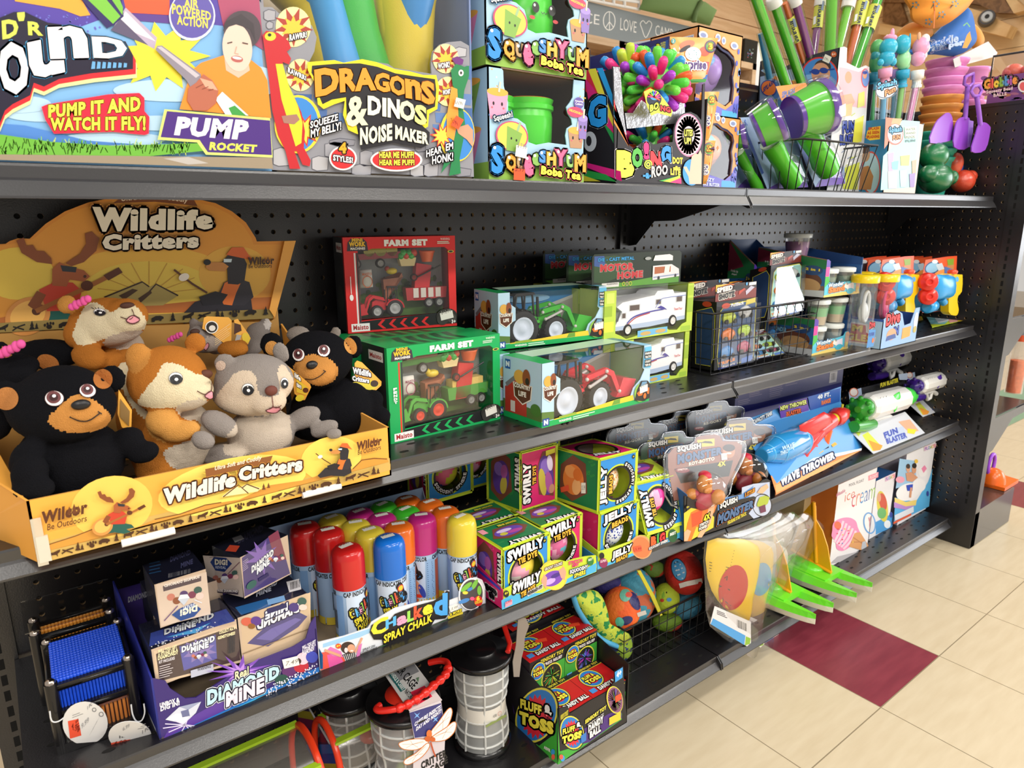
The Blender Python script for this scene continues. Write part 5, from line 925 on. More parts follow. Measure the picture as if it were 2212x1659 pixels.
p.pg([(820,130),(880,88),(1130,80),(1400,100),(1430,150),(1120,120)],'#7a421e').text('Ultra Soft and Cuddly',875,128,1355,138,48,col='#f0dcc4',bq=.02,lean=.15,arc=18)
for a in range(9):q=math.radians(190+20*a);p.e-=p.STEP;p.ln([(1080+120*math.cos(q),790+70*math.sin(q)),(1080+380*math.cos(q),790+240*math.sin(q))],6,'#c99a3a')
p.pg([(-40,970),(300,890),(700,870),(1000,880),(1500,830),(1965,810),(1955,900),(1000,930),(-40,1010)],'#b86a30');p.pg([(750,810),(1030,700),(1090,735),(1130,715),(1290,800),(1180,870),(880,880)],'#b4a058');p.ln([(755,812),(1030,700),(1080,735)],11,'#3a2412').ln([(1010,850),(1130,716),(1290,800)],11,'#3a2412').pg([(860,800),(960,750),(1000,760),(900,830)],'#4a3018').pg([(1000,820),(1090,760),(1100,780),(1020,850)],'#4a3018')
moose(p,430,720,3.7);bear(p,1620,690,3.0)
p.pg([(-40,1000),(1000,940),(1985,895),(1975,965),(1000,1010),(-40,1070)],'#8f7a42');icons(p,[(20+112*i,1062-7.3*i)for i in range(18)],42,'#1c1612')
p.pg([(2060,405),(2142,402),(1990,960),(1950,900)],'#e8a54a')
p.text('Wilcor',1795,580,1985,572,58,col='#3a1c10',bq=.05).text('Be Outdoors',1800,602,1968,597,28,col='#3a1c10',bq=.015);tree(p,1915,555,30);tree(p,1940,552,36)
logo(p,(665,340,1545,320,185,140),(740,475,1440,455,120,110),1)
o=mb.bld('back_card',t)
FUR=lambda c:M(c,.95,.1,.8,900,0,.3,.1)
def inside(x,y,P):
 r=False;j=len(P)-1
 for i in range(len(P)):
  if(P[i][1]>y)!=(P[j][1]>y)and x<(P[j][0]-P[i][0])*(y-P[i][1])/(P[j][1]-P[i][1])+P[i][0]:r=not r
  j=i
 return r
def pix(c,P):
 d=P-CAM;w=d.dot(CF_);x0,y0,s=CR[c]
 return(1106+FPX*d.dot(CR_)/w-x0)/s,(829.5-FPX*d.dot(CU_)/w-y0)/s
class Plush:
 """one sewn animal: soft lobes fused into one skin, colour patches, embroidered face"""
 def __init__(s,c,label,lobes,base,patches=(),vox=.1,name='plush_animal',cat='plush toy'):
  s.c=c;mb=MB();x0,y0,k0=CR[c];mats=[base];s.k={}
  for L in lobes:  # (x, y, Y, rx, ry[, depth ratio, tilt, colour])
   x,y,Y,rx,ry=L[:5];dr=L[5]if len(L)>5 else .85;tilt=L[6]if len(L)>6 else 0
   P=onY(c,x,y,Y);k=k0*(P-CAM).dot(CF_)/FPX;fw=CF_.copy();fw.z=0;fw.normalize();R0=Matrix.Rotation(math.radians(tilt),3,CF_)@Matrix((CR_,fw,CU_)).transposed()
   mb.ell(P,(rx*k,min(rx,ry)*k*dr,ry*k),'x' if 0 else '#888888',20,14,R0)
  me=bpy.data.meshes.new('t');me.from_pydata([p_*IN for p_ in mb.v],[],mb.f);o=bpy.data.objects.new('t',me);COL.objects.link(o)
  r=o.modifiers.new('r','REMESH');r.mode='VOXEL';r.voxel_size=vox*IN;q=o.modifiers.new('s','SMOOTH');q.iterations=5;q.factor=.6
  dg=bpy.context.evaluated_depsgraph_get();dg.update();m2=bpy.data.meshes.new_from_object(o.evaluated_get(dg));bpy.data.objects.remove(o);bpy.data.meshes.remove(me)
  vs=[v.co/IN for v in m2.vertices];ns=[v.normal.copy()for v in m2.vertices];fs=[tuple(f.vertices)for f in m2.polygons];bpy.data.meshes.remove(m2)
  rd=random.Random(len(vs));vs=[v+n*rd.uniform(-.008,.01)for v,n in zip(vs,ns)]
  M_=MB();M_.v=vs;M_.f=[list(f)for f in fs];M_.sm=[True]*len(fs);M_.idx(FUR(base));M_.mi=[0]*len(fs);pats=[]
  for pg,col,mode in patches:pats.append((pg,M_.idx(FUR(col)),mode))
  for i,f in enumerate(fs):
   ce=(vs[f[0]]+vs[f[1]]+vs[f[2]]+vs[f[-1]])/4;n=(ns[f[0]]+ns[f[2]]);v=n.dot(CAM-ce)
   x,y=pix(c,ce)
   for pg,ix,mode in pats:
    if(v>0 or mode)and inside(x,y,pg):M_.mi[i]=ix
  s.bvh=BVHTree.FromPolygons(vs,fs);lo=min(vs,key=lambda q:q.z)
  s.t=tg(name,label,cat,(sum(v.x for v in vs)/len(vs),sum(v.y for v in vs)/len(vs),lo.z),'plush animals in the tray');M_.bld('body',s.t);s.n0=V((0,-1,0))
  s.o=vs[0]
 def pr(s,e=.03):
  mb=MB();p=Pr(mb,s.o,s.n0,s.c,bvh=s.bvh);p.e=e;return mb,p
 def eye(s,x,y,rx,ry,iris,white=True,rot=0,lash=0):
  mb,p=s.pr();T=lambda col:M(col,.5,.4)
  d=ray(s.c,x,y);h=s.bvh.ray_cast(CAM,d);p.last=h[0]or s.o
  if white:p.ell(x,y,rx,ry,T('#4a2a2a' if iris!='#1c1c20' else '#26262a'),rot,rings=2).ell(x,y,rx*.93,ry*.93,T('#f6f4f2'),rot,rings=2)
  if iris=='#1c1c20':p.ell(x+rx*.04,y+ry*.16,rx*.9,ry*.78,T(iris),rot,rings=2).ell(x+rx*.1,y+ry*.18,rx*.26,ry*.26,T('#ffffff'))
  else:p.ell(x-rx*.06,y-ry*.14,rx*.74,ry*.78,T(iris),rot,rings=2).ell(x-rx*.06,y-ry*.12,rx*.44,ry*.46,T('#3a1c1e'),rot,rings=2).ell(x+rx*.0,y-ry*.3,rx*.2,ry*.2,T('#ffffff'))
  if lash:
   for a in(-.9,-.5,-.15):p.e-=.002;p.ln([(x+rx*a*lash,y-ry*.75),(x+rx*(a*1.5)*lash,y-ry*1.25)],rx*.1,T('#26262a'))
  mb.bld('eye',s.t)
 def nose(s,x,y,rx,ry,col,rough=.35):
  d=ray(s.c,x,y);h=s.bvh.ray_cast(CAM,d)[0]or s.o;k=CR[s.c][2]*(h-CAM).dot(CF_)/FPX;mb=MB();mb.ell(h-d*ry*k*.25,(rx*k,ry*k*.8,ry*k),M(col,rough),18,10);mb.bld('nose',s.t)
 def stitch(s,L,w,col,name='mouth'):
  mb,p=s.pr()
  for l in L:h=s.bvh.ray_cast(CAM,ray(s.c,*l[len(l)//2]))[0];p.last=h or p.last;p.ln(smo(l),w,M(col,.7))
  mb.bld(name,s.t)
 def patch(s,x,y,rx,ry,col,name,rot=0):
  mb,p=s.pr(.015);p.last=s.bvh.ray_cast(CAM,ray(s.c,x,y))[0]or p.last;p.ell(x,y,rx,ry,col if not isinstance(col,str)else FUR(col),rot,rings=4);mb.bld(name,s.t)
 def tongue(s,pts,col='#e79aa8'):
  mb,p=s.pr(.035);p.last=s.bvh.ray_cast(CAM,ray(s.c,*pts[0]))[0]or p.last;q=smp(pts,3);p.pg(q,M(col,.7));p.ln(q,8,M('#5a3030',.7),True);mb.bld('tongue',s.t)
 def bow(s,x,y,sz):
  P=onY(s.c,x,y,s.t['o_in'][1]-.6);h=s.bvh.ray_cast(CAM,ray(s.c,x,y))[0];P=h if h else P;k=CR[s.c][2]*(P-CAM).dot(CF_)/FPX;mb=MB();pk=M('#e85aa4',.6,.3)
  for a in range(5):mb.ell(P+(CR_*(a-2)*.32+CU_*(a-2)*.16)*sz*k-CF_*.08,(sz*k*.26,sz*k*.2,sz*k*(.3+.08*(a%2))),pk,12,8)
  mb.bld('bow',s.t)
def smo(L,k=5):
 if len(L)<3:return L
 e=[L[0]]+list(L)+[L[-1]];out=[]
 for i in range(1,len(e)-2):
  p0,p1,p2,p3=e[i-1:i+3]
  for j in range(k):t=j/k;out.append(tuple(.5*(2*b+(c-a)*t+(2*a-5*b+4*c-d)*t*t+(3*b-a-3*c+d)*t**3)for a,b,c,d in zip(p0,p1,p2,p3)))
 return out+[L[-1]]
elp=lambda x,y,rx,ry,n=28:[(x+rx*math.cos(2*math.pi*i/n),y+ry*math.sin(2*math.pi*i/n))for i in range(n)]
BK='#121216';TAN='#c98b48'
b=Plush('H','black bear plush at the near corner, paw over the tray edge',[(440,850,-10.6,385,265),(450,760,-10.4,300,200),(570,915,-11.6,205,118),(800,660,-9.6,105,105,.35),(40,780,-9.6,110,115,.35),(500,1250,-10.2,380,310),(200,1230,-11.2,115,150,.8,25),(215,1330,-11.9,125,130),(240,1440,-12.3,155,95),(900,1110,-11.2,140,100,.8,-25),(1030,1185,-11.8,115,78,.8,-15)],BK,
[(smp([(345,940),(400,880),(500,790),(600,775),(700,830),(790,920),(770,990),(640,1040),(450,1035),(360,990)],3),TAN,0)])
b.patch(738,660,70,72,'#b5713a','inner_ear',20);b.patch(50,800,85,82,'#c08048','inner_ear');b.eye(392,800,70,56,'#6a3a3c');b.eye(628,745,60,48,'#6a3a3c',rot=-8);b.nose(580,843,62,38,'#1d1c1f');b.stitch([[(500,930),(570,958),(640,955),(715,905)],[(700,893),(728,910)]],9,'#2a1a10')
b=Plush('I','black bear plush leaning at the far end of the tray beside the boxed toys',[(1270,560,-9.2,375,300),(1260,690,-10.4,215,148),(800,400,-8.4,125,130,.35),(1650,430,-8.4,105,130,.35),(1430,1060,-9.0,430,320),(1230,1180,-9.4,270,220),(1800,1020,-9.8,180,130,.8,-35),(1930,1150,-10.4,110,100)],BK,
[(smp([(1025,640),(1080,570),(1190,510),(1320,520),(1440,580),(1495,680),(1450,780),(1330,835),(1220,815),(1080,720)],3),TAN,0)])
b.patch(805,440,70,72,'#d09450','inner_ear');b.patch(1620,420,62,92,'#d09450','inner_ear',25);b.eye(1085,515,64,66,'#6a3a3c');b.eye(1345,472,66,64,'#6a3a3c');b.nose(1222,618,64,46,'#1b1a1d');b.stitch([[(1150,760),(1230,765),(1300,735),(1355,690)],[(1338,672),(1365,690)]],9,'#2a1a10')
b=Plush('I','grey and cream plush with its arm hanging over the tray front',[(620,790,-10.6,415,290),(560,900,-10.6,380,240),(760,990,-11.7,200,140),(310,600,-10.0,110,115,.35,30),(900,490,-10.0,90,120,.35,-25),(690,1330,-10.6,350,280),(260,1230,-11.2,215,120,.8,30),(90,1400,-11.8,130,95,.8,25),(1130,1170,-11.3,200,110,.8,-25),(1350,1280,-12.2,160,85,.8,-22),(1450,1330,-13.2,90,62),(300,1560,-10.8,230,120)],'#938b86',
[(smp([(370,760),(440,690),(560,675),(640,740),(650,850),(700,940),(860,930),(880,860),(865,660),(940,625),(1040,800),(1050,960),(960,1080),(760,1140),(480,1140),(260,1050),(215,960)],3),'#d9c6b0',0),(smp([(470,1150),(700,1160),(960,1110),(1000,1250),(1010,1400),(900,1480),(650,1540),(340,1560),(310,1400),(420,1250)],3),'#cbbcab',0)])
b.patch(275,625,52,52,'#d0b9a8','inner_ear',30);b.eye(558,870,64,62,'#1c1c20',lash=0);b.eye(932,805,40,56,'#1c1c20');b.nose(797,884,66,54,'#6a382e',.7);b.stitch([[(805,935),(812,1000),(815,1045),(790,1068),(740,1085)],[(815,1045),(850,1060),(900,1035)]],9,'#6a3a34');b.tongue([(745,1090),(815,1055),(890,1062),(860,1102),(800,1110)])
CRM='#eadbb8';FOX='#b8722e'
b=Plush('H','brown and cream plush between the black bear and the grey plush',[(1200,660,-9.6,280,240),(1300,740,-10.3,230,150),(990,505,-9.2,95,110,.5),(1400,400,-9.0,80,75,.5),(1280,1080,-9.4,250,270),(1170,960,-10.4,125,110,.8,20),(1290,1030,-10.9,150,80,.8,-10),(1120,1290,-10.0,150,130),(1060,1180,-9.4,120,160)],FOX,
[(smp([(985,820),(1120,640),(1180,545),(1290,560),(1400,620),(1520,640),(1530,760),(1500,800),(1330,860),(1080,865)],3),CRM,0),(smp([(1260,860),(1500,820),(1520,1240),(1270,1310),(1170,1180),(1330,1110),(1430,1040),(1420,960),(1330,950)],3),'#cfc0ac',0),(smp([(1060,900),(1240,880),(1290,950),(1430,970),(1420,1040),(1290,1110),(1130,1100),(1050,1010)],3),'#d69a50',0),(smp([(910,450),(990,405),(1080,450),(1050,560),(970,620),(910,560)],3),'#c98a44',0)])
b.eye(1260,655,50,44,'#1c1c20');b.nose(1475,625,48,34,'#5a3222',.7);b.stitch([[(1512,660),(1512,740),(1470,770),(1412,745)]],7,'#5a3a2a');b.tongue([(1465,780),(1510,745),(1525,790),(1500,800)])
b=Plush('H','brown and cream plush half hidden behind the front brown one',[(930,640,-7.6,150,180),(900,560,-7.4,120,120),(1000,900,-7.8,160,260)],FOX,[(smp([(840,580),(905,540),(960,620),(960,760),(1040,860),(1060,960),(950,860),(870,720)],3),CRM,0)],.12)
b.eye(958,620,30,30,'#1c1c20')
b=Plush('H','cream-faced brown plush with a pink bow, topmost in the tray',[(770,250,-6.6,275,175),(900,210,-7.4,160,130),(600,330,-6.4,140,120),(480,125,-6.2,75,70,.5),(840,440,-6.0,190,150),(640,500,-7.4,130,90,.8,20),(800,540,-7.4,110,80)],FOX,
[(smp([(520,350),(600,150),(690,110),(790,180),(870,140),(960,130),(1040,220),(1045,300),(940,320),(780,360),(600,420)],3),CRM,0),(smp([(760,370),(900,320),(1050,320),(1060,420),(920,450),(760,430)],3),'#c4b2a0',0),(smp([(415,110),(470,60),(560,90),(530,190),(440,200)],3),'#cd9048',0)])
b.eye(718,182,46,26,'#1c1c20',rot=-5,lash=1);b.nose(912,132,48,24,'#4a2a20',.7);b.stitch([[(945,160),(958,200),(930,232),(865,215)],[(958,200),(1000,225)]],6,'#5a3a2a');b.tongue([(905,240),(950,205),(1000,235),(950,262)]);b.bow(580,115,90)
b=Plush('I','grey plush with a pink bow lying back behind the brown plush, under the paper tags',[(120,330,-5.6,200,165),(20,300,-6.2,90,100),(230,400,-5.4,130,110),(-10,190,-5,60,70,.5)],'#8f8682',[(elp(170,400,120,80),'#b5a79c',0)],.12)
b.nose(5,272,50,32,'#4a3026',.7);b.tongue([(95,430),(140,385),(150,420),(120,460)]);b.bow(-195,330,90)
Plush('I','tan plush back lying behind the grey one in front',[(400,450,-7.4,170,90),(470,420,-7.2,90,70)],'#b9752f',[],.12)
Plush('I','grey plush far back beside the tray end wall',[(660,300,-4.6,130,130),(740,200,-4.4,70,80,.5),(600,440,-5,110,80)],'#8b827d',[(elp(760,190,40,60),'#c9c0ba',0)],.12)
Plush('I','grey plush hidden behind the far black bear, ears showing',[(1080,300,-6,130,90),(1470,280,-6.2,60,70,.5),(1250,400,-5.6,200,120)],'#a3988f',[],.12)
Plush('I','grey plush paw poking out past the far black bear',[(1900,905,-6.6,90,60,.8,20),(1800,960,-6.2,100,70)],'#a09489',[],.12)
b=Plush('H','black bear plush with a pink bow at the back near end',[(340,480,-5.6,260,110),(360,545,-6.2,90,80,.4)],BK,[],.12);b.patch(345,540,80,55,'#b5713a','inner_ear',-20)
b=Plush('H','black bear plush lying on its side, second from the near end',[(90,560,-7.2,200,90),(60,640,-7.6,210,90),(-10,900,-8.4,110,200),(0,440,-6.4,70,60,.4)],BK,[(elp(30,470,60,40),'#b5713a',0)],.12);b.bow(90,445,110)
def swing(c,pts,Y,dy,label,text):
 mb=MB();q=[onY(c,x,y,Y+dy*i/len(pts))for i,(x,y)in enumerate(pts)];n=(q[1]-q[0]).cross(q[2]-q[0]);q0=q[0];n.normalize();q=[w-n*(w-q0).dot(n)for w in q];mb.extr(q,n*.03,C('#f0ae46'));p=Pr(mb,q0,n,c);p.e=.035;text(p);tag(mb.bld('swing_tag'),label,'tag','orange paper tags on the plush animals')
swing('I',[(1665,600),(1690,572),(1740,590),(1950,790),(1940,830),(1810,925),(1630,815)],-9.4,.3,'orange paper tag hanging from the far black bear, lettering facing out',lambda p:(p.pg([(1640,800),(1800,760),(1930,820),(1810,910)],'#d8c63a').text('Wildlife',1645,705,1835,745,66,col='#ffffff',out=('#3a1c10',.14),bq=.05).text('Critters',1640,780,1815,808,52,col='#ffffff',out=('#3a1c10',.14),bq=.05).ell(1870,810,40,34,'#3a2a22')))
swing('I',[(935,600),(1200,820),(1212,850),(1150,1025),(1120,1030),(1040,950),(1010,700)],-11.2,.3,'orange paper tag tucked behind the grey plush ear',lambda p:(p.pg([(1060,760),(1180,850),(1160,930),(1060,900)],'#e6c23a').text('life',1040,745,1105,790,50,col='#ffffff',out=('#3a1c10',.14),bq=.05).text('tters',1060,840,1110,870,46,col='#ffffff',out=('#3a1c10',.14),bq=.05).ell(1155,880,30,26,'#5a2a1a').ell(1095,960,46,34,'#e8d23a',20)))
swing('I',[(82,240),(100,125),(130,112),(380,125),(412,160),(400,390),(340,415),(180,300)],-6.6,.3,'orange paper tag with a round black and white stamp',lambda p:(p.ell(180,225,68,66,'#f2efe8').ell(180,225,58,56,'#26221f').ell(185,235,34,30,'#e8e4dc').lines(215,300,385,180,22,6,5,'#f6d9a0')))
swing('I',[(412,150),(450,138),(565,300),(580,340),(545,400),(460,385),(405,330)],-6.2,.3,'yellow printed tag beside the stamped orange tag',lambda p:(p.pg([(415,180),(480,200),(490,260),(410,300)],'#4a2a1a').ell(535,335,40,55,'#e6c23a',20).pg([(440,300),(490,310),(470,360),(420,370)],'#a9a6a2')))
swing('H',[(850,735),(945,880),(940,1050),(870,1000),(838,900)],-10.6,.3,'paper tag hanging edge-on from the near black bear',lambda p:p.pg([(862,800),(930,890),(925,1000),(860,930)],'#8a6a3a'))
# ================================================================ second shelf: boxed vehicles
def wheel(mb,c,ax,r,w,hub,tread=True):
 ax=V(ax).normalized();rb=M('#1d1c1d',.6)
 mb.lt(c-ax*w/2,ax,[(0,r*.62),(0,r*.9),(w*.12,r),(w*.88,r),(w,r*.9),(w,r*.62)],rb,28,cap=False)
 mb.lt(c-ax*(w/2+r*.02),ax,[(r*.06,0),(r*.06,r*.2),(r*.14,r*.3),(r*.1,r*.52),(0,r*.62),(r*.04,r*.66)],M(hub,.4),24,cap=False)
 if tread:
  u=ax.orthogonal().normalized();v=ax.cross(u)
  for i in range(22):a=2*math.pi*i/22;d=u*math.cos(a)+v*math.sin(a);e_=-u*math.sin(a)+v*math.cos(a);mb.box(c+d*r*.97-e_*r*.05-ax*w*.5,e_*r*.1,ax*w,d*r*.07,rb)
def tractor(t,o,ex,ez,ey,s,body,hub,detail=True,dk='#232326'):
 """toy tractor seen from its side: nose towards +ex, loader in front; s inches per unit"""
 Q=lambda L,d=0:[o+(ex*a+ez*b+ey*d)*s for a,b in L];bm=PL(body);k=PL(dk)
 mb=MB();mb.extr(Q([(3.2,1.9),(7.3,1.6),(7.6,2.0),(7.4,3.9),(6.2,4.5),(4.3,4.7),(3.0,4.4)],.9),ey*1.7*s,bm);mb.extr(Q([(2.6,1.6),(7.4,1.2),(7.4,2.3),(3.0,2.7)],1.0),ey*1.5*s,k);mb.bld('hood',t)
 mb=MB();ar=[(1.9+2.45*math.cos(a),2.2+2.35*math.sin(a))for a in[math.radians(q)for q in range(20,181,16)]];mb.extr(Q(ar+[(1.9+2.1*math.cos(a),2.2+2.05*math.sin(a))for a in[math.radians(q)for q in range(180,19,-16)]],0),ey*1.3*s,bm);mb.bld('fender',t)
 mb=MB()
 for d in(.5,2.8):
  for a,b in(((1.0,4.3),(1.3,7.3)),((3.7,3.2),(3.4,7.4)),((2.3,4.4),(2.4,7.4)),((1.3,7.3),(3.4,7.4))):mb.tube(Q([a,b],d),.13*s,k,6)
 mb.extr(Q([(.9,7.25),(3.7,7.35),(3.5,7.7),(1.2,7.65)],.3),ey*2.8*s,k);mb.extr(Q([(1.3,3.6),(2.6,3.4),(2.6,4.4),(1.7,5.6),(1.3,5.4)],1.1),ey*1.2*s,k);mb.bld('cab',t)
 mb=MB();mb.tube(Q([(4.3,3.8),(4.2,6.9)],.7),[.2*s,.16*s],k,8);mb.bld('exhaust',t)
 for d in(.2,2.9):
  mb=MB();mb.extr(Q([(4.3,4.1),(4.7,5.0),(7.4,5.6),(8.4,4.9),(9.5,1.7),(9.1,1.4),(8.0,4.3),(7.2,4.9),(5.0,4.3)],d),ey*.4*s,bm)
  if detail:
   mb.tube(Q([(5.0,3.4),(7.2,4.5)],d-.1),.16*s,PL('#b9b5b5'),6)
   for q in((4.6,4.5),(7.3,5.1),(9.2,1.8),(5.0,3.4)):mb.ell(Q([q],d-.05)[0],.2*s,PL('#c9c5c2'),8,6)
  mb.bld('loader_arm',t)
 mb=MB();mb.extr(Q([(8.7,1.0),(10.9,.7),(11.6,3.1),(9.7,3.7),(9.2,2.2)],.1),ey*3.1*s,bm);mb.bld('loader_bucket',t)
 for nm,c,r,w in(('wheel',(1.9,2.15),2.15,1.2),('wheel',(6.4,1.55),1.55,1.0)):
  for d in(.55,2.9):mb=MB();wheel(mb,Q([c],d)[0],ey,r*s,w*s,hub,detail);mb.bld(nm,t)
def farmset(B,main,dark,label,hubc,tcol,red):
 t=tg('toy_box',label,'toy box',B.base(),'boxed farm vehicle sets');a=B.a;W=a.length;h=B.h.length;ex=a.normalized();ez=B.h.normalized();ey=B.b.normalized();D=B.b.length
 mb=MB();mc=C(main);B.body(mb,{'T':mc,'L':C('#26282e'),'R':mc,'B':CARD,'*':mc},'F');sky=C('#8f969b')
 mb.pg([B.F(.1,.12,1.7),B.F(.95,.12,1.7),B.F(.95,.88,1.7),B.F(.1,.88,1.7)],sky)
 mb.extr([B.F(*q)for q in((0,0),(1,0),(1,1),(0,1),(0,.86),(.2,.86),(.24,.88),(.9,.88),(.93,.85),(.93,.16),(.12,.13),(.12,.86),(0,.86))],ey*.06,mc)
 p=Pr(mb,B.P0+ey*1.68,-ey,u=ex,v=ez);S=lambda u,v:(u*W,v*h)
 p.pg([S(.1,.12),S(.95,.12),S(.95,.38),S(.6,.42),(W*.3,h*.4),S(.1,.36)],'#57803a')
 for i in range(40):p.e=.01;p.ell(random.uniform(.12,.94)*W,random.uniform(.34,.52)*h,random.uniform(.1,.25),random.uniform(.1,.3),random.choice(('#4a6a34','#6b8a4a','#39552b')),seg=8)
 p=Pr(mb,B.P0,-ey,u=ex,v=ez)
 for u,c in((.085,'#e8e8e8' if red else '#e0402e'),(.105,'#3a3a3e')):p.pg([S(u,.03),S(u+.014,.03),S(u+.014,.84),S(u,.84)],c)
 p.pg([S(.12,.02),S(1,.03),S(1,.13),S(.8,.16),S(.12,.12)],'#1a1c1e')
 for i in range(5):p.e-=p.STEP*(i>0);x=.26+.1*i;p.pg([S(x+.04,.125),S(x,.075),S(x+.045,.028),S(x+.075,.028),S(x+.03,.075),S(x+.07,.125)],main if red else '#1fae5c')
 p.pg([S(.03,.015),S(.19,.015),S(.19,.1),S(.03,.1)],'#f4f2f0').text('Maisto',*S(.045,.032),*S(.178,.032),h*.055,col='#b02a30',bq=.03)
 p.pg([S(.03,.86),S(.21,.86),S(.2,.95),S(.17,.985),S(.07,.985),S(.04,.95)],'#3a3440').text('MINI',*S(.075,.955),*S(.165,.955),h*.035,col='#f2c22e',bq=.05).text('WORK',*S(.05,.905),*S(.19,.905),h*.05,col='#f2c22e',bq=.06).text('MACHINES',*S(.06,.872),*S(.185,.872),h*.026,col='#f4f0ea',bq=.04)
 p.text('FARM SET',*S(.35,.9),*S(.74,.9),h*.07,col='#f4f4f2',bq=.08).text('WARNING:',*S(.86,.955),*S(.95,.955),h*.025,col='#f0d0d0' if red else '#d8f0d8',bq=.02).lines(.83*W,.938*h,.95*W,.938*h,-.1,2,.05,'#d8e8d8')
 p.ell(.955*W,.83*h,.03*W,.015*h,'#d8c84a').ell(.955*W,.83*h,.02*W,.01*h,'#33373c')
 if not red:
  for i,ch in enumerate('FENDT'):p.text(ch,.035*W,(.56-.035*i)*h,.065*W,(.56-.035*i)*h,h*.028,col='#f4f4f2',bq=.06)
 else:p.ln([S(.045,.42),S(.045,.6)],.06,'#f4d8d8').ell(.045*W,.38*h,.12,.2,'#f4f0f0')
 p.ell(.9*W,.12*h,.1*W,.085*h,'#2a2826').ell(.86*W,.08*h,.4,.35,'#3a3836').ell(.95*W,.09*h,.3,.3,'#4a4644').stk(.9*W,.125*h,.9,.5,'$12.99',-10).text('3+',*S(.945,.03),*S(.985,.03),h*.045,col='#f4f4f2',bq=.05)
 pL=Pr(mb,B.P0+B.b,-ex,u=-ey,v=ez);pL.pg([(D*.3,h*.84),(D*.85,h*.84),(D*.85,h*.94),(D*.3,h*.94)],'#f0eeec').text('Maisto',D*.35,h*.865,D*.8,h*.865,h*.05,col='#b02a30',bq=.03);pL.pg([(D*.92,0),(D,0),(D,h),(D*.92,h)],main).ell(D*.5,h*.35,D*.3,h*.14,'#3a3f3a')
 pT=Pr(mb,B.P0+B.h,ez,u=ex,v=ey)
 for i in range(5):pT.e=.004;x=W*(.22+.11*i);pT.pg([(x,.3),(x+.5,.3),(x+.3,D*.5),(x+.6,D-.3),(x+.1,D-.3),(x-.2,D*.5)],'#155a36' if not red else '#8a2020')
 mb.bld('carton',t)
 P=lambda u,v,d=.2:B.P0+ex*u*W+ez*v*h+ey*D*d;q=W/8.2
 def prt(name,fn):mb=MB();fn(mb);mb.bld(name,t)
 o=P(.5,.14,.08);tractor(t,o,-ex,ez,ey,.29*q,tcol,hubc,False)
 tr='#8a2024' if red else '#3c7a34'
 prt('toy_trailer',lambda m:(m.extr([P(.56,.3),P(.93,.32),P(.94,.44),P(.55,.44)],ey*.8,PL('#b03034' if red else '#4e9a3c')),[m.box(P(.62+.07*i,.33,.19),ex*.4*q,ey*.05,ez*.7*q,PL('#d9cfc8'))for i in range(4)]if red else m.box(P(.6,.42,.22),ex*2.4*q,ey*.7,ez*.55*q,M('#d8b866',.8,.2,.4,200)),[wheel(m,P(u,.27,.20),ey,.36*q,.3,'#8a8a8a',False)for u in(.76,.86)]))
 prt('toy_wagon',lambda m:(m.extr([P(.15,.76),P(.5,.77),P(.52,.84),P(.14,.82)],ey*.7,PL(tr)),[m.lt(P(.24+.1*i,.855,.20),ey,[(0,.42*q),(.7,.42*q)],M('#9a9446' if red else '#a5834e',.50),14)for i in range(3)]if red else m.tube([P(.2,.86,.25),P(.46,.86,.25)],.28*q,M('#8a6a5a',.7),8),[wheel(m,P(u,.72,.20),ey,.34*q,.3,'#8a8a8a',False)for u in(.33,.12)]))
 prt('vegetable_tub',lambda m:(m.extr([P(.5,.77),P(.66,.77),P(.64,.68),P(.52,.68)],ey*.6,PL('#e0cc94')),[m.ell(P(.52+.024*i,.79+.03*(i%2),.25),.3*q,PL(('#2f9a3c','#38a844','#c8402a')[i%3]),8,6)for i in range(6)]))
 prt('toy_bucket',lambda m:(m.lt(P(.765,.72,.25),ez,[(0,.38*q),(.1*h,.55*q),(.12*h,.6*q),(.12*h,.45*q),(.03*h,.3*q)],PL('#e0602a'),16),m.tube([P(.7,.84,.20),P(.765,.76,.4),P(.83,.83,.20)],.07*q,PL('#e0602a'),6)))
 def sack(m):pts=[P(.135,.46,.20),P(.255,.47,.20),P(.25,.66,.20),P(.14,.66,.20)];pil(m,pts,.35,M('#d8d4cc',.7));pp=Pr(m,P(0,0,.20)-ey*.4,-ey,u=ex,v=ez);c='#c8683a' if red else '#8a3a5a';pp.text('MAISTO',W*.155,h*.6,W*.238,h*.6,h*.03,col=c,bq=.03).ring(W*.197,h*.535,.3,.35,.06,c)
 prt('feed_sack',sack)
 prt('toy_crate',lambda m:(m.extr([P(.35,.545),P(.53,.565),P(.52,.61),P(.36,.30)],ey*.6,PL('#a8654a')),m.ell(P(.44,.63,.30),(.45*q,.3,.25*q),PL('#e2c63a'),10,6),m.ell(P(.4,.655,.30),.2*q,PL('#a83a2a' if red else '#e2c63a'),8,6)))
 prt('toy_wheelbarrow',lambda m:(m.extr([P(.62,.30),P(.76,.30),P(.8,.68),P(.66,.71)],ey*.7,PL('#c8242c')),wheel(m,P(.63,.555,.20),ey,.26*q,.2,'#8a2020',False),m.tube([P(.66,.56,.15),P(.88,.68,.15)],.06*q,PL('#2a2a2c'),6),m.tube([P(.72,.57,.50),P(.86,.64,.50)],.06*q,PL('#2a2a2c'),6)))
 mb=MB();mb.pg([B.F(.12,.14,.04),B.F(.93,.16,.04),B.F(.93,.88,.04),B.F(.12,.86,.04)],CLEAR(gloss=.05));mb.bld('window',t)
Bg=bxpx(2,'K',490,1590,1290,1405,455,890,3.1)
farmset(Bg,'#16a85a',0,'green farm set carton in front, green tractor with red wheel hubs in its window','#d8402a','#4aa83c',False)
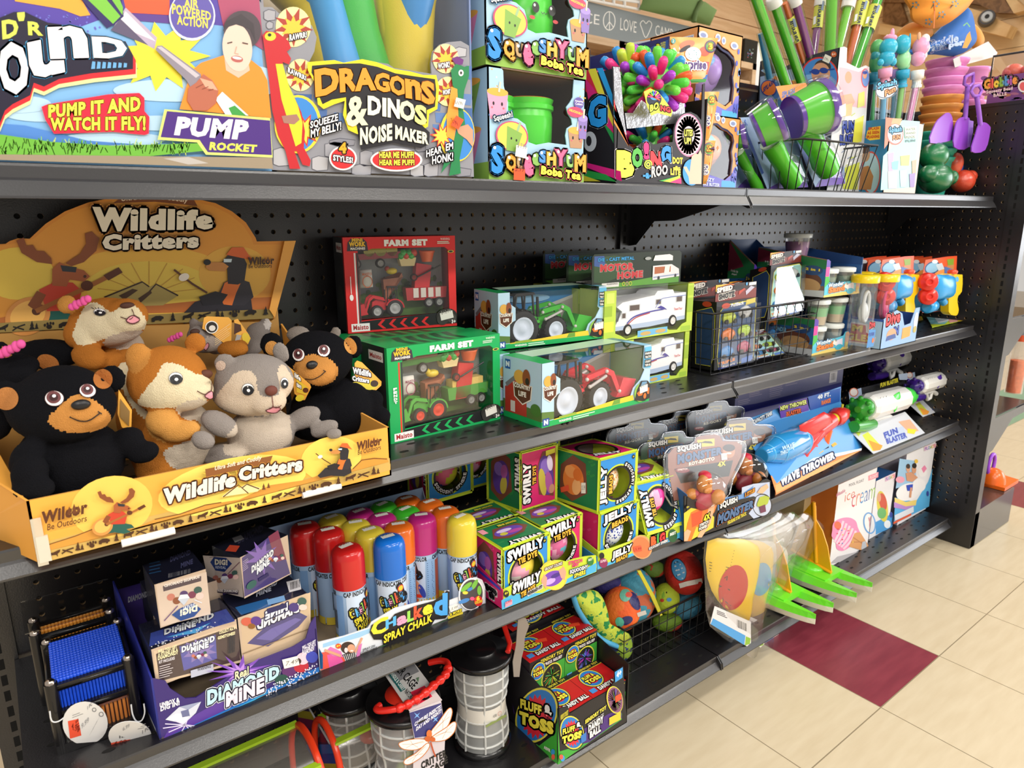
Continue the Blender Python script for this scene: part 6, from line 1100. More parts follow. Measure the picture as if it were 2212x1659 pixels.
g2=Bx(Bg.P0+Bg.b.normalized()*3.25-Bg.a.normalized()*.55,Bg.P0+Bg.b.normalized()*3.25+Bg.a*.95,Bg.h.length,3.1);farmset(g2,'#16a85a',0,'green farm set carton hidden behind its twin, under the red one','#d8402a','#4aa83c',False)
zr=Bg.P0.z+Bg.h.length+.03;rP0=onZ('K',178,782,zr);rP1=onZ('K',972,722,zr);rT=opl('K',135,78,rP0,(rP1-rP0).cross(V((0,0,1))));farmset(Bx(rP0,rP1,rT.z-zr,3),'#dc2a2c',0,'red farm set carton standing on the green ones, red tractor in its window','#a8a8a8','#c8242c',True)
def badge(p,x,y,w,h):
 p.pg([(x-w*.5,y+h*.1),(x+w*.5,y+h*.1),(x+w*.44,y-h*.32),(x,y-h*.52),(x-w*.44,y-h*.32)],'#e9e4da').pg([(x-w*.45,y+h*.08),(x+w*.45,y+h*.08),(x+w*.39,y-h*.3),(x,y-h*.48),(x-w*.39,y-h*.3)],'#5a2f1c')
 p.ell(x-w*.16,y+h*.28,w*.28,h*.2,'#d8a64a').ell(x+w*.2,y+h*.28,w*.2,h*.26,'#8a4a2a').ell(x+w*.25,y+h*.2,w*.1,h*.1,'#2a2020').text('COUNTRY',x-w*.42,y-h*.05,x+w*.42,y-h*.05,h*.13,col='#f4efe6',bq=.05).text('LIFE',x-w*.2,y-h*.27,x+w*.2,y-h*.27,h*.15,col='#f4efe6',bq=.05)
def tracbox(B,col,label):
 t=tg('toy_box',label,'toy box',B.base(),'boxed toy tractors');W=B.a.length;h=B.h.length;D=B.b.length;ex=B.a.normalized();ez=B.h.normalized();ey=B.b.normalized();S=lambda u,v:(u*W,v*h)
 mb=MB();gr=C('#18a858');B.body(mb,{'L':C('#b4d4ea'),'R':C('#7aa85a'),'B':CARD,'K':C('#3f8fd0'),'*':gr},'FT')
 mb.extr([B.F(*q)for q in((0,0),(1,0),(1,1),(.93,1),(.92,.62),(.94,.58),(.9,.42),(.83,.3),(.8,.14),(.1,.08),(.1,.45),(.15,.5),(.15,.72),(.1,.8),(.1,1),(0,1))],ey*.05,C('#b4d4ea'))
 mb.pg([B.F(0,1,0),B.F(.1,1,0),B.F(.16,1,D),B.F(0,1,D)],gr);mb.pg([B.F(.1,1,D*.55),B.F(1,1,D*.55),B.F(1,1,D),B.F(.1,1,D)],C('#b8d8c0'));mb.pg([B.F(.93,1,0),B.F(1,1,0),B.F(1,1,D),B.F(.93,1,D)],C('#7ac0e0'))
 mb.pg([B.F(0,.03,.1),B.F(1,.03,.1),B.F(1,.03,D),B.F(0,.03,D)],C('#3f7a3c'))
 p=Pr(mb,B.P0+B.b*.97,-ey,u=ex,v=ez);p.pg([S(.02,.02),S(.98,.02),S(.98,.35),S(.02,.3)],'#5f9a4a').pg([S(.55,.3),S(.7,.62),S(.98,.75),S(.98,.3)],'#a9a6a0').pg([S(.6,.5),S(.72,.64),S(.98,.8),S(.98,.74),S(.7,.56)],'#c8c8c8');p.ell(.5*W,.75*h,.2*W,.08*h,'#8fc0e8')
 p=Pr(mb,B.P0,-ey,u=ex,v=ez);p.pg([S(0,.1),S(.1,.1),S(.1,.22),S(0,.25)],'#5a7a3a').pg([S(0,0),S(1,0),S(1,.075),S(.8,.09),S(0,.09)],'#18a858').pg([S(.1,.085),S(.84,.085),S(.83,.18),S(.65,.17),S(.4,.13),S(.1,.1)],'#e6c83a').pg([S(.62,.09),S(.7,.09),S(.7,.17),S(.64,.165)],'#6a9a3a').pg([S(.15,.09),S(.3,.09),S(.28,.13),S(.14,.12)],'#8fae3a')
 p.pg([S(.005,.02),S(.06,.02),S(.06,.14),S(.005,.14)],'#2a4f9a').text('N',*S(.015,.04),*S(.05,.04),h*.08,col='#e8eef6',bq=.08).text('WARNING:',*S(.14,.025),*S(.25,.025),h*.04,col='#e8f6ea',bq=.04).lines(.26*W,.055*h,.46*W,.055*h,-.13,2,.06,'#d8f0dc')
 badge(p,.065*W,.6*h,.12*W,.42*h)
 p.pg([S(.925,.62),S(1,.6),S(1,.97),S(.93,.97),S(.93,.8),S(.92,.78)],'#62b8e4')
 for i,s_ in enumerate(('FARM','TRACTOR','COLLECT','THEM ALL')):v=.84-.06*i-.02*(i>1);p.pg([S(.93,v-.01),S(1,v-.01),S(1,v+.055),S(.93,v+.055)],'#1d2226').text(s_,*S(.935,v),*S(.995,v),h*.04,col='#f4f4f0',bq=.04)
 p.ell(.91*W,.2*h,.075*W,.17*h,'#8ab84a').pg([S(.84,.08),S(.86,.26),S(.9,.4),S(.97,.38),S(1,.3),S(1,.06),S(.93,.03)],'#2a2422').pg([S(.86,.2),S(.92,.26),S(.99,.25),S(.99,.14),S(.88,.14)],'#d8702a').ell(.945*W,.12*h,.028*W,.09*h,'#1d1a1a').ell(.945*W,.12*h,.015*W,.05*h,'#d8702a').pg([S(.89,.27),S(.91,.38),S(.96,.37),S(.96,.27)],'#6a9ac0').stk(.93*W,.25*h,.85,.5,'$12.99',-6)
 p=Pr(mb,B.P0+B.b,-ex,u=-ey,v=ez);T=lambda u,v:(u*D,v*h);p.pg([T(0,0),T(1,0),T(1,.09),T(0,.09)],'#18a858').pg([T(.0,.09),T(1,.09),T(1,.24),T(0,.3)],'#54743a').pg([T(.05,.1),T(.62,.1),T(.62,.5),T(.36,.66),T(.05,.5)],'#b8382a').pg([T(.1,.5),T(.34,.66),T(.66,.46),T(.66,.54),T(.34,.74),T(.06,.56)],'#7a7a80').pg([T(.2,.12),T(.32,.12),T(.32,.3),T(.2,.3)],'#d8cfc8').ell(D*.85,h*.25,D*.13,h*.1,'#4a7a34').pg([T(.06,.8),T(.2,.8),T(.2,.95),T(.06,.95)],'#2a5fae').text('N',*T(.08,.83),*T(.18,.83),h*.09,col='#e8eef6',bq=.08);badge(p,.52*D,.56*h,.5*D,.55*h)
 mb.bld('carton',t)
 s=W*.76/11.2;tractor(t,B.F(.105,.06,.25),ex,ez*(h*.9/7.7/s),ey,s,col,'#c9d2e2')
 mb=MB();k=[B.F(.1,.09,.06),B.F(.93,.1,.06),B.F(.93,.98,.06),B.F(.1,.98,.06)];mb.pg(k,CLEAR(gloss=.03));mb.pg([B.F(.1,.995,.05),B.F(.93,.995,.05),B.F(.93,.995,D*.55),B.F(.1,.995,D*.55)],CLEAR(gloss=.1));mb.bld('window',t)
Br=bxpx(2,'L',770,1640,1705,1400,728,1085,3.8);tracbox(Br,'#d0203a','red loader tractor in a window carton at the shelf edge')
ez_=V((0,0,1));bk_=Br.b.normalized();r2=Bx(Br.P0+bk_*4.0-Br.a*.03,Br.P0+bk_*4.0+Br.a*.95,Br.h.length,3.8);tracbox(r2,'#3fa83c','tractor carton hidden behind the red one and under the green one')
zt=Br.P0.z+Br.h.length+.03;gP0=onZ('L',392,955,zt);gP1=onZ('L',1320,848,zt);gT=opl('L',300,455,gP0,(gP1-gP0).cross(ez_));tracbox(Bx(gP0,gP1,opl('L',385,460,gP0,(gP1-gP0).cross(ez_)).z-zt,3.4),'#3fae34','green loader tractor in a window carton stacked above the red one')
def motorhome(P0,P1,h,card,label,d=3.1):
 B=Bx(P0,P1,h,d);t=tg('toy_pack',label,'toy pack',B.base(),'carded toy motor homes');W=B.a.length;ex=B.a.normalized();ez=V((0,0,1));ey=B.b.normalized();S=lambda u,v:(u*W,v*h);Q=lambda L,d:[B.F(u,v,d)for u,v in L]
 mb=MB();yg=C('#b9d24a');B.body(mb,{'L':C('#c9d86a'),'R':yg,'T':CLEAR(gloss=.12),'*':yg},'FT' if not card else 'F');mb.pg(Q([(.02,.02),(.98,.02),(.98,.98),(.02,.98)],d*.95),C('#d8dcd8'))
 mb.extr(Q([(0,0),(1,0),(1,1),(.93,1),(.93,.2),(.88,.17),(.82,.06),(.72,.08),(.68,.16),(.4,.16),(.36,.06),(.24,.02),(.18,.1),(.12,.16),(.12,.99),(0,.99)],0),ey*.05,yg)
 p=Pr(mb,B.P0,-ey,u=ex,v=ez)
 for u,v,a,b,c in((0,.5,.08,.2,'#9ab83a'),(.02,.75,.08,.2,'#cfe06a'),(.0,.2,.1,.2,'#d8e24a'),(.93,.4,.07,.3,'#9ab83a'),(.94,.75,.06,.2,'#a9c43c'),(.5,.01,.1,.12,'#d9e25a'),(.86,.02,.12,.1,'#9cc040')):p.e=.004;p.pg([S(u,v),S(u+a,v),S(u+a,v+b),S(u,v+b)],c)
 p.pg([S(.36,.02),S(.7,.04),S(.7,.16),S(.36,.15)],'#6fb4e0').ell(.45*W,.08*h,.06*W,.04*h,'#c8a86a').ell(.62*W,.09*h,.06*W,.04*h,'#c8a86a');mb.bld('carton',t)
 body=[(.13,.2),(.13,.3),(.2,.56),(.14,.66),(.2,.74),(.45,.8),(.55,.82),(.58,.9),(.76,.9),(.78,.82),(.92,.82),(.92,.26),(.5,.2)]
 mb=MB();wm=M('#eceef4',.3,.5);mb.extr(Q(body,.12),ey*2.0,wm);p=Pr(mb,B.P0+ey*.12,-ey,u=ex,v=ez);p.pg([S(.13,.2),S(.5,.2),S(.92,.26),S(.92,.34),S(.5,.3),S(.13,.28)],'#b4c6e2')
 for u,v,a,b in((.27,.55,.12,.13),(.56,.62,.07,.12),(.8,.63,.08,.13),(.19,.42,.05,.12)):p.pg([S(u,v),S(u+a,v),S(u+a,v+b),S(u,v+b)],'#c8ccd0').pg([S(u+.008,v+.015),S(u+a-.008,v+.015),S(u+a-.008,v+b-.015),S(u+.008,v+b-.015)],'#5a4a42')
 p.pg([S(.135,.4),S(.155,.38),S(.18,.56),S(.165,.58)],'#4a4c54').ln(smo([S(.25,.32),S(.33,.44),S(.5,.5),S(.66,.52)]),.1,'#3a3aa0').ln(smo([S(.26,.3),S(.35,.42),S(.5,.48)]),.08,'#b8323a').pg([S(.58,.56),S(.7,.5),S(.66,.56),S(.62,.6)],'#3a2f9a').ln(smo([S(.56,.56),S(.62,.72),S(.7,.75),S(.92,.76)]),.04,'#4a6ac0').text('Travel Tour',*S(.78,.47),*S(.88,.47),h*.05,col='#d0404a',bq=.02);mb.bld('motor_home',t)
 for u,v in((.26,.19),(.77,.26)):mb=MB();wheel(mb,B.F(u,v,.3),ey,h*.12,.5,'#d8d8d6',False);mb.bld('wheel',t)
 mb=MB();mb.pg(Q([(.02,.02),(.98,.02),(.98,.98),(.02,.98)],.07),CLEAR(gloss=.04));mb.bld('window',t)
 if card:
  ch=2.55;mb=MB();q=[B.F(-.02,1,1.2)]+[B.F(u,1,1.2)+ez*z for u,z in((-.02,ch-.2),(0,ch),(.94,ch),(.97,ch-.2))]+[B.F(.97,1,1.2)];mb.extr(q,ey*.05,C('#233023'));p=Pr(mb,B.F(0,1,1.2),-ey,u=ex,v=ez)
  p.pg([(.1*W-.2,.02),(.95*W,.02),(.95*W,.9),(.6*W,.55),(.3*W,.35),(0,.3)],'#5fa03a').pg([(0,.5),(.1*W,.4),(.35*W,1.0),(.4*W,2.2),(.2*W,2.4),(0,2.3)],'#33502f').pg([(0,1.7),(.12*W,1.5),(.1*W,2.4),(0,2.4)],'#3a5a9a')
  p.text('DIE - CAST METAL',.04*W,2.0,.42*W,2.0,.27,col='#3aa0e0',out=('#0e1a2a',.1),bq=.04).text('MOTOR',.06*W,1.25,.42*W,1.25,.55,col='#c8343a',out=[('#e9e4dc',.06)],bq=.07).text('HOME',.24*W,.62,.52*W,.62,.55,col='#c8343a',out=[('#e9e4dc',.06)],bq=.07).pg([(.08*W,.08),(.26*W,.08),(.26*W,.4),(.08*W,.4)],'#e9e7e2').text('WARNING:',.13*W,.24,.25*W,.24,.13,col='#3a3a3a',bq=.02)
  for i in range(3):p.ring(.31*W+.36*i,.24,.13,.14,.04,'#e4d84a' if i!=1 else '#e8a0a0')
  p.pg([(.63*W,.35),(.95*W,.5),(.94*W,1.1),(.85*W,1.5),(.63*W,1.45)],'#e9e7ea').pg([(.65*W,.8),(.84*W,.9),(.84*W,1.35),(.65*W,1.35)],'#b86a42').pg([(.64*W,.5),(.94*W,.62),(.94*W,.72),(.64*W,.6)],'#9aa6c8').pg([(.63*W,1.85),(.86*W,1.8),(.86*W,2.15),(.82*W,2.3),(.65*W,2.25)],'#f0eef2').ell(.7*W,.48,.14,.15,'#3a3a3e').ell(.9*W,.58,.13,.14,'#3a3a3e').pg([(.76*W,.75),(.82*W,.8),(.83*W,1.4),(.77*W,1.35)],'#e6ece8').ell(.57*W,2.05,.35,.12,'#aab0b0');mb.bld('header_card',t)
mP1=onS(2,'L',2040,1182);mP0=V((mP1.x-7.4,mP1.y+.1,mP1.z));mh=opl('L',2040,790,mP1,(0,1,0)).z-mP1.z
motorhome(mP0,mP1,mh,False,'lower motor home pack of the front pair, half hidden by the red tractor carton')
up_=V((0,0,mh+.03));dl=opl('L',1310,850,mP0+up_,(0,1,0)).x-mP0.x
for i,lb in enumerate(('front motor home pack with its hanging card in full view','motor home pack right behind the front one, card edge showing','rearmost motor home pack, card farthest back')):
 Pb=mP0+V((dl,0,mh+.03));o_=V((0,3.4*i*.82,0));motorhome(Pb+o_,mP1+V((.1,-.1,mh+.03))+o_,opl('L',2050,372,mP1,(0,1,0)).z-Pb.z if i==0 else mh,True,lb,2.7)
def basket(P,z0,h,flare,name,label,nx=12,nz=4,ny=6,closed_rim=None):
 """grid basket: P four rim corners (front left, front right, back right, back left) at the top"""
 t=tg(name,label,'basket',(P[0]+P[2])/2-V((0,0,h)));c=(P[0]+P[2])/2;bt=[V((c.x+(q.x-c.x)*flare,c.y+(q.y-c.y)*flare,z0+(q.x-P[0].x)*-.006))for q in P]
 mb=MB();mb.tube(P,.1,WIRE,8,closed=True);mb.bld('rim',t);mb=MB()
 for s in range(4):
  A,B_,D_,E_=P[s],P[(s+1)%4],bt[s],bt[(s+1)%4];n=nx if s%2==0 else ny
  for i in range(n):mb.tube([A.lerp(B_,i/n),D_.lerp(E_,i/n)],.04,WIRE,5)
  for k in range(1,nz+1):mb.tube([A.lerp(D_,k/nz),B_.lerp(E_,k/nz)],.045,WIRE,5)
 for i in range(1,nx):mb.tube([bt[0].lerp(bt[1],i/nx),bt[3].lerp(bt[2],i/nx)],.035,WIRE,5)
 mb.bld('wires',t);return t
bl=onS(2,'M',545,1600);r0=onY('M',520,925,bl.y-.35);r1=onY('M',1708,762,bl.y-.35);yk=-3.2
basket([r0,r1,V((r1.x,yk,r1.z)),V((r0.x,yk,r0.z))],bl.z+.12,r0.z-bl.z,.95,'wire_basket','black wire basket on the second shelf full of boxed racing cars',12,4,6)
def carpack(o,ex,ez,W,h,D,label,holo=False):
 ex,ez=V(ex).normalized(),V(ez).normalized();ey=ez.cross(ex).normalized();B=Bx(o,V(o)+ex*W,h,D,up=ez,back=ey);t=tg('toy_pack',label,'toy pack',B.base(),'boxed racing car packs');S=lambda u,v:(u*W,v*h)
 mb=MB();bk=C('#17161a');B.body(mb,{'*':bk},'');p=Pr(mb,B.P0,-ey,u=ex,v=ez);ye='#d8cf3a'
 wn=[S(.1,.04),S(.92,.04),S(.97,.12),S(.97,.92),S(.9,.97),S(.2,.94),S(.1,.86),S(.06,.2)]
 p.pg(wn,'#33507c' if not holo else '#a9dcd8');p.ln(wn,.07,ye,True)
 if holo:
  for i in range(9):p.pg([S(random.uniform(.1,.8),random.uniform(.2,.85))for _ in range(3)],random.choice(('#c3f0e6','#9fd0f2','#d6e4f6','#e9b8c8','#8ad8c0')))
 else:p.text('PullBack',*S(.35,.9),*S(.66,.92),h*.05,col='#f2f0ee',bq=.03).ell(.22*W,.93*h,.1*W,.04*h,'#b8432a').pg([S(.7,.9),S(.95,.93),S(.95,1),S(.72,.98)],'#c9b84a')
 p.text('TRIPLE',*S(.1,.06),*S(.5,.09),h*.045,col='#e8862e',bq=.06).pg([S(.1,.0),S(.55,.02),S(.55,.055),S(.1,.04)],'#2a3a8a').text('Racers',*S(.2,.015),*S(.5,.03),h*.035,col='#e8e4dc',bq=.04).pg([S(.66,.02),S(.95,.04),S(.95,.13),S(.66,.1)],'#4a78c8')
 pL=Pr(mb,B.P0+B.b,-ex,u=-ey,v=ez);w2=[(D*.2,h*.06),(D*.85,h*.06),(D*.95,h*.2),(D*.95,h*.82),(D*.8,h*.92),(D*.15,h*.85)];pL.pg(w2,'#27406a').ln(w2,.06,ye,True).ell(D*.6,h*.96,D*.2,h*.04,'#b8432a');mb.bld('carton',t)
 for i,(u,v)in enumerate(((.3,.75),(.7,.8),(.3,.5),(.7,.52),(.28,.24),(.7,.27))):
  mb=MB();c=B.P0+ex*W*u+ez*h*v;m=PL(('#b8c83a','#c9ccd0','#d8742e','#b0d04a','#3f86c8','#b04a6a')[i])
  for a,b,r1_,r2_ in((0,0,.17,.09),(.01,.03,.09,.07)):mb.ell(c+ex*W*a+ez*h*b,(W*r1_,.3,h*r2_),m,12,8)
  for q in(-.1,.1):mb.lt(c+ex*W*q-ez*h*.05-ey*.32,ey,[(0,.2),(.2,.2)],M('#1c1c1e'),10)
  mb.bld('toy_car',t)
  mb=MB()
 hd=MB();hh=h*.24;hd.box(B.P0+ez*h+ey*.15,ex*W,ey*.06,ez*hh,C('#2a1414'));p=Pr(hd,B.P0+ez*h+ey*.15,-ey,u=ex,v=ez);q=lambda u,v:(u*W,v*hh)
 p.pg([q(0,.0),q(1,0),q(1,.6),q(0,.45)],'#7a2a20').pg([q(0,.6),q(.3,1),q(.0,1)],'#f0b43a').pg([q(.05,.55),q(.45,.95),q(.3,1),q(.05,.85)],'#e8702a').text('SPEED',*q(.03,.5),*q(.4,.62),hh*.32,col='#f4ece2',out=('#3a1a14',.15),bq=.07,lean=.3).text('SHOTZ',*q(.08,.08),*q(.46,.22),hh*.34,col='#1c1a1c',out=('#f0ece4',.16),bq=.06,lean=.2)
 p.pg([q(.55,.25),q(.72,.6),q(.68,.65),q(.56,.5)],'#b8402a').pg([q(.74,.2),q(.95,.65),q(.85,.75),q(.72,.45)],'#b9b4c8').pg([q(.4,.72),q(.44,.85),q(.66,.85),q(.68,.72),q(.6,.66),q(.46,.66)],'#0c0a0c').pg([q(.8,.78),q(.98,.8),q(.98,.98),q(.8,.96)],'#eceae6').ell(W*.74,hh*.9,.14,.14,'#4a9ad0');hd.bld('header_card',t)
 mb=MB();mb.box(B.P0+ex*W*.04+ez*h*.05-ey*.5,ex*W*.93,ey*.5,ez*h*.88,CLEAR(gloss=.12 if holo else .05),'K');mb.bld('blister',t)
Yb=bl.y;zf=bl.z+.25
a=onY('M',530,1560,Yb+.3);b=onY('M',975,1500,Yb+.3);hA=onY('M',530,800,Yb+.3).z-a.z;W1=b.x-a.x
carpack(a,(1,0,0),(0,.03,1),W1,hA,2.4,'racing car pack at the near front corner of the basket, upright')
carpack(a+V((-.1,2.8,.05)),(1,0,0),(0,.02,1),W1,hA,2.4,'racing car pack upright right behind the corner one');carpack(a+V((W1+.2,3.4,.0)),(1,0,0),(0,.02,1),W1,hA*.95,2.2,'racing car pack at the back of the basket, header showing');carpack(a+V((W1*2+.3,3.2,0)),(1,0,0),(0,.02,1),W1,hA*.9,2.2,'racing car pack at the back far end of the basket')
c=onY('M',1130,990,Yb+.4);d=onY('M',1480,985,Yb+.4);up=onY('M',1170,380,Yb+1.6)-c;carpack(c,(1,0,.02),up,(d-c).length,up.length,2.2,'shiny racing car pack standing high and tilted on the others',True)
c=onY('M',960,1440,Yb+.2);d=onY('M',1340,1370,Yb+.2);carpack(c,d-c,(0,.75,.66),(d-c).length,2.6,1.6,'racing car pack lying on its back low in the basket',True)
def tub(o,col,sand,label,r=1.02,h=2.15):
 t=tg('sand_tub',label,'tub',o,'clear tubs of moulding sand');mb=MB();mb.lt(o,(0,0,1),[(0,r*.8),(h,r)],CLEAR('#eef4f0',.1,dn=.12),20,cap=False);mb.bld('clear_cup',t)
 mb=MB();mb.lt(o+V((0,0,.04)),(0,0,1),[(0,r*.74),(h*.38,r*.84),(h*.38,r*.84),(h*.75,r*.93)],[M(sand,.9),M(sand,.9),M(col,.7)],20);mb.bld('filling',t)
 mb=MB();mb.lt(o+V((0,0,h)),(0,0,1),[(-.1,r*1.08),(.25,r*1.1),(.32,r),(.32,0)],M('#d9dedc',.3),20);mb.bld('lid',t)
def sandbox(B,label,hb=0):
 t=tg('display_box',label,'display box',B.base(),'moulding sand display cartons');W=B.a.length;h=B.h.length;D=B.b.length;ex=B.a.normalized();ez=B.h.normalized();ey=B.b.normalized();S=lambda u,v:(u*W,v*h)
 mb=MB();lf=C('#6a3a4a');hb=hb or h;mb.extr([B.P0,B.P0+B.b,B.P0+B.b+ez*hb,B.P0+ez*h],ex*.08,C('#8a6a5a'));mb.box(B.P0+B.a-ex*.08,ex*.08,B.b,ez*h*.8,C('#2a5a9a'));mb.box(B.P0+B.b-ey*.08,B.a,ey*.08,ez*hb,C('#2a4f8a'));mb.extr([B.P0+B.a,B.P0+B.a+B.b,B.P0+B.a+B.b+ez*hb,B.P0+B.a+ez*h],ex*.06,C('#2a4f8a'));mb.box(B.P0,B.a,B.b,ez*.08,CARD)
 mb.extr([B.F(u,v)for u,v in((0,0),(1,0),(1,.42),(.96,.5),(.88,.5),(.84,.4),(.6,.36),(.5,.38),(.35,.33),(.22,.34),(.12,.4),(.1,.95),(.04,1),(0,.98))],ey*.06,C('#59c4e0'));p=Pr(mb,B.P0,-ey,u=ex,v=ez)
 p.pg([S(0,.55),S(.1,.55),S(.1,.95),S(.04,1),S(0,.98)],'#e8409a').pg([S(0,.8),S(.1,.8),S(.1,.95),S(.04,1),S(0,1)],'#5a3aa8').pg([S(0,.25),S(.12,.4),S(.1,.55),S(0,.55)],'#48b848').pg([S(0,0),S(1,0),S(1,.06),S(.5,.1),S(0,.05)],'#ecd070').pg([S(.88,.04),S(.98,.04),S(1,.42),S(.96,.5),S(.88,.48)],'#d09a7a').pg([S(.9,.05),S(.97,.05),S(.97,.2),S(.9,.2)],'#d8c23a')
 p.text('Wonder',.1*W,.24*h,.52*W,.28*h,.12*h,col='#dff2fa',out=('#2a78b8',.14),bq=.05).text('Sand',.12*W,.1*h,.56*W,.14*h,.15*h,col='#f0883a',out=[('#f8ead8',.16),('#a84a1a',.08)],bq=.07).pg([S(.62,.12),S(.82,.14),S(.8,.34),S(.64,.3)],'#e8e2f0').ell(.72*W,.1*h,.1*W,.08*h,'#4ab8d0').stk(.6*W,.25*h,.7,.45,'$',20)
 p=Pr(mb,B.P0+B.b,-ex,u=-ey,v=ez);T=lambda u,v:(u*D,v*h)
 p.pg([T(0,.3),T(1,.3),T(1,.98),T(0,.98*hb/h)],'#2f6aa8').pg([T(0,.7),T(1,.75),T(1,.98),T(0,.98*hb/h)],'#2a7a4a').pg([T(0,.84),T(.6,.95),T(.5,.96+.2*(hb/h-1)),T(0,.98*hb/h)],'#8a2f4a').pg([T(0,0),T(.35,0),T(.35,.5),T(.2,.6),T(.1,.5),T(0,.55)],'#9a7458').ell(D*.72,.4*h,D*.24,.26*h,'#6a4030').ell(D*.75,.28*h,D*.2,.2*h,'#c39a6a').ell(D*.82,.7*h,D*.14,.13*h,'#2f4a7a').text('2 in 1',.72*D,.7*h,.92*D,.68*h,.07*h,col='#f4d83a',bq=.06).pg([T(.45,0),T(1,0),T(1,.18),T(.5,.15)],'#d0d4d6').text('Holds its',.12*D,.84*h,.4*D,.82*h,.05*h,col='#f2eef0',bq=.03).text('shape!',.16*D,.77*h,.36*D,.76*h,.05*h,col='#f2eef0',bq=.03).text('WONDER',.4*D,.55*h,.62*D,.53*h,.14*h,col='#8ac8ea',out=('#1a3050',.1),bq=.05);mb.bld('carton',t);return t
sB=bxpx(2,'M',1620,1392,2030,1308,1640,985,7.4);sh=sB.h.length;sandbox(sB,'lower moulding sand display carton standing on the shelf')
hs=onY('M',1700,745,sB.P0.y).z-sB.P0.z;u_=V((.9,-.1,hs));tT=opl('M',1735,320,sB.P0+u_,sB.nF).z;sandbox(Bx(sB.P0+u_,sB.P0+u_+sB.a*.98,tT-(sB.P0+u_).z,7.4),'upper moulding sand display carton on top of the tubs',(onX('M',1040,160,sB.P0.x+.9).z-(sB.P0+u_).z)*.97)
rb=onX('M',1030,480,sB.P0.x-1.4);rt=onX('M',1030,155,sB.P0.x-1.4);Y0=min(max(rb.y,-4.2),-3.4);zz=opl('M',730,82,(sB.P0.x-1.4,0,0),(1,0,0)).z;sandbox(Bx((sB.P0.x-1.4,Y0,32.5),(sB.P0.x+3,Y0,32.5),5.2,3),'moulding sand display carton at the very back, dark flank showing',zz-32.6)
ex=sB.a.normalized();ey=sB.b.normalized()
for k,(dz,base)in enumerate(((.1,sB.P0),(hs+.1,sB.P0+V((.9,-.1,0))))):
 lev=[('front row, near',.30,1.1),('front row, far',.78,1.1)]
 for nm,f,d in lev:
  o=base+sB.a*f+ey*d+V((0,0,dz));tub(o,'#7d8a8e' if k==0 else '#6a8a78','#8a8f92' if k==0 else '#b39a7a',('lower' if k==0 else 'upper')+' display carton sand tub, '+nm);
  if k==0:tub(o+V((.35,.05,2.55)),'#56b070','#b8a488','green and sand tub stacked on the lower display carton tubs, '+nm)
 if k:tub(base+sB.a*.5+ey*5.2+V((0,0,dz+3.2)),'#8a3f86','#8a3f86','purple moulding sand tub at the back of the upper display carton',1.25)
a=onS(2,'N',540,1160);b=onS(2,'N',945,1040);b.y=a.y;k=onX('N',150,640,a.x);zT=onY('N',565,815,a.y).z;W=b.x-a.x-1.2;D=6.4
t=tg('display_box','low light blue display carton of tubed swim goggles','display box',a+V((W/2,3,0)));mb=MB();lb=C('#a8cbe6')
mb.aabb(a.x,a.x+.08,a.y,a.y+D,a.z,zT,{'L':lb,'*':C('#33549a')});mb.aabb(a.x+W-.08,a.x+W,a.y,a.y+D,a.z,zT,C('#33549a'));mb.aabb(a.x,a.x+W,a.y+D-.08,a.y+D,a.z,zT+.5,C('#33549a'));mb.aabb(a.x,a.x+W,a.y,a.y+D,a.z,a.z+.08,CARD)
H_=zT-a.z;mb.extr([a+V((W*u,0,H_*v))for u,v in((0,0),(1,0),(1,1.2),(.88,1.2),(.78,.7),(.6,.66),(.5,1.1),(.34,1.25),(.1,1.1),(0,1.0))],(0,.06,0),C('#8fb4e2'))
p=Pr(mb,a,(0,-1,0),u=(1,0,0),v=(0,0,1));q=lambda u,v:(u*W,v*H_);p.text('Dive',*q(.08,.75),*q(.46,.82),H_*.42,col='#d8323a',out=[('#f2f2f4',.1)],bq=.06).text("'N",*q(.32,.35),*q(.46,.4),H_*.32,col='#3a5ab8',out=('#e8eef6',.1),bq=.06).ell(.26*W,.45*H_,.13*W,.2*H_,'#d8a07a').pg([q(.12,.25),q(.4,.3),q(.36,.45),q(.15,.42)],'#33549a').pg([q(.56,.2),q(.8,.25),q(.8,.6),q(.56,.58)],'#f0a04a').ell(.92*W,.75*H_,.06*W,.3*H_,'#d8dcea').ell(.92*W,.45*H_,.05*W,.12*H_,'#b8a85a')
p=Pr(mb,(a.x,a.y+D,a.z),(-1,0,0),u=(0,-1,0),v=(0,0,1));s=lambda u,v:(u*D,v*H_);p.pg([s(.0,.2),s(.12,.1),s(.9,.12),s(.92,.4),s(.8,.55),s(.78,.8),s(.2,.85),s(0,.8)],'#e8e4e4').pg([s(0,.24),s(.14,.15),s(.87,.17),s(.88,.4),s(.76,.52),s(.74,.75),s(.2,.8),s(0,.75)],'#c83a34').text('SWIM',*s(.08,.52),*s(.7,.5),H_*.24,col='#f4d83a',bq=.05).text('GOGGLES',*s(.04,.2),*s(.86,.2),H_*.24,col='#f4d83a',bq=.05).pg([s(0,.93),s(1,.93),s(1,1),s(0,1)],'#2f55a8');mb.bld('carton',t)
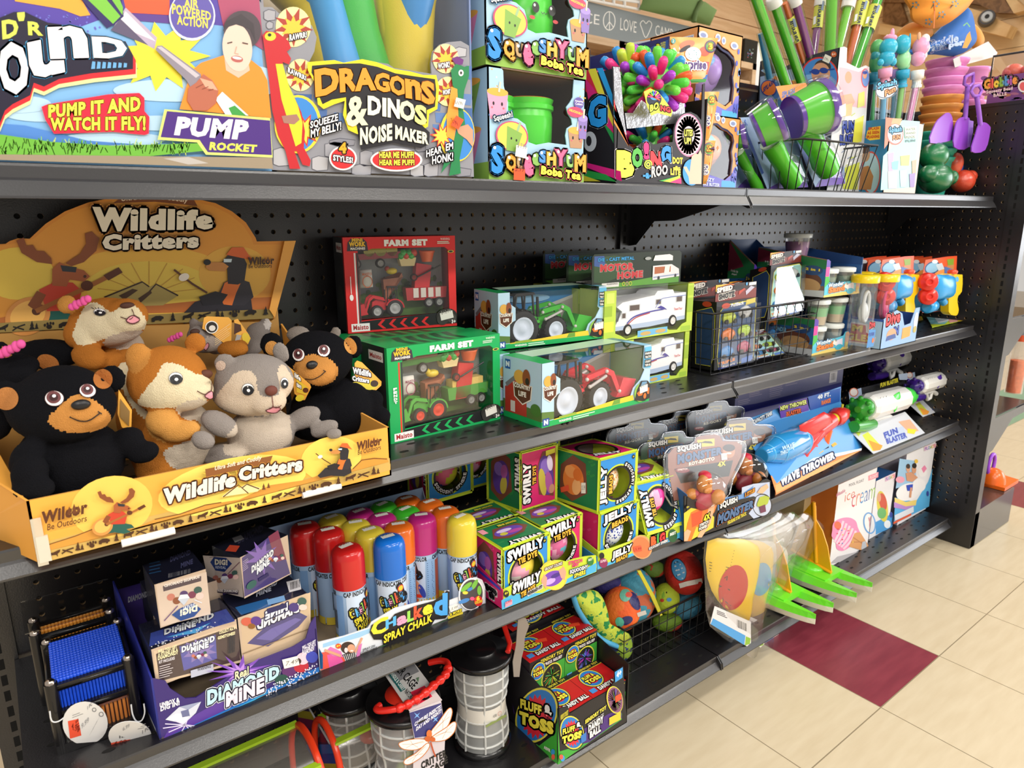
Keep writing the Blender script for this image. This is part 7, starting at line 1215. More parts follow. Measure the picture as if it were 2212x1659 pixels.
for i,(x,y,Y,cap,fill,lbl)in enumerate(((380,285,a.y+1.3,'#f0cf1e','#cfd4d6','nearest goggle tube, grey strap inside, yellow cap'),(615,275,a.y+1.5,'#f0cf1e','#d83a78','goggle tube with pink goggles and yellow cap'),(350,255,a.y+3.8,'#e6c21a','#9ab0c0','goggle tube with yellow cap behind the nearest one'))):
 tp=onY('N',x,y,Y);o=V((tp.x,Y,a.z+.1));hh=tp.z-o.z;r=1.18;t=tg('goggle_tube',lbl,'goggles',o,'tubed swim goggles');mb=MB();mb.lt(o,(0,0,1),[(0,r),(hh-.5,r)],CLEAR('#f2f4f8',.1,dn=.04),24,cap=False);mb.bld('clear_tube',t)
 mb=MB();mb.lt(o+V((0,0,hh-.75)),(0,0,1),[(0,r*1.08),(.62,r*1.1),(.75,r*.95),(.75,0)],PL(cap),24);mb.bld('cap',t)
 mb=MB();mb.tube([o+V((.55*math.cos(q),-.35,hh*.58+hh*.2*math.sin(q)))for q in[2*math.pi*j/16 for j in range(16)]],.16,M(fill,.4),8,closed=True);mb.ell(o+V((.1,-.1,hh*.5)),(.7,.4,hh*.14),M(fill,.3,.5),14,8);mb.bld('goggles',t)
 mb=MB();p=Pr(mb,o+V((0,-r-.02,0)),(0,-1,0),u=(1,0,0),v=(0,0,1));p.pg([(-.7,.4),(.7,.4),(.75,hh*.28),(-.6,hh*.3)],'#3f86c8').text("Dive",-.6,hh*.3,.5,hh*.32,.7,col='#c8323a',out=('#f2f2f4',.12),bq=.06).text("'N FUN",-.5,hh*.2,.5,hh*.2,.4,col='#33459a',bq=.06).ell(.4,hh*.14,.22,.25,'#e8702a');mb.bld('label',t)
def squirter(x0,Y,label,hidden=False,far=0):
 """card standing on shelf with a blue and yellow squirter; x0 is the crop N shift of its features"""
 z=shz(2,44);t=tg('toy_pack',label,'toy pack',(onY('N',x0+1250,800,Y).x,Y,z),'carded water squirters');g=lambda x,y,d=0:onY('N',x0+x,y+far*.0,Y+d);A=[g(1035,300),g(1034,730),g(1406,695),g(1437,68),g(1330,75),g(1070,115)]
 mb=MB();mb.extr(A,(0,.05,0),C('#e2502e'));p=Pr(mb,A[0],(0,-1,0),'N');X=lambda L:[(x0+x,y)for x,y in L]
 p.pg(X([(1070,118),(1430,75),(1408,320),(1030,310)]),'#e8602f').pg(X([(1180,180),(1280,200),(1300,280),(1180,300)]),'#f0a050').ell(x0+1150,205,95,70,'#2a4a7a',25).ell(x0+1150,205,80,56,'#8fc4e6',25).ell(x0+1180,135,34,22,'#e8f0f4').pg(X([(1190,170),(1260,150),(1290,220),(1220,240)]),'#c9dcea').pg(X([(1320,180),(1400,160),(1395,290),(1300,300)]),'#c98a5a').pg(X([(1320,110),(1400,100),(1395,170),(1330,180)]),'#8aa83a').pg(X([(1290,190),(1400,230),(1380,310),(1290,300)]),'#5a7ac0').pg(X([(1035,430),(1405,430),(1400,690),(1034,725)]),'#4a9ac8');mb.bld('card',t)
 if hidden:return
 mb=MB();mb.extr([onS(2,'N',x0+x,y)+V((0,0,.1))for x,y in((1145,912),(1540,822),(1480,680),(1040,700))],(0,0,.06),C('#c6dc3a'));p=Pr(mb,onS(2,'N',x0+1300,850)+V((0,0,.17)),(0,0,1),'N');p.pg(X([(1130,860),(1290,860),(1480,700),(1430,680),(1050,720)]),'#7fc4cc').pg(X([(1160,770),(1340,730),(1350,820),(1220,850)]),'#dfe9ec').pg(X([(1330,780),(1430,770),(1445,830),(1350,845)]),'#f2b0a8').pg(X([(1430,780),(1520,770),(1530,815),(1450,830)]),'#e2ba2a').lines(x0+1170,775,x0+1340,735,15,5,5,'#6a8a9a');mb.bld('card_foot',t)
 ye=PL('#f2cc22');bl_=PL('#2f9fe2');rd=PL('#e83428');T=V((0,.9,0));mb=MB();mb.extr([g(x,y,-1.5)for x,y in smp([(1270,300),(1470,285),(1500,310),(1492,480),(1450,530),(1440,600),(1455,690),(1440,750),(1400,760),(1340,720),(1340,560),(1290,560)],2)],T,ye);mb.bld('grip_body',t)
 mb=MB();pil(mb,[g(x,y,-1.7)for x,y in smp([(1180,310),(1270,290),(1390,305),(1395,500),(1330,560),(1240,570),(1180,560)],2)],.7,bl_);mb.bld('tank',t);mb=MB();A_=g(1085,665,-1.9);mb.lt(A_,g(1300,620,-1.5)-A_,[(0,.5),(.1,.68),(2,.62),(2.2,.4)],bl_,20);mb.tube([g(1280,610,-1.5),g(1250,560,-1.5)],.45,bl_,10);mb.bld('pump_handle',t)
 for y,r in((370,.95),(540,.92)):
  mb=MB();c=g(1110,y,-2.2);ax=V((-.75,-.66,0));mb.lt(c-ax*.7,ax,[(0,r),(.7,r),(.85,r*.9),(.85,r*.55),(1.05,r*.5),(1.05,r*.3),(.9,r*.25)],rd,24);mb.bld('nozzle',t)
 mb=MB();mb.lt(g(1380,275,-1.4),(0,0,1),[(0,.5),(.3,.55),(.45,.4)],PL('#f0502e'),16);mb.bld('fill_cap',t);p2=MB();pp=Pr(p2,g(1437,340,-1.52),(0,-1,0),'N');pp.ell(x0+1437,340,20,30,'#5ab0e0');p2.bld('eyelet',t)
squirter(0,-9.6,'carded blue and yellow water squirter with a red double nozzle, nearest the end panel');squirter(-500,-9.3,'carded blue and yellow water squirter behind the goggle tubes')
for i,dx in enumerate((-215,-380,-640,-790)):squirter(dx-10*i,-5.5+.9*(i%2),('second','third','fourth','fifth')[i]+' orange water squirter card counting back from the end panel',True)
# ================================================================ third shelf
def pinart(B,label,pin,top,rows,colsn,stuff_cut=100,plate=True):
 t=tg('pin_art_toy',label,'pin toy',B.base(),'pin art toys');W=B.a.length;h=B.h.length;D=B.b.length;ex=B.a.normalized();ez=B.h.normalized();ey=B.b.normalized();bk=PL('#141315')
 mb=MB();mb.box(B.P0,B.a,B.b,ez*.5,bk);mb.bld('base',t)
 for v in(.55,.93):
  mb=MB();c=[B.F(u,v,d)for u,d in((.04,D*.04),(.96,D*.04),(.96,D*.96),(.04,D*.96))];mb.tube(c,.16,bk,6,closed=True);mb.box(B.F(.03,v-.02,D*.03),ex*W*.94,ey*D*.08,ez*.25,bk);mb.box(B.F(.03,v-.02,D*.03),ex*W*.06,ey*D*.94,ez*.25,bk);mb.bld('frame_plate',t)
 for u in(.06,.94):
  for d in(.06,.94):
   mb=MB();mb.lt(B.F(u,0,D*d),ez,[(0,.27),(h*1.02,.27)],bk,12);mb.bld('corner_post',t);mb=MB();mb.lt(B.F(u,1.02,D*d),ez,[(0,.22),(.12,.2),(.2,.1),(.2,0)],M('#b9aca0',.2,.6,0,60,1),12);mb.bld('screw',t)
 pm=M(pin,.35,.5);proto=None;rest=MB();n=0
 for j in range(rows):
  for i in range(colsn):
   p_=B.F(.1+.8*i/(colsn-1),top-.0,D*(.1+.8*j/(rows-1)));pr_=[(-h*.42,.06),(-.12,.07),(0,.1),(.07,.08),(.1,0)]
   if n<stuff_cut:
    if proto is None:mb=MB();mb.lt(p_,ez,pr_,pm,6);o=proto=mb.bld('pin',t,p_)
    else:o=proto.copy();COL.objects.link(o);o.parent=t;o.location=(p_-V(t['o_in']))*IN
   else:rest.lt(p_,ez,pr_,pm,6)
   n+=1
 if rest.v:rest.bld('pins',t)['kind']='stuff'
 mb=MB();mb.box(B.F(.04,top-.06,D*.04),ex*W*.92,ey*D*.92,ez*.1,bk);mb.bld('pin_plate',t);mb=MB();mb.box(B.F(.1,.42,D*.1),ex*W*.8,ey*D*.8,ez*.1,M('#8a5a4a',.5));mb.bld('pin_board',t)
 for d in(D*.02,):mb=MB();mb.pg([B.F(0,.02,d),B.F(1,.02,d),B.F(1,.5,d),B.F(0,.5,d)],CLEAR(gloss=.08));mb.bld('clear_panel',t)
 return t
pz=shz(3,-44);P0=onS(3,'R',385,1580);pw=onZ('R',880,915,P0.z+3.7).x-P0.x
Bp=Bx(P0,P0+V((pw,-.1,0)),3.55,4.3);pinart(Bp,'pin art toy in front with bright blue pins in a black frame','#1c50d8',1.0,17,22)
mb=MB()
for i in range(16):mb.lt(Bp.F(.12+.05*i,.12,.35),(0,0,1),[(0,.03),(.1,.07),(1.1,.07)],PL('#e08a3a'),6)
mb.bld('orange_pins',bpy.data.objects['pin_art_toy'])['kind']='stuff'
B2=Bx(P0+V((-.3,4.5,0)),P0+V((pw-.1,4.45,0)),3.9,1.6);pinart(B2,'pin art toy behind with orange pins under a clear plate','#e0963a',.9,4,20)
mb=MB();mb.extr([B2.F(u,1.08,0)+V((0,d,z))for u,d,z in((-.04,-.2,0),(1.02,-.2,0),(1.02,2.4,.5),(-.04,2.4,.5))],(0,0,.06),CLEAR(gloss=.1));mb.bld('clear_plate',bpy.data.objects['pin_art_toy.001'])
def disc(x,y,rx,ry,Y,dy,label,f,str_):
 mb=MB();pts=[onY('R',x+rx*math.cos(a),y+ry*math.sin(a),Y+dy*math.sin(a))for a in[2*math.pi*i/28 for i in range(28)]];n=(pts[7]-pts[0]).cross(pts[14]-pts[0]).normalized();n=n if n.dot(CAM-pts[0])>0 else-n;mb.extr(pts,n*-.03,C('#e6e4e2'));p=Pr(mb,pts[0],n,'R');f(p);t=tag(mb.bld('swing_tag'),label,'tag','round paper tags on the pin art toys')
 mb=MB();mb.tube([onY('R',a,b,Y-.05)for a,b in smo(str_)],.035,M('#d8dadc',.3),6);mb.bld('string',t)
disc(565,1360,150,142,P0.y-.3,.3,'round white paper tag with an orange sale sticker, upright on the blue pin art toy',lambda p:(p.lines(480,1280,560,1250,14,4,5,'#9a9a9a').text('JARU',590,1445,640,1350,42,col='#5a5a5e',bq=.03,lean=.6).pg([(450,1345),(520,1330),(540,1440),(465,1462)],'#f05a3c').text('4.99',475,1400,525,1425,46,col='#8a2a1a',bq=.02).text('SALE',515,1420,500,1345,20,col='#8a2a1a',bq=.03,lean=.9).text('1 PC',580,1270,612,1240,24,col='#7a7a7e').text('9.99',540,1400,590,1350,36,col='#a8a8aa').ring(672,1300,14,14,4,'#6a6a6e').ring(625,1270,12,12,4,'#6a6a6e')),[(330,1280),(345,1345),(400,1340),(490,1260)])
disc(862,1443,143,96,P0.y-.9,.5,'oval white paper tag with bar code and sale sticker, lying by the printed gem carton',lambda p:(p.bars(790,1460,905,1440,30).lines(905,1375,970,1362,12,3,4,'#8a8a8e').pg([(735,1490),(865,1465),(850,1512),(745,1518)],'#f05a3c').text('4.99',755,1512,840,1495,30,col='#8a2a1a',bq=.02).text('1 PC',945,1430,990,1400,24,col='#7a7a7e').ring(905,1482,16,12,4,'#5a5a5e').text('6.99',815,1412,860,1385,26,col='#a8a8aa')),[(870,1235),(880,1300),(905,1345),(940,1340),(960,1290),(955,1230)])
def gems(p,x,y,s):
 for dx,dy,c in((-1.1,-.1,'#c87a6a'),(-.6,.2,'#8a4a2a'),(0,-.35,'#4a3070'),(.7,-.3,'#7a2a50'),(1.2,-.7,'#3a5a54'),(1.35,-.2,'#e8c4bc')):p.ell(x+dx*s,y+dy*s,s*.36,s*.3,c,20,12)
 p.pg([(x-s*.5,y+.1*s),(x+.5*s,y-.05*s),(x+.3*s,y-.35*s),(x-.3*s,y-.3*s)],'#e4e8f0').pg([(x-s*.5,y+.1*s),(x+.5*s,y-.05*s),(x,y+.6*s)],'#c2cad8')
def gtext(p,a,b,c,d,h,up=1):
 p.text('DiAMOND',*a,*b,h,col='#e6eaf2',out=[('#26225a',.1)],bq=.06,lean=.0).text('MiNE',*c,*d,h,col='#e6eaf2',out=[('#26225a',.1)],bq=.06,lean=.0)
def kit(B,label,art,ang=None):
 t=tg('toy_box',label,'toy box',B.base(),'small gem kit cartons');mb=MB();B.body(mb,{'T':C('#1d1f33'),'L':C('#23262e'),'F':C('#c8b09a'),'R':C('#3a2f6a'),'*':C('#2a2438')});art(mb,B);mb.bld('carton',t);mb=MB();d=.03;o=B.P0-(B.a+B.b).normalized()*d-V((0,0,-.01));mb.box(o,B.a*1.01,B.b*1.01,B.h*1.005,CLEAR(gloss=.03,rough=.02),'BK');mb.bld('shrink_wrap',t)
T0=onS(3,'R',1060,1470);T1=onS(3,'R',2121,1023);nF=(T1-T0).cross(V((0,0,1))).normalized();bk_=-nF if nF.y<0 else nF;ex=(T1-T0).normalized();W=(T1-T0).length;DD=7.8
t=tg('display_tray','purple and blue display tray of gem digging kits','display tray',(T0+T1)/2+bk_*3.5);mb=MB();pu=C('#3a2a72');hf=opl('R',1000,1065,T0,nF).z-T0.z
f=[T0,T1]+[opl('R',x,y,T0,nF)for x,y in((2095,650),(2060,700),(2030,800),(1950,850),(1620,980),(1300,1190),(1230,1195),(1130,1130),(1100,1080),(1005,1062))]
mb.extr(f,bk_*.08,pu);mb.extr([T0,T0+bk_*DD,T0+bk_*DD+V((0,0,hf+1.6)),T0+bk_*4+V((0,0,hf+.9)),T0+V((0,0,hf))],ex*.08,C('#2f3590'));mb.extr([T1,T1+bk_*DD,T1+bk_*DD+V((0,0,hf+.5)),T1+V((0,0,hf-.6))],ex*-.08,pu);mb.box(T0,T1-T0,bk_*DD,V((0,0,.08)),CARD);mb.box(T0+bk_*DD,T1-T0,bk_*.06,V((0,0,hf+1)),pu)
p=Pr(mb,T0,nF,'R');p.pg([(1120,1400),(1500,1190),(1660,1190),(1230,1400),(1085,1460)],'#5a3a9a').pg([(1330,1350),(1500,1270),(1780,1130),(2117,985),(2118,1018),(1110,1450)],'#2a78c8').pg([(1460,1310),(1640,1220),(1900,1090),(1700,1200),(1500,1300)],'#46b4e8').star(1600,1020,240,80,12,'#7a4ab8',.2,.5).star(1600,1020,130,50,12,'#b98ae0',.1,.5)
p.pg([(1098,1335),(1190,1250),(1335,1215),(1300,1290),(1225,1360)],'#cfd4e4').pg([(1098,1335),(1170,1295),(1260,1300),(1225,1362)],'#f0f2f8').pg([(1190,1250),(1335,1215),(1250,1270)],'#9aa2c0').pg([(1200,1280),(1250,1265),(1260,1310),(1210,1320)],'#6a7098')
for a in range(9):p.e-=p.STEP;p.ln([(1230,1370),(1230+150*math.cos(a*.6),1385+50*math.sin(a*.6))],7,'#d8d0f0')
p.text('UNBOX &',1060,1255,1190,1215,30,col='#f2f0f8',bq=.05).text('DIG IN!',1065,1282,1192,1238,32,col='#f2f0f8',bq=.05).text('Real',1560,1075,1650,1035,56,col='#f0e6b8',out=('#26225a',.14),bq=.03).text('DiAMOND',1375,1245,1855,1055,105,85,col='#b8dcea',out=[('#e8ecf4',.13),('#1c1a40',.085)],bq=.06).text('MiNE',1500,1255,1755,1150,100,col='#ecdcec',out=[('#e8ecf4',.13),('#1c1a40',.085)],bq=.06)
for x,y,rx,ry,c in((1920,1010,50,40,'#5a2a6a'),(2000,985,50,36,'#b8283a'),(1870,1070,46,34,'#1f4a44'),(2010,930,44,40,'#e8c8d8'),(2070,920,40,38,'#3a46b0'),(1970,950,30,24,'#3a2a28')):p.ell(x,y,rx,ry,c,15)
for i in range(110):p.e=.09;x=random.uniform(1770,2112);p.ell(x,1165-(x-1770)*.48+random.uniform(-45,20),5,5,'#dfe2f2',seg=5)
p.stk(1930,955,105,62,'7.49',14);p.text('WILL YOU GET',2005,870,2095,825,22,col='#e8e4f4',bq=.04).text('A STONE OR A',2005,890,2095,845,22,col='#e8e4f4',bq=.04).text('DIAMOND?',2005,912,2085,875,26,col='#e8e4f4',bq=.04);p=Pr(mb,T0,ex,'R');p.pg([(985,1290),(1030,1380),(1040,1440),(1000,1340)],'#d8dcea').pg([(960,1150),(1000,1200),(1010,1290),(975,1240)],'#8a2a3a');mb.bld('tray',t)
def kb(o,pts,d):  # carton from bl, br, tl on the plane a little behind the tray front
 o=T0+bk_*o;a,b,c=(opl('R',*q,o,nF)for q in pts);b.z=a.z;return Bx(a,b,c.z-a.z,d)
def artA(mb,B):
 p=B.pF(mb,'R');p.pg([(1020,880),(1570,700),(1600,955),(1040,1100)],'#d8c0a4').pg([(1035,900),(1100,870),(1540,720),(1585,740),(1595,940),(1500,965),(1060,1080)],'#4a3a3c').pg([(1190,850),(1430,770),(1440,930),(1220,1010)],'#5a5aa8').star(1320,880,120,70,10,'#8a7ab8',.2,.7)
 gtext(p,(1205,892),(1425,815),(1265,895),(1385,855),42);gems(p,1320,915,34);p.bars(1510,900,1560,885,115,'#3a3a40').text('WILL YOU GET',1048,895,1175,860,22,col='#f0e6b8',bq=.04).text('A STONE OR A',1048,917,1180,880,22,col='#f0e6b8',bq=.04).text('DIAMOND?',1048,942,1180,900,26,col='#f0e6b8',bq=.04).text('KIT INCLUDES',1055,965,1160,935,20,col='#e8e4ec').lines(1058,985,1150,960,15,6,5,'#c8c0c4').pg([(1265,1010),(1415,965),(1418,1015),(1268,1058)],'#b8bcd0').text('WARNING',1310,1015,1400,990,20,col='#3a3a4a',bq=.03).text('COLLECT ALL 6',1455,770,1560,735,22,col='#f0e6b8',bq=.04).text('GEMSTONES!',1445,805,1560,770,22,col='#f0e6b8',bq=.04)
 p=B.pT(mb,'R');p.pg([(990,850),(1560,680),(1500,600),(1000,760)],'#3a4a9a').pg([(1100,790),(1300,730),(1400,690),(1300,760)],'#5ab0e8');gtext(p,(1090,775),(1420,660),(1160,760),(1300,715),40)
 for i in range(40):p.e=.03;x=random.uniform(1000,1450);p.ell(x,860-(x-1000)*.34+random.uniform(-25,5),5,4,'#e0e4ee',seg=5)
kit(kb(.3,((1040,1120),(1600,960),(1010,868)),2.6),'gem kit carton at the near front of the purple tray, contents panel showing',artA)
def artB(mb,B):
 p=B.pF(mb,'R');p.pg([(1600,660),(2060,490),(2062,790),(1610,960)],'#cdb496');p.pg([(1640,830),(1760,720),(1980,620),(2040,650),(1980,720),(1780,850)],'#4a4480').pg([(1700,800),(1800,730),(1960,660),(2000,670),(1800,810)],'#6a62a8')
 p.text('DiAMOND',1985,620,1705,745,62,col='#e6eaf2',out=[('#26225a',.14)],bq=.06,lean=0).text('MiNE',1910,610,1760,675,55,col='#e6eaf2',out=[('#26225a',.14)],bq=.06,lean=0);p.pg([(1770,600),(1900,560),(1905,590),(1775,635)],'#2a2a5a').ell(1640,685,40,28,'#c8604a').ell(1700,680,36,30,'#5a3a8a').ell(1670,715,24,18,'#8a5a2a').ell(1950,590,34,30,'#4a3a7a').ell(2005,550,30,26,'#3a5a54').ell(2010,590,28,20,'#e8c8c0').ln([(1610,900),(2058,730)],6,'#8a745a')
 p=B.pT(mb,'R');p.pg([(1600,640),(1800,580),(1780,530),(1560,590)],'#2f6aa8').text('DIAMOND',1660,505,1840,440,40,col='#c8cce0',out=('#15162a',.1),bq=.05).text('MINE',1700,520,1800,480,34,col='#c8cce0',out=('#15162a',.1),bq=.05).pg([(1900,420),(1985,400),(2000,470),(1920,490)],'#e8e6ea').bars(1925,475,1990,455,50,'#2a2a2e',9).pg([(1770,540),(1885,510),(1895,545),(1780,575)],'#7aa8d8')
kit(kb(.35,((1612,980),(2062,800),(1592,655)),2.7),'gem kit carton at the far front of the purple tray, its print upside down',artB)
def artC(mb,B):
 p=B.pF(mb,'R');p.pg([(1035,440),(1370,355),(1398,635),(1070,715)],'#d6c2b2').pg([(1080,450),(1335,382),(1335,415),(1085,485)],'#4a3a48').text('SURPRISE DIAMOND',1325,395,1090,458,20,col='#efe6e0',bq=.04,lean=0);gems(p,1220,530,78);p.pg([(1190,600),(1280,560),(1335,600),(1290,650),(1200,680),(1140,640)],'#2a4a8a').text('DiG!',1310,615,1195,650,45,col='#f0ead0',bq=.06,lean=0).text('REVEAL',1290,585,1210,607,22,col='#d8e0f0',lean=0).ln([(1090,680),(1180,580)],6,'#6a4a7a').ln([(1340,560),(1290,540)],6,'#d8dcea')
 p=B.pT(mb,'R');p.text('DIAMOND',1130,290,1265,240,36,col='#5a5c86',bq=.05).text('MINE',1200,330,1280,300,34,col='#5a5c86',bq=.05).bars(1115,395,1265,360,28,'#8a8a92',16).lines(990,300,1080,280,22,4,7,'#2f5a86')
zA=T0+bk_*.3;Bc_=kb(1.0,((1065,727),(1402,642),(1032,437)),2.4);kit(Bc_,'upside-down gem kit carton standing on the near front kit',artC)
def artD(mb,B):
 p=B.pL(mb,'R');p.pg([(1345,245),(1595,262),(1615,525),(1395,470)],'#cfc0b4').pg([(1395,290),(1420,255),(1500,262),(1540,300),(1490,355),(1430,345)],'#1f3a78').text('DiG!',1425,308,1510,312,40,col='#f0ead0',bq=.06).text('REVEAL',1430,332,1500,336,18,col='#d8e0f0').ln([(1510,370),(1590,290)],7,'#8a6a70').ln([(1390,260),(1440,250)],4,'#8a7a7a');gems(p,1490,400,55);p.pg([(1400,468),(1580,478),(1580,505),(1410,490)],'#3a3040').text('SURPRISE DIAMOND',1400,482,1578,492,17,col='#efe6e0',bq=.04)
 p=B.pF(mb,'R');p.pg([(1605,262),(1845,75),(1925,365),(1622,520)],'#3a2a70').pg([(1780,120),(1845,78),(1900,270),(1830,290)],'#7a2a48').star(1740,260,120,50,9,'#7a5ab0',.3).lines(1612,290,1650,262,12,6,3,'#b8a8c8');gtext(p,(1670,365),(1815,245),(1705,375),(1790,300),48);gems(p,1830,270,34);p.pg([(1715,400),(1780,360),(1785,380),(1720,420)],'#2a2258');p.ell(1670,440,40,22,'#2f5a54',40)
 p=B.pT(mb,'R');p.pg([(1495,215),(1525,175),(1592,182),(1565,222)],'#f05a3c').text('DIAMOND',1580,170,1745,85,46,col='#4a4a66',bq=.04).pg([(1540,130),(1600,110),(1620,135),(1560,160)],'#b8b6ba')
zT=Bc_.P0.z;P0_=onZ('R',1622,532,zT);P1_=onZ('R',1932,368,zT);Bd=Bx(P0_,P1_,opl('R',1600,255,P0_,(P1_-P0_).cross(V((0,0,1)))).z-zT,(onZ('R',1390,475,zT)-P0_).length);kit(Bd,'gem kit carton turned cornerwise on top of the far front kit',artD)
Be=kb(3.2,((1040,800),(1500,690),(965,560)),2.5);kit(Be,'gem kit carton at the back of the purple tray, dark top showing',lambda mb,B:B.pT(mb,'R').text('DIAMOND',850,560,980,520,40,col='#8a8a96',bq=.05))
T0=onS(3,'S',360,1620);T1=onS(3,'S',1775,1040);nF=(T1-T0).cross(V((0,0,1))).normalized();bk_=-nF;ex=(T1-T0).normalized();DD=7.4;pl=lambda L:[opl('S',x,y,T0,nF)for x,y in L]
t=tg('display_tray','white display tray of spray chalk cans with a blue back flap','display tray',(T0+T1)/2+bk_*3.5);mb=MB()
top=[(1775,1035),(1770,900),(1745,840),(1690,815),(1640,822),(1590,870),(1560,940),(1545,985),(1455,1020),(1465,930),(1425,935),(1420,1000),(1250,1020),(1000,1080),(800,1200),(770,1250),(560,1320),(345,1372)]
mb.extr([T0,T1]+pl(top[1:]),bk_*.06,C('#dfe3ea'));mb.box(T0,T1-T0,bk_*DD,V((0,0,.06)),CARD);hs=pl([(345,1372)])[0].z-T0.z;mb.extr([T0,T0+bk_*DD,T0+bk_*DD+V((0,0,5.6)),T0+bk_*(DD-1.3)+V((0,0,3.2)),T0+bk_*2.2+V((0,0,hs)),T0+V((0,0,hs))],ex*.06,C('#e2e6ea'));mb.extr([T1,T1+bk_*DD,T1+bk_*DD+V((0,0,5.6)),T1+bk_*(DD-1.3)+V((0,0,3)),T1+V((0,0,1))],ex*-.06,C('#a9bcd6'));mb.box(T0+bk_*DD,T1-T0,bk_*.06,V((0,0,5.7)),C('#9dbce2'))
p=Pr(mb,T0,nF,'S');p.pg([(385,1385),(800,1250),(790,1290),(700,1330),(385,1420)],'#9cc8ea').pg([(375,1460),(480,1440),(560,1500),(580,1540),(370,1612)],'#ef5a4a').pg([(420,1480),(520,1470),(560,1540),(440,1590)],'#e05aa0').pg([(410,1450),(450,1410),(540,1450),(560,1500),(470,1490)],'#d878b8').pg([(550,1480),(660,1440),(670,1500),(580,1535)],'#3a3a3e')
for i in range(7):p.e-=p.STEP*(i>0);p.ln([(562+16*i,1482-5*i),(580+14*i,1530-5*i)],5,'#e6e4e0')
p.ell(600,1420,62,52,'#3a2a26').ell(628,1425,34,36,'#d8a080').ell(632,1445,14,6,'#f2e8e4').ell(583,1440,15,22,'#e8d8dc').ln([(400,1440),(460,1460),(540,1490)],22,'#d8a080').ln([(660,1460),(690,1400),(720,1335)],18,'#d8a080').ell(518,1405,24,22,'#d8502a').text('6+',502,1415,532,1408,20,col='#f2e23c',bq=.05).pg([(690,1400),(720,1380),(700,1490),(670,1500)],'#d878b8').text('SPRAY ON',725,1450,830,1410,20,col='#3a3a3e').text('COLOR CHALK',705,1478,850,1425,20,col='#3a3a3e').pg([(760,1470),(900,1400),(1250,1260),(1560,1130),(1560,1150),(1000,1390),(760,1490)],'#3a8a4a')
bl=[(785,1290),(800,1225),(870,1190),(960,1180),(1000,1130),(1180,1060),(1330,1020),(1420,960),(1440,930),(1465,940),(1460,1130),(1430,1170),(1340,1180),(1310,1230),(1000,1370),(900,1400),(890,1350),(820,1350)];p.pg(bl,'#1a1618')
for ch,x,y,x2,y2,h,c in(('C',795,1335,945,1270,130,'#f2df3a'),('H',920,1265,1010,1225,80,'#5ab4ea'),('a',1015,1240,1105,1200,75,'#f2a0c0'),('L',1105,1205,1170,1180,95,'#9ada5a'),('k',1160,1185,1240,1150,115,'#f05a3a'),('e',1235,1155,1325,1125,90,'#f2df3a'),('d',1330,1150,1450,1140,190,'#4aa4ea')):p.text(ch,x,y,x2,y2,h,col=c,bq=.05)
p.text('SPRAY CHALK',905,1385,1320,1195,75,70,col='#f2df3a',out=('#1a1618',.14),bq=.04).ell(1652,960,108,140,'#efeef2',-8).ell(1652,965,96,128,'#4a4548',-8)
for x,y,a,b,r,c in((1610,900,60,20,40,'#7ac04a'),(1680,880,50,18,60,'#7ac04a'),(1590,1020,50,18,20,'#4a8ad0'),(1640,920,26,14,30,'#4a8ad0'),(1600,950,24,14,0,'#ecd84a'),(1660,1000,20,16,0,'#f05a8a'),(1720,930,18,40,0,'#7ac04a')):p.ell(x,y,a,b,c,r)
p.ell(1712,1020,36,44,'#d8302e').text('6',1695,1020,1725,1015,42,col='#f2df3a',bq=.06).text('COLORS',1682,1050,1745,1030,24,col='#f2df3a',bq=.05).pg([(1450,1150),(1580,1110),(1580,1130),(1455,1175)],'#d8c23a').text('& MORE!',1470,1150,1570,1110,26,col='#f2df3a',out=('#1a1618',.16),bq=.04).stk(1500,1080,70,50,'5.99',20);p=Pr(mb,T0,ex,'S');p.pg([(350,1420),(385,1480),(385,1600),(362,1600)],'#3a8ac8');mb.bld('tray',t)
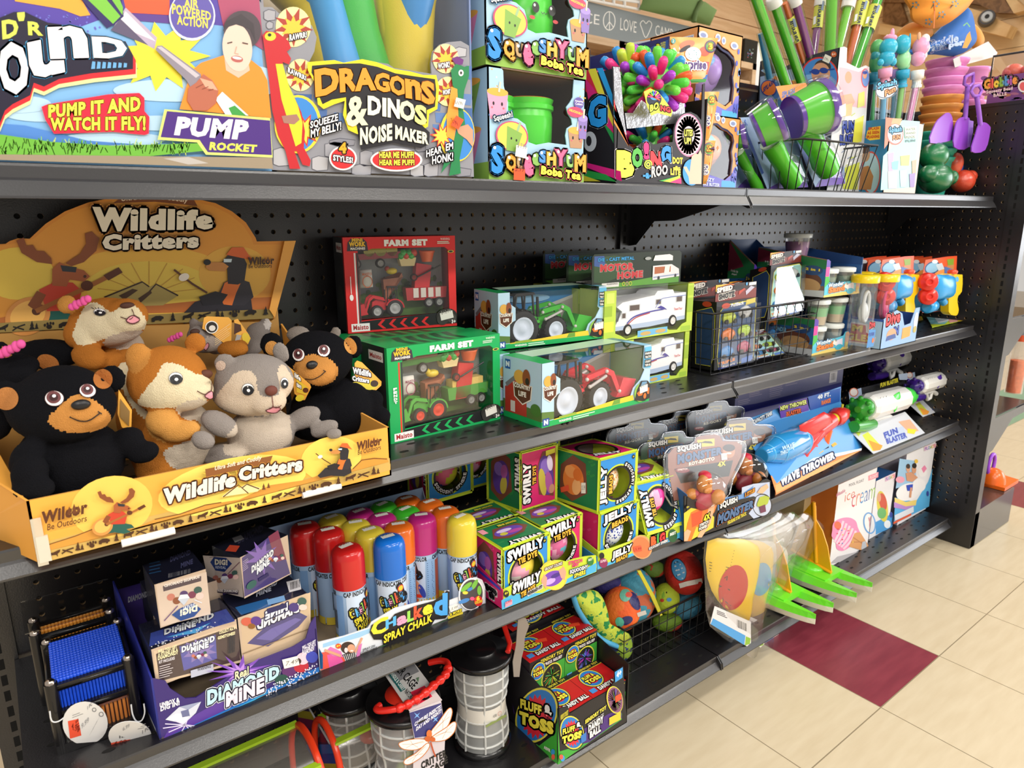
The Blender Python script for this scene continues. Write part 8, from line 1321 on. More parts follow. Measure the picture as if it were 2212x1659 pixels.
def can(o,col,label,turn,H=5.85,r=.93):
 t=tg('spray_can',label,'spray can',o,'spray chalk cans in the white tray');mb=MB();mb.lt(o,(0,0,1),[(0,r*.9),(.1,r),(H*.62,r)],M('#a9c6e8',.3,.5),28)
 def cyl(p_,th,z):return o+V((math.sin(th)*p_,-math.cos(th)*p_,z))
 lay=[0]
 def wrap(fn):  # print on the can: angle in radians x height in inches, centred on the turn
  q=MB();pp=Pr(q,(0,0,0),(0,0,1),u=(1,0,0),v=(0,1,0));fn(pp)
  for v_ in q.v:pass
  b0=len(mb.v);mb.v+=[cyl(r+.012+v_.z*.6,turn+v_.x,v_.y)for v_ in q.v];ii=[mb.idx(m)for m in q.mats]
  for f,m in zip(q.f,q.mi):mb.f.append([b0+k for k in f]);mb.mi.append(ii[m]);mb.sm.append(True)
 def rect(p,x0,x1,y0,y1,c):
  n=max(1,int((x1-x0)/.2));p.strip([(x0+(x1-x0)*i/n,y0)for i in range(n+1)],[(x0+(x1-x0)*i/n,y1)for i in range(n+1)],c)
 def art(p):
  rect(p,-3.1,3.1,0,.5,'#c9b23a');rect(p,-1.2,1.2,.0,3.4,'#c8d8ee');rect(p,1.3,1.9,.1,3.2,'#8fb2dc');rect(p,2.0,2.5,.2,3.0,'#b8502a');rect(p,-1.9,-1.4,.2,3.2,'#7fa8d8')
  for i in range(20):p.e=.006;p.ln([(1.35,.3+.14*i),(1.35+random.uniform(.35,.5),.3+.14*i)],.05,'#3a5a8a')
  p.text('CAP INDICATES COLOR',-1.35,3.12,1.35,3.12,.3,col='#15171c',bq=.04);p.text('CAP INDICATES COLOR',1.75,3.12,4.4,3.12,.3,col='#15171c',bq=.04)
  for ch,x,y,x2,y2,h,c in(('C',-.95,1.65,-.6,1.75,.7,'#f2df3a'),('h',-.62,1.75,-.36,1.8,.6,'#5ab4ea'),('a',-.38,1.85,-.12,1.9,.5,'#f2a0c0'),('l',-.1,1.95,.02,2,.65,'#9ada5a'),('k',.03,2.0,.3,2.05,.7,'#f05a3a'),('e',.28,2.05,.55,2.1,.55,'#f2df3a'),('d',.55,1.9,.9,2.1,1.2,'#3a96e0')):p.text(ch,x,y,x2,y2,h,col=c,out=('#16161a',.14),bq=.05)
  p.text('SPRAY',-.7,1.2,.2,1.45,.5,col='#f2df3a',out=('#16161a',.15),bq=.05).text('CHALK',-.55,.75,.35,1.0,.5,col='#f2df3a',out=('#16161a',.15),bq=.05).ell(.35,2.9,.22,.22,'#c8402a').ell(.35,2.9,.16,.16,'#d8c23a').ell(.75,1.3,.14,.5,'#d8a080',-15).ell(.72,.75,.3,.12,'#e0402e').ell(.95,1.1,.18,.5,'#3a4aa8',-20).ell(.55,.45,.13,.14,'#d8402a').lines(-.3,.35,.35,.55,.12,3,.07,'#8a9a2a')
  for i in range(14):p.e=.01;p.ell(random.uniform(-1,1),random.uniform(.05,.4),.1,.1,random.choice(('#3a86c8','#d8c84a','#7ac04a')),seg=6)
  for i in range(9):p.e=.008;a=-2.6+.08*i;rect(p,a,a+.04,1,2.2,'#1c1c20')
 wrap(art);mb.bld('can_body',t)
 mb=MB();mb.lt(o+V((0,0,H*.6)),(0,0,1),[(0,r*1.04),(H*.3,r*1.03),(H*.36,r*.95),(H*.39,r*.78),(H*.4,r*.5),(H*.4,0)],M(col,.18,.55),28,cap=False);mb.bld('cap',t)
 mb=MB();a=random.uniform(-.4,.4);p=Pr(mb,o+V((0,0,H+.015)),(0,0,1),u=(math.cos(a),math.sin(a),0),v=(-math.sin(a),math.cos(a),0));p.stk(0,.1,.8,.36,'$ 5.99',0);mb.bld('price_sticker',t)
zc=T0.z+.06+5.85;names={'#c01f1e':'red','#d9c23c':'yellow','#b8267c':'magenta','#3fb42f':'green','#e06a1e':'orange','#1668c8':'blue'}
CN=[(590,540,0,'#c01f1e',.55,'nearest the front of the tray'),(945,460,0,'#1668c8',-.2,'the only blue one'),(430,400,0,'#c01f1e',2.2,'second back in the red row'),(230,352,0,'#c01f1e',1.0,'rearmost of the red row'),(785,397,0,'#d9c23c',1.2,'just behind the blue one'),(665,337,0,'#d9c23c',2,'in the middle of the yellow row'),(465,292,0,'#d9c23c',2,'rearmost of the yellow row'),(1030,352,0,'#e06a1e',-1.2,'just behind and beside the blue one'),(890,278,0,'#b8267c',1,'in the middle of the magenta row'),(700,240,0,'#b8267c',1,'rearmost of the magenta row'),(1225,275,0,'#b8267c',-1.6,'foremost magenta one'),(1095,220,0,'#3fb42f',1,'in front of the other green one'),(900,180,0,'#3fb42f',1,'rearmost of the green pair'),(1430,220,0,'#e06a1e',2.4,'behind the front yellow one'),(1300,160,0,'#e06a1e',1,'second from the back'),(1105,130,0,'#e06a1e',1,'farthest back in the tray'),(1565,285,0,'#d9c23c',-.1,'at the far front corner of the tray')]
for x,y,_,c,tn,lb in CN:q=onZ('S',x,y+14,zc);can(V((q.x,q.y,T0.z+.07)),c,'spray chalk can with '+names[c]+' cap, '+lb,tn)
LIME='#c3d63a'
def letters(p,kind,x0,y0,x1,y1,h,h2=None,sub=True,**k):
 p.text(kind,x0,y0,x1,y1,h,h2,col='#f2f0f2',out=[('#141216',.14)],bq=.07,**k)
def cube(B,label,kind,front,flank,top,ball,fside=None,rot=0,holeF=True,grp='squeeze ball cartons',hs=.34,holeT=False,ballmat=None):
 """carton with round windows; front / flank / top are ground colours"""
 t=tg('toy_box',label,'toy box',B.base(),grp);W=B.a.length;h=B.h.length;D=B.b.length;ex=B.a.normalized();ez=B.h.normalized();ey=B.b.normalized();mb=MB();lm=C(LIME)
 def holed(o,u,v,n,w,hh,r,col,cx=.5,cy=.47):
  N=32;ct=o+u*w*cx+v*hh*cy;ci=[ct+(u*math.cos(2*math.pi*i/N)+v*math.sin(2*math.pi*i/N))*r for i in range(N)];sq=[]
  for i in range(N):
   c,s_=math.cos(2*math.pi*i/N),math.sin(2*math.pi*i/N);k=1e9
   for q,lo,hi in((c,cx*w,(1-cx)*w),(s_,cy*hh,(1-cy)*hh)):
    if abs(q)>1e-6:k=min(k,(hi if q>0 else lo)/abs(q))
   sq.append(ct+u*c*k+v*s_*k)
  cor=[(o,0),(o+u*w,0),(o+u*w+v*hh,0),(o+v*hh,0)]
  mb.add(sq+ci,[(i,(i+1)%N,N+(i+1)%N,N+i)for i in range(N)],C(col))
  for q,_ in cor:
   j=sorted(range(N),key=lambda i:(sq[i]-q).length)[:2];mb.pg([q,sq[j[0]],sq[j[1]]],C(col))
  return ct
 mb.box(B.P0,B.a,B.b,B.h,{'F':C(front),'L':C(flank),'T':C(top),'*':lm,'K':C('#6a5a60'),'B':lm},('F' if holeF else '')+('T' if holeT else ''))
 r=W*hs;
 if holeF:holed(B.P0,ex,ez,-ey,W,h,r,front)
 if holeT:holed(B.P0+B.h,ex,ey,ez,W,D,r*1.05,top,.5,.5)
 p=Pr(mb,B.P0,-ey,u=ex,v=ez)
 def edge(p,w,hh):
  for a in([(0,0),(w,0)],[(w,0),(w,hh)],[(w,hh),(0,hh)],[(0,hh),(0,0)]):p.e=.004;p.ln(a,W*.07,LIME)
 edge(p,W,h);sub='TIE DYE' if kind=='SWIRLY' else 'BEADS'
 if holeF:
  p.ring(W*.5,h*.47,r*1.02,r*1.02,W*.05,'#17151a').ring(W*.5,h*.47,r*1.13,r*1.13,W*.035,LIME)
  if rot:p.c=None;R_=lambda x,y:(y,h-x)
  if not rot:letters(p,kind,W*.1,h*.74,W*.9,h*.8,h*.2);p.text(sub,W*.32,h*.64,W*.74,h*.68,h*.11,col='#f0b43a',out=('#17151a',.2),bq=.06)
  else:letters(p,kind,W*.24,h*.12,W*.24,h*.86,W*.2);p.text(sub,W*.36,h*.3,W*.36,h*.66,W*.1,col='#f0b43a',out=('#17151a',.2),bq=.06)
  for i,ch in enumerate('SQUOOSHY SPHERE'):
   if ch==' ':continue
   a=math.radians((200 if not rot else 60)+(150 if not rot else-150)/14*i);x=W*.5+r*1.1*math.cos(a);y=h*.47+r*1.1*math.sin(a);d=W*.028;p.e=.03;tx,ty=-math.sin(a)*(1 if not rot else-1),math.cos(a)*(1 if not rot else-1);p.text(ch,x-tx*d,y-ty*d,x+tx*d,y+ty*d,W*.075,col='#f2f0f2',out=('#17151a',.35),bq=.05)
  p.ell(W*.9,h*.9,W*.04,h*.04,'#1c1a20').text('4+',W*.875,h*.885,W*.925,h*.885,h*.035,col='#f2e23c')
 else:
  letters(p,kind,W*.28,h*.1,W*.28,h*.8,W*.22);p.text(sub,W*.42,h*.4,W*.42,h*.72,W*.1,col='#f0b43a',out=('#17151a',.2),bq=.06);p.pg([(W*.5,h*.2),(W*.92,h*.1),(W*.95,h*.9),(W*.6,h*.93),(W*.45,h*.7)],'#7a4436')
  for a,b,c,d,cl in((.7,.5,.2,.36,'#5a3a9a'),(.68,.66,.14,.14,'#8a6ac8'),(.6,.4,.1,.25,'#c8b84a'),(.78,.36,.1,.2,'#b05aa8'),(.8,.7,.08,.14,'#e0d4f0')):p.ell(W*a,h*b,W*c,h*d,cl,-10)
  p.ell(W*.86,h*.24,W*.08,h*.08,'#c8907a').pg([(W*.68,h*.84),(W*.94,h*.86),(W*.94,h*.94),(W*.68,h*.93)],'#e8dc4a')
 p=Pr(mb,B.P0+B.b,-ex,u=-ey,v=ez);edge(p,D,h)
 for i in range(16):p.e=.006;x,y=random.uniform(.1,.85)*D,random.uniform(.1,.9)*h;p.text(random.choice(('SQUISH','SQUOOSH','SQ')),x,y,x+D*.1,y+h*.05,h*.05,col='#3a9a4a' if flank!='#d8246e' else '#e85a94',bq=.04)
 if kind=='SWIRLY' or fside=='hand':
  p.e=.01;p.pg([(D*.1,h*.2),(D*.4,h*.05),(D*.75,h*.3),(D*.7,h*.85),(D*.4,h*.95),(D*.12,h*.7)],'#7a4436');cs=('#5a3a9a','#8a6ac8','#c8b84a','#b05aa8')if kind=='SWIRLY' else('#e8823a','#f0a05a','#f2b478','#e0762e')
  for(a,b,c,d),cl in zip(((.42,.48,.24,.3),(.36,.62,.14,.12),(.5,.36,.1,.16),(.52,.6,.1,.12)),cs):p.ell(D*a,h*b,D*c,h*d,cl,10)
  p.e+=.01;letters(p,kind,D*.84 if kind=='SWIRLY' else D*.06,h*(.9 if kind=='SWIRLY' else .2),D*.84 if kind=='SWIRLY' else D*.06,h*(.3 if kind=='SWIRLY' else .75),D*.17)
 p=Pr(mb,B.P0+B.h,ez,u=ex,v=ey);edge(p,W,D)
 if not holeT:
  for i in range(12):p.e=.006;x,y=random.uniform(.05,.8)*W,random.uniform(.05,.85)*D;p.text('SQUISH',x,y,x+W*.14,y,h*.05,col='#3a9a5a',bq=.04)
  p.pg([(W*.1,D*.45),(W*.35,D*.3),(W*.7,D*.35),(W*.92,D*.55),(W*.8,D*.75),(W*.3,D*.8)],'#7a4436').ell(W*.5,D*.56,W*.3,D*.17,'#6a48b0',-4).ell(W*.44,D*.62,W*.16,D*.06,'#d8c4f0').ell(W*.6,D*.5,W*.16,D*.06,'#b84aa0').ell(W*.36,D*.5,W*.08,D*.06,'#c8c04a')
  letters(p,kind,W*.9,D*.13,W*.2,D*.2,D*.15);p.text('SQUOOSHY SPHERE',W*.85,D*.88,W*.45,D*.9,D*.09,col='#e8e04a',out=('#2a3a1a',.15),bq=.05).pg([(W*.04,D*.7),(W*.16,D*.7),(W*.16,D*.9),(W*.04,D*.9)],'#f0a0b0')
 else:p.ring(W*.5,D*.5,r*1.1,r*1.1,W*.06,'#17151a');letters(p,kind,W*.12,D*.2,W*.7,D*.04,D*.13)
 mb.bld('carton',t);c=B.F(.5,.47,D*.46);mb=MB();rb=min(W,D)*.44;mb.ell(c,rb,ballmat or M(ball[0],.35,.4),28,18)
 bm=MB();rd=random.Random(len(label))
 if not ballmat and len(ball)>1:
  vs,fs=mb.v,mb.f;o2=len(mb.mats);ids=[mb.idx(M(q,.35,.4))for q in ball];ph=rd.uniform(0,6)
  for i,f in enumerate(fs):q=(vs[f[0]]-c)/rb;k=math.sin(q.x*2.6+1.7*math.sin(q.z*3+ph)+ph)+.6*math.sin(q.z*4+q.y*3);mb.mi[i]=ids[int((k+1.6)/3.2*len(ids))%len(ids)]
 mb.bld('squeeze_ball',t);return t
def dotted(base,dot):
 m=bpy.data.materials.new('beaded_gel');m.use_nodes=True;nt=m.node_tree;b=nt.nodes['Principled BSDF'];b.inputs['Roughness'].default_value=.25;v=nt.nodes.new('ShaderNodeTexVoronoi');v.inputs['Scale'].default_value=190;tc=nt.nodes.new('ShaderNodeTexCoord');r=nt.nodes.new('ShaderNodeValToRGB');r.color_ramp.elements[0].color=lin(dot);r.color_ramp.elements[1].color=lin(base);r.color_ramp.elements[0].position=.34;r.color_ramp.elements[1].position=.42
 nt.links.new(tc.outputs['Object'],v.inputs['Vector']);nt.links.new(v.outputs['Distance'],r.inputs[0]);nt.links.new(r.outputs[0],b.inputs['Base Color']);return m
def cbx(c,bl,br,tl,z=None,Y=None,d=None,up=None):
 if Y is not None:P0,P1=onY(c,*bl,Y),onY(c,*br,Y)
 else:P0,P1=onZ(c,*bl,z),onZ(c,*br,z)
 n=(P1-P0).cross(V((0,0,1)));T=opl(c,*tl,P0,n);w=(P1-P0).length;return Bx(P0,P1,(T-P0).length if up else T.z-P0.z,d or w)
BLU,PNK,GRN='#2a8ad8','#d8246e','#1c7a4a'
def tray(a,b,pts,label,flank,art,D=6.6):
 A=onS(3,'O',*a);B_=onS(3,'O',*b);B_.y=A.y;n=V((0,-1,0));t=tg('display_tray',label,'display tray',(A+B_)/2+V((0,3,0)));mb=MB();ex=(B_-A).normalized()
 mb.extr([A,B_]+[onY('O',x,y,A.y)for x,y in pts],(0,.06,0),C(LIME));z=onY('O',*pts[-1],A.y).z;mb.extr([A,A+V((0,D,0)),V((A.x,A.y+D,z+1.4)),V((A.x,A.y,z))],(.06,0,0),C(flank));mb.box(A,B_-A,V((0,D,0)),V((0,0,.06)),CARD);mb.extr([B_,B_+V((0,D,0)),B_+V((0,D,2)),B_+V((0,0,1.2))],(-.06,0,0),C('#2a7ab8'));p=Pr(mb,A,n,'O');art(p);pL=Pr(mb,A,(-1,0,0),'O');
 if flank==PNK:pL.text('SQUOOSH',545,1300,635,1365,50,col='#1a1a1e',out=('#f2eef0',.22),bq=.05).text('IT!',580,1365,615,1390,46,col='#1a1a1e',out=('#f2eef0',.22),bq=.05).pg([(475,1125),(665,1290),(668,1315),(478,1150)],'#3a3ab8')
 mb.bld('tray',t);return A,B_
def artS(p):
 p.pg([(675,1390),(760,1340),(1000,1330),(1430,1090),(1430,1160),(680,1465)],'#4ab0e0').ell(1090,1190,108,120,'#e8c84a',20).ell(1090,1195,96,108,'#f2e24a',20).ell(1085,1215,88,58,'#7a48b8',25).ell(1060,1240,50,22,'#c8a8ea',25).ell(1110,1190,44,16,'#4a2f8a',25).pg([(990,1240),(1015,1180),(1040,1210),(1030,1300)],'#d8a08a').pg([(1130,1150),(1170,1120),(1190,1160),(1180,1230),(1150,1210)],'#d8a08a')
 letters(p,'SWIRLY',765,1345,985,1235,90,85,lean=.05);p.text('TIE DYE',830,1372,945,1300,44,col='#f0b43a',out=('#17151a',.2),bq=.06).text('GROOVY COLORS!',1020,1155,1160,1105,24,col='#f4f0e4',out=('#8a5a2a',.2),bq=.03).text('STRETCH',1210,1110,1320,1085,30,col='#e02a7c',bq=.05).text('ME!',1240,1130,1290,1112,26,col='#e02a7c',bq=.05).text('SQUOOSHY',1220,1185,1365,1140,36,col='#f4f2f0',out=('#1a4a7a',.14),bq=.05).text('SPHERE',1255,1215,1345,1180,36,col='#f2e23c',out=('#1a4a7a',.14),bq=.05).ell(1385,1078,26,34,'#2a7a3a').text('BEST',1368,1078,1404,1068,18,col='#f2f0e8').text('KNEAD IT!',890,1350,1000,1290,26,col='#1a1a1e',out=('#f2eef0',.3),bq=.05).ell(714,1338,22,28,'#1c1a20').text('4+',702,1348,728,1340,24,col='#f2e23c').pg([(705,1405),(760,1380),(762,1420),(706,1448)],'#f09ab0').text('SUPER',708,1420,758,1400,18,col='#8a2a4a')
def artJ(p):
 p.pg([(1440,1145),(1440,1080),(1520,1090),(1700,1020),(1860,950),(2110,840),(2110,885)],'#4ab0e0');p.ell(1790,965,84,96,'#e8a06a',20).ell(1790,968,72,84,'#f07a4a',20);letters(p,'JELLY',1555,1080,1715,1005,75,70,lean=.05);p.text('BEADS',1590,1090,1680,1045,34,col='#f0b43a',out=('#17151a',.2),bq=.05)
 for ch,x,c in(('B',1865,'#e8602a'),('I',1915,'#4ab04a'),('G',1935,'#e8323a')):p.text(ch,x,965-(x-1865)*.4,x+(44 if ch!='I' else 14),950-(x-1865)*.4,80,col=c,out=('#241a20',.1),bq=.08)
 p.text('SQUOOSHY SPHERE',1850,995,2000,925,26,col='#f4f2f0',out=('#1a4a7a',.14),bq=.04).ell(2040,875,36,52,'#1f5a34').text('BEST',2018,878,2066,860,24,col='#f2f0e8',bq=.05).stk(1762,980,62,42,'5.99',10,'#f05a3c','#8a2a1a');p.ell(1475,1035,20,26,'#1c1a20').ell(1488,1092,34,38,'#8a2a5a').text('SUPER',1464,1092,1512,1080,20,col='#f2d8e4')
A1,E1=tray((685,1470),(1430,1162),[(1428,1030),(1340,1040),(1250,1060),(1190,1080),(1150,1070),(1100,1070),(1050,1090),(1000,1150),(970,1180),(850,1220),(690,1305)],'lime and blue display tray of tie-dye squeeze ball cubes',PNK,artS)
A2,E2=tray((1440,1145),(2110,885),[(2095,800),(2040,810),(1960,850),(1880,880),(1840,870),(1780,870),(1700,920),(1560,970),(1448,1000)],'lime and blue display tray of beaded squeeze ball cubes',LIME,artJ)
zA=A1.z+.07;Ya=A1.y+.16
b1=cbx('O',(688,1330),(1050,1170),(690,985),Y=Ya);w1=b1.a.length;b1=Bx(V((b1.P0.x,Ya,zA)),V((b1.P0.x+w1,Ya,zA)),b1.P0.z+b1.h.length-zA,3.4);cube(b1,'tie-dye squeeze ball cube at the near front of its tray, yellow ball','SWIRLY',BLU,PNK,GRN,['#e8d048','#e8d048','#f0a8c0','#f2e6e0'])
zt=zA+b1.h.length
b2=Bx(V((b1.P0.x+w1+.15,Ya+1.0,zA)),V((b1.P0.x+2*w1+.05,Ya+1.0,zA)),b1.h.length,3.3);cube(b2,'tie-dye squeeze ball cube with magenta front, second along the tray','SWIRLY',PNK,BLU,GRN,['#f0409a','#f0a8c8','#d86a9a','#6ab8c8'])
b10=Bx(b1.P0+V((.2,3.5,0)),b1.P0+V((w1+.2,3.5,0)),b1.h.length,2.9);cube(b10,'tie-dye squeeze ball cube behind the yellow one, only its green top showing','SWIRLY',BLU,PNK,GRN,['#5a9ad0'])
b7=cbx('O',(90,620),(440,575),(85,330),Y=-3.9);b7=Bx(V((b7.P0.x,-3.9,b7.P0.z)),V((b7.P0.x+b7.a.length,-3.9,b7.P0.z)),b7.a.length*.98,2.8);cube(b7,'tie-dye cube at the back behind the orange spray cans, yellow and blue ball','SWIRLY',BLU,PNK,GRN,['#d8d23a','#c8c83a','#e86a8a','#3a4ab0'])
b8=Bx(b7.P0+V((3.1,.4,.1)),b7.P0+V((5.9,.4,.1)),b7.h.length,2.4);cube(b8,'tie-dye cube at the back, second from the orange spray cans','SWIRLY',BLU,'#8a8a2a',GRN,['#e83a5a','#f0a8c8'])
z3=zt+.02;P0,P1,P2=(onZ('O',x,y,z3)for x,y in((828,682),(1110,592),(556,582)));b3=Bx(P0,P1,opl('O',765,232,P0,(P1-P0).cross(V((0,0,1)))).z-z3,(P1-P0).length*.98,back=(P2-P0));cube(b3,'tie-dye cube lying turned on top of the others, hands print facing out','SWIRLY',PNK,GRN,LIME,['#5a3a9a'],holeF=False)
b5=cbx('O',(1450,1020),(1752,890),(1452,705),Y=A2.y+.16);w5=b5.a.length;zB=A2.z+.07;b5=Bx(V((b5.P0.x,b5.P0.y,zB)),V((b5.P0.x+w5,b5.P0.y,zB)),b5.P0.z+b5.h.length-zB,3.3);JB,JO=dotted('#d4dae2','#2a3f9a'),dotted('#f0d8b8','#d88a3a');cube(b5,'beaded ball cube at the front of its tray, pale ball with blue dots','JELLY',BLU,PNK,GRN,['#d4dae2'],ballmat=JB)
z4=zB+b5.h.length+.02;P0,P1,P2=(onZ('O',x,y,z4)for x,y in((1445,692),(1738,602),(1100,572)));b4=Bx(P0,P1,opl('O',1488,262,P0,(P1-P0).cross(V((0,0,1)))).z-z4,(P2-P0).length*.98,back=(P2-P0));cube(b4,'beaded ball cube turned cornerwise on top, orange ball on its green side','JELLY',BLU,GRN,PNK,['#f0c898'],'hand',1,holeT=True,ballmat=JO)
mb=MB();p=Pr(mb,b4.P0,b4.nL,'O');p.e=.05;p.stk(1328,495,36,85,'$ 5.99',0).pg([(1145,490),(1208,470),(1215,515),(1150,530)],'#f05a3c');mb.bld('price_sticker',bpy.data.objects[[o.name for o in COL.objects if o.get('label','').startswith('beaded ball cube turned')][0]])
b6=cbx('O',(1832,862),(2122,772),(1742,462),Y=A2.y-.1);P0=b6.P0;T=onY('O',1742,462,A2.y+.9);P1=onY('O',2122,772,A2.y-.1);b6=Bx(P0,P1,(T-P0).length,3.0,up=T-P0,back=V((0,1,.25)));cube(b6,'tie-dye squeeze ball cube tilted over the tray edge, bright pink ball','SWIRLY',BLU,LIME,LIME,['#f23a9c','#f23a9c','#f0a8cc','#f4c8dc'],rot=1)
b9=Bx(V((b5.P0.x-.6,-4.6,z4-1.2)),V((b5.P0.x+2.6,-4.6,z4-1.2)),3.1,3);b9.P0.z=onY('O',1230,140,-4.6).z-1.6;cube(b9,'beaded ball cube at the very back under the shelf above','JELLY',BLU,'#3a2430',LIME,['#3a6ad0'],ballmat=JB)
T0=onS(3,'P',920,1612);T1=onS(3,'P',1890,1292);Y0=-12.6;T0.y=T1.y=Y0;T0=onY('P',920,1612,Y0);T1=onY('P',1890,1292,Y0);pl=lambda L:[onY('P',x,y,Y0)for x,y in L]
t=tg('display_tray','black and orange display tray of stretchy monster figures with torn top edge','display tray',(T0+T1)/2+V((0,3,0)));mb=MB();bk=C('#1d191c')
jag=[(1895,930),(1850,905),(1800,920),(1740,970),(1690,960),(1640,1010),(1600,1000),(1560,1060),(1500,1090),(1470,1080),(1420,1120),(1330,1120),(1260,1140),(1180,1120),(1100,1130),(1020,1140),(960,1100),(925,1095)]
mb.extr([T0,T1]+pl(jag),(0,.08,0),bk);z=pl([(925,1095)])[0].z;mb.extr([T0,T0+V((0,8,0)),V((T0.x,Y0+8,z+2.5)),V((T0.x,Y0,z))],(.08,0,0),C('#2a5a8a'));mb.extr([T1,T1+V((0,8,0)),V((T1.x,Y0+8,z+1)),pl([(1895,930)])[0]],(-.08,0,0),bk);mb.box(T0,T1-T0,V((0,8,0)),V((0,0,.08)),bk);p=Pr(mb,T0,(0,-1,0),'P')
p.pg([(1570,1000),(1700,960),(1880,940),(1885,1290),(1700,1350),(1560,1200)],'#b8c4de').pg([(1300,1130),(1560,1080),(1700,980),(1640,1140),(1300,1260)],'#6a96d0').pg([(920,1290),(1000,1230),(1160,1260),(1260,1330),(1250,1450),(1000,1590),(922,1600)],'#d8ca3a').ell(1800,1200,110,130,'#2a262c').ell(1795,1200,100,118,'#bcc6dc')
og='#e07a2a';p.pg([(1080,1180),(1110,1150),(1150,1170),(1150,1220),(1110,1240)],og).pg([(930,1560),(960,1400),(1000,1280),(1090,1230),(1150,1250),(1220,1200),(1250,1160),(1290,1200),(1260,1280),(1180,1350),(1120,1460),(1060,1440),(1000,1600),(925,1605)],og).pg([(1000,1300),(1130,1250),(1110,1400),(1010,1450)],'#d8502a').pg([(1070,1560),(1160,1380),(1210,1180),(1250,1150),(1270,1200),(1220,1400),(1120,1560)],'#e8b08a').pg([(922,1500),(960,1470),(1000,1490),(960,1600),(922,1605)],'#e8b08a')
p.text('4X',1140,1395,1215,1345,70,col='#f2e23c',out=('#17151a',.16),bq=.06).text('STRETCH',1095,1450,1195,1400,36,col='#f4f0ea',out=('#17151a',.2),bq=.05).text('POWER',1090,1490,1180,1445,36,col='#f4f0ea',out=('#17151a',.2),bq=.05).pg([(1280,1450),(1290,1330),(1340,1200),(1480,1150),(1700,1100),(1730,1110),(1700,1220),(1640,1300),(1400,1400),(1310,1470)],'#17151a')
p.text('SQUISH',1325,1255,1520,1170,92,70,col='#f2efe8',out=('#17151a',.12),bq=.06).text('MONSTER',1290,1430,1700,1225,130,95,col='#4a6a96',out=[('#e0702e',.1),('#17151a',.06)],bq=.07,lean=.15).text('FIGURINE STAR TRACK',1410,1420,1620,1310,40,col='#d8ca3a',bq=.05).text('5 STYLES',1605,1110,1715,1050,46,col='#f0a03a',out=('#8a2a1a',.12),bq=.05).pg([(1740,1060),(1780,1000),(1850,960),(1870,1000),(1800,1070)],'#e8b08a').pg([(1740,1180),(1770,1110),(1830,1090),(1880,1110),(1860,1180),(1800,1230),(1740,1210)],'#a8b83a').pg([(1765,1215),(1830,1190),(1840,1270),(1780,1290)],'#6a2a4a').ell(965,1225,26,22,'#1c1a20').text('4+',950,1236,980,1228,24,col='#f2e23c');mb.bld('tray',t)
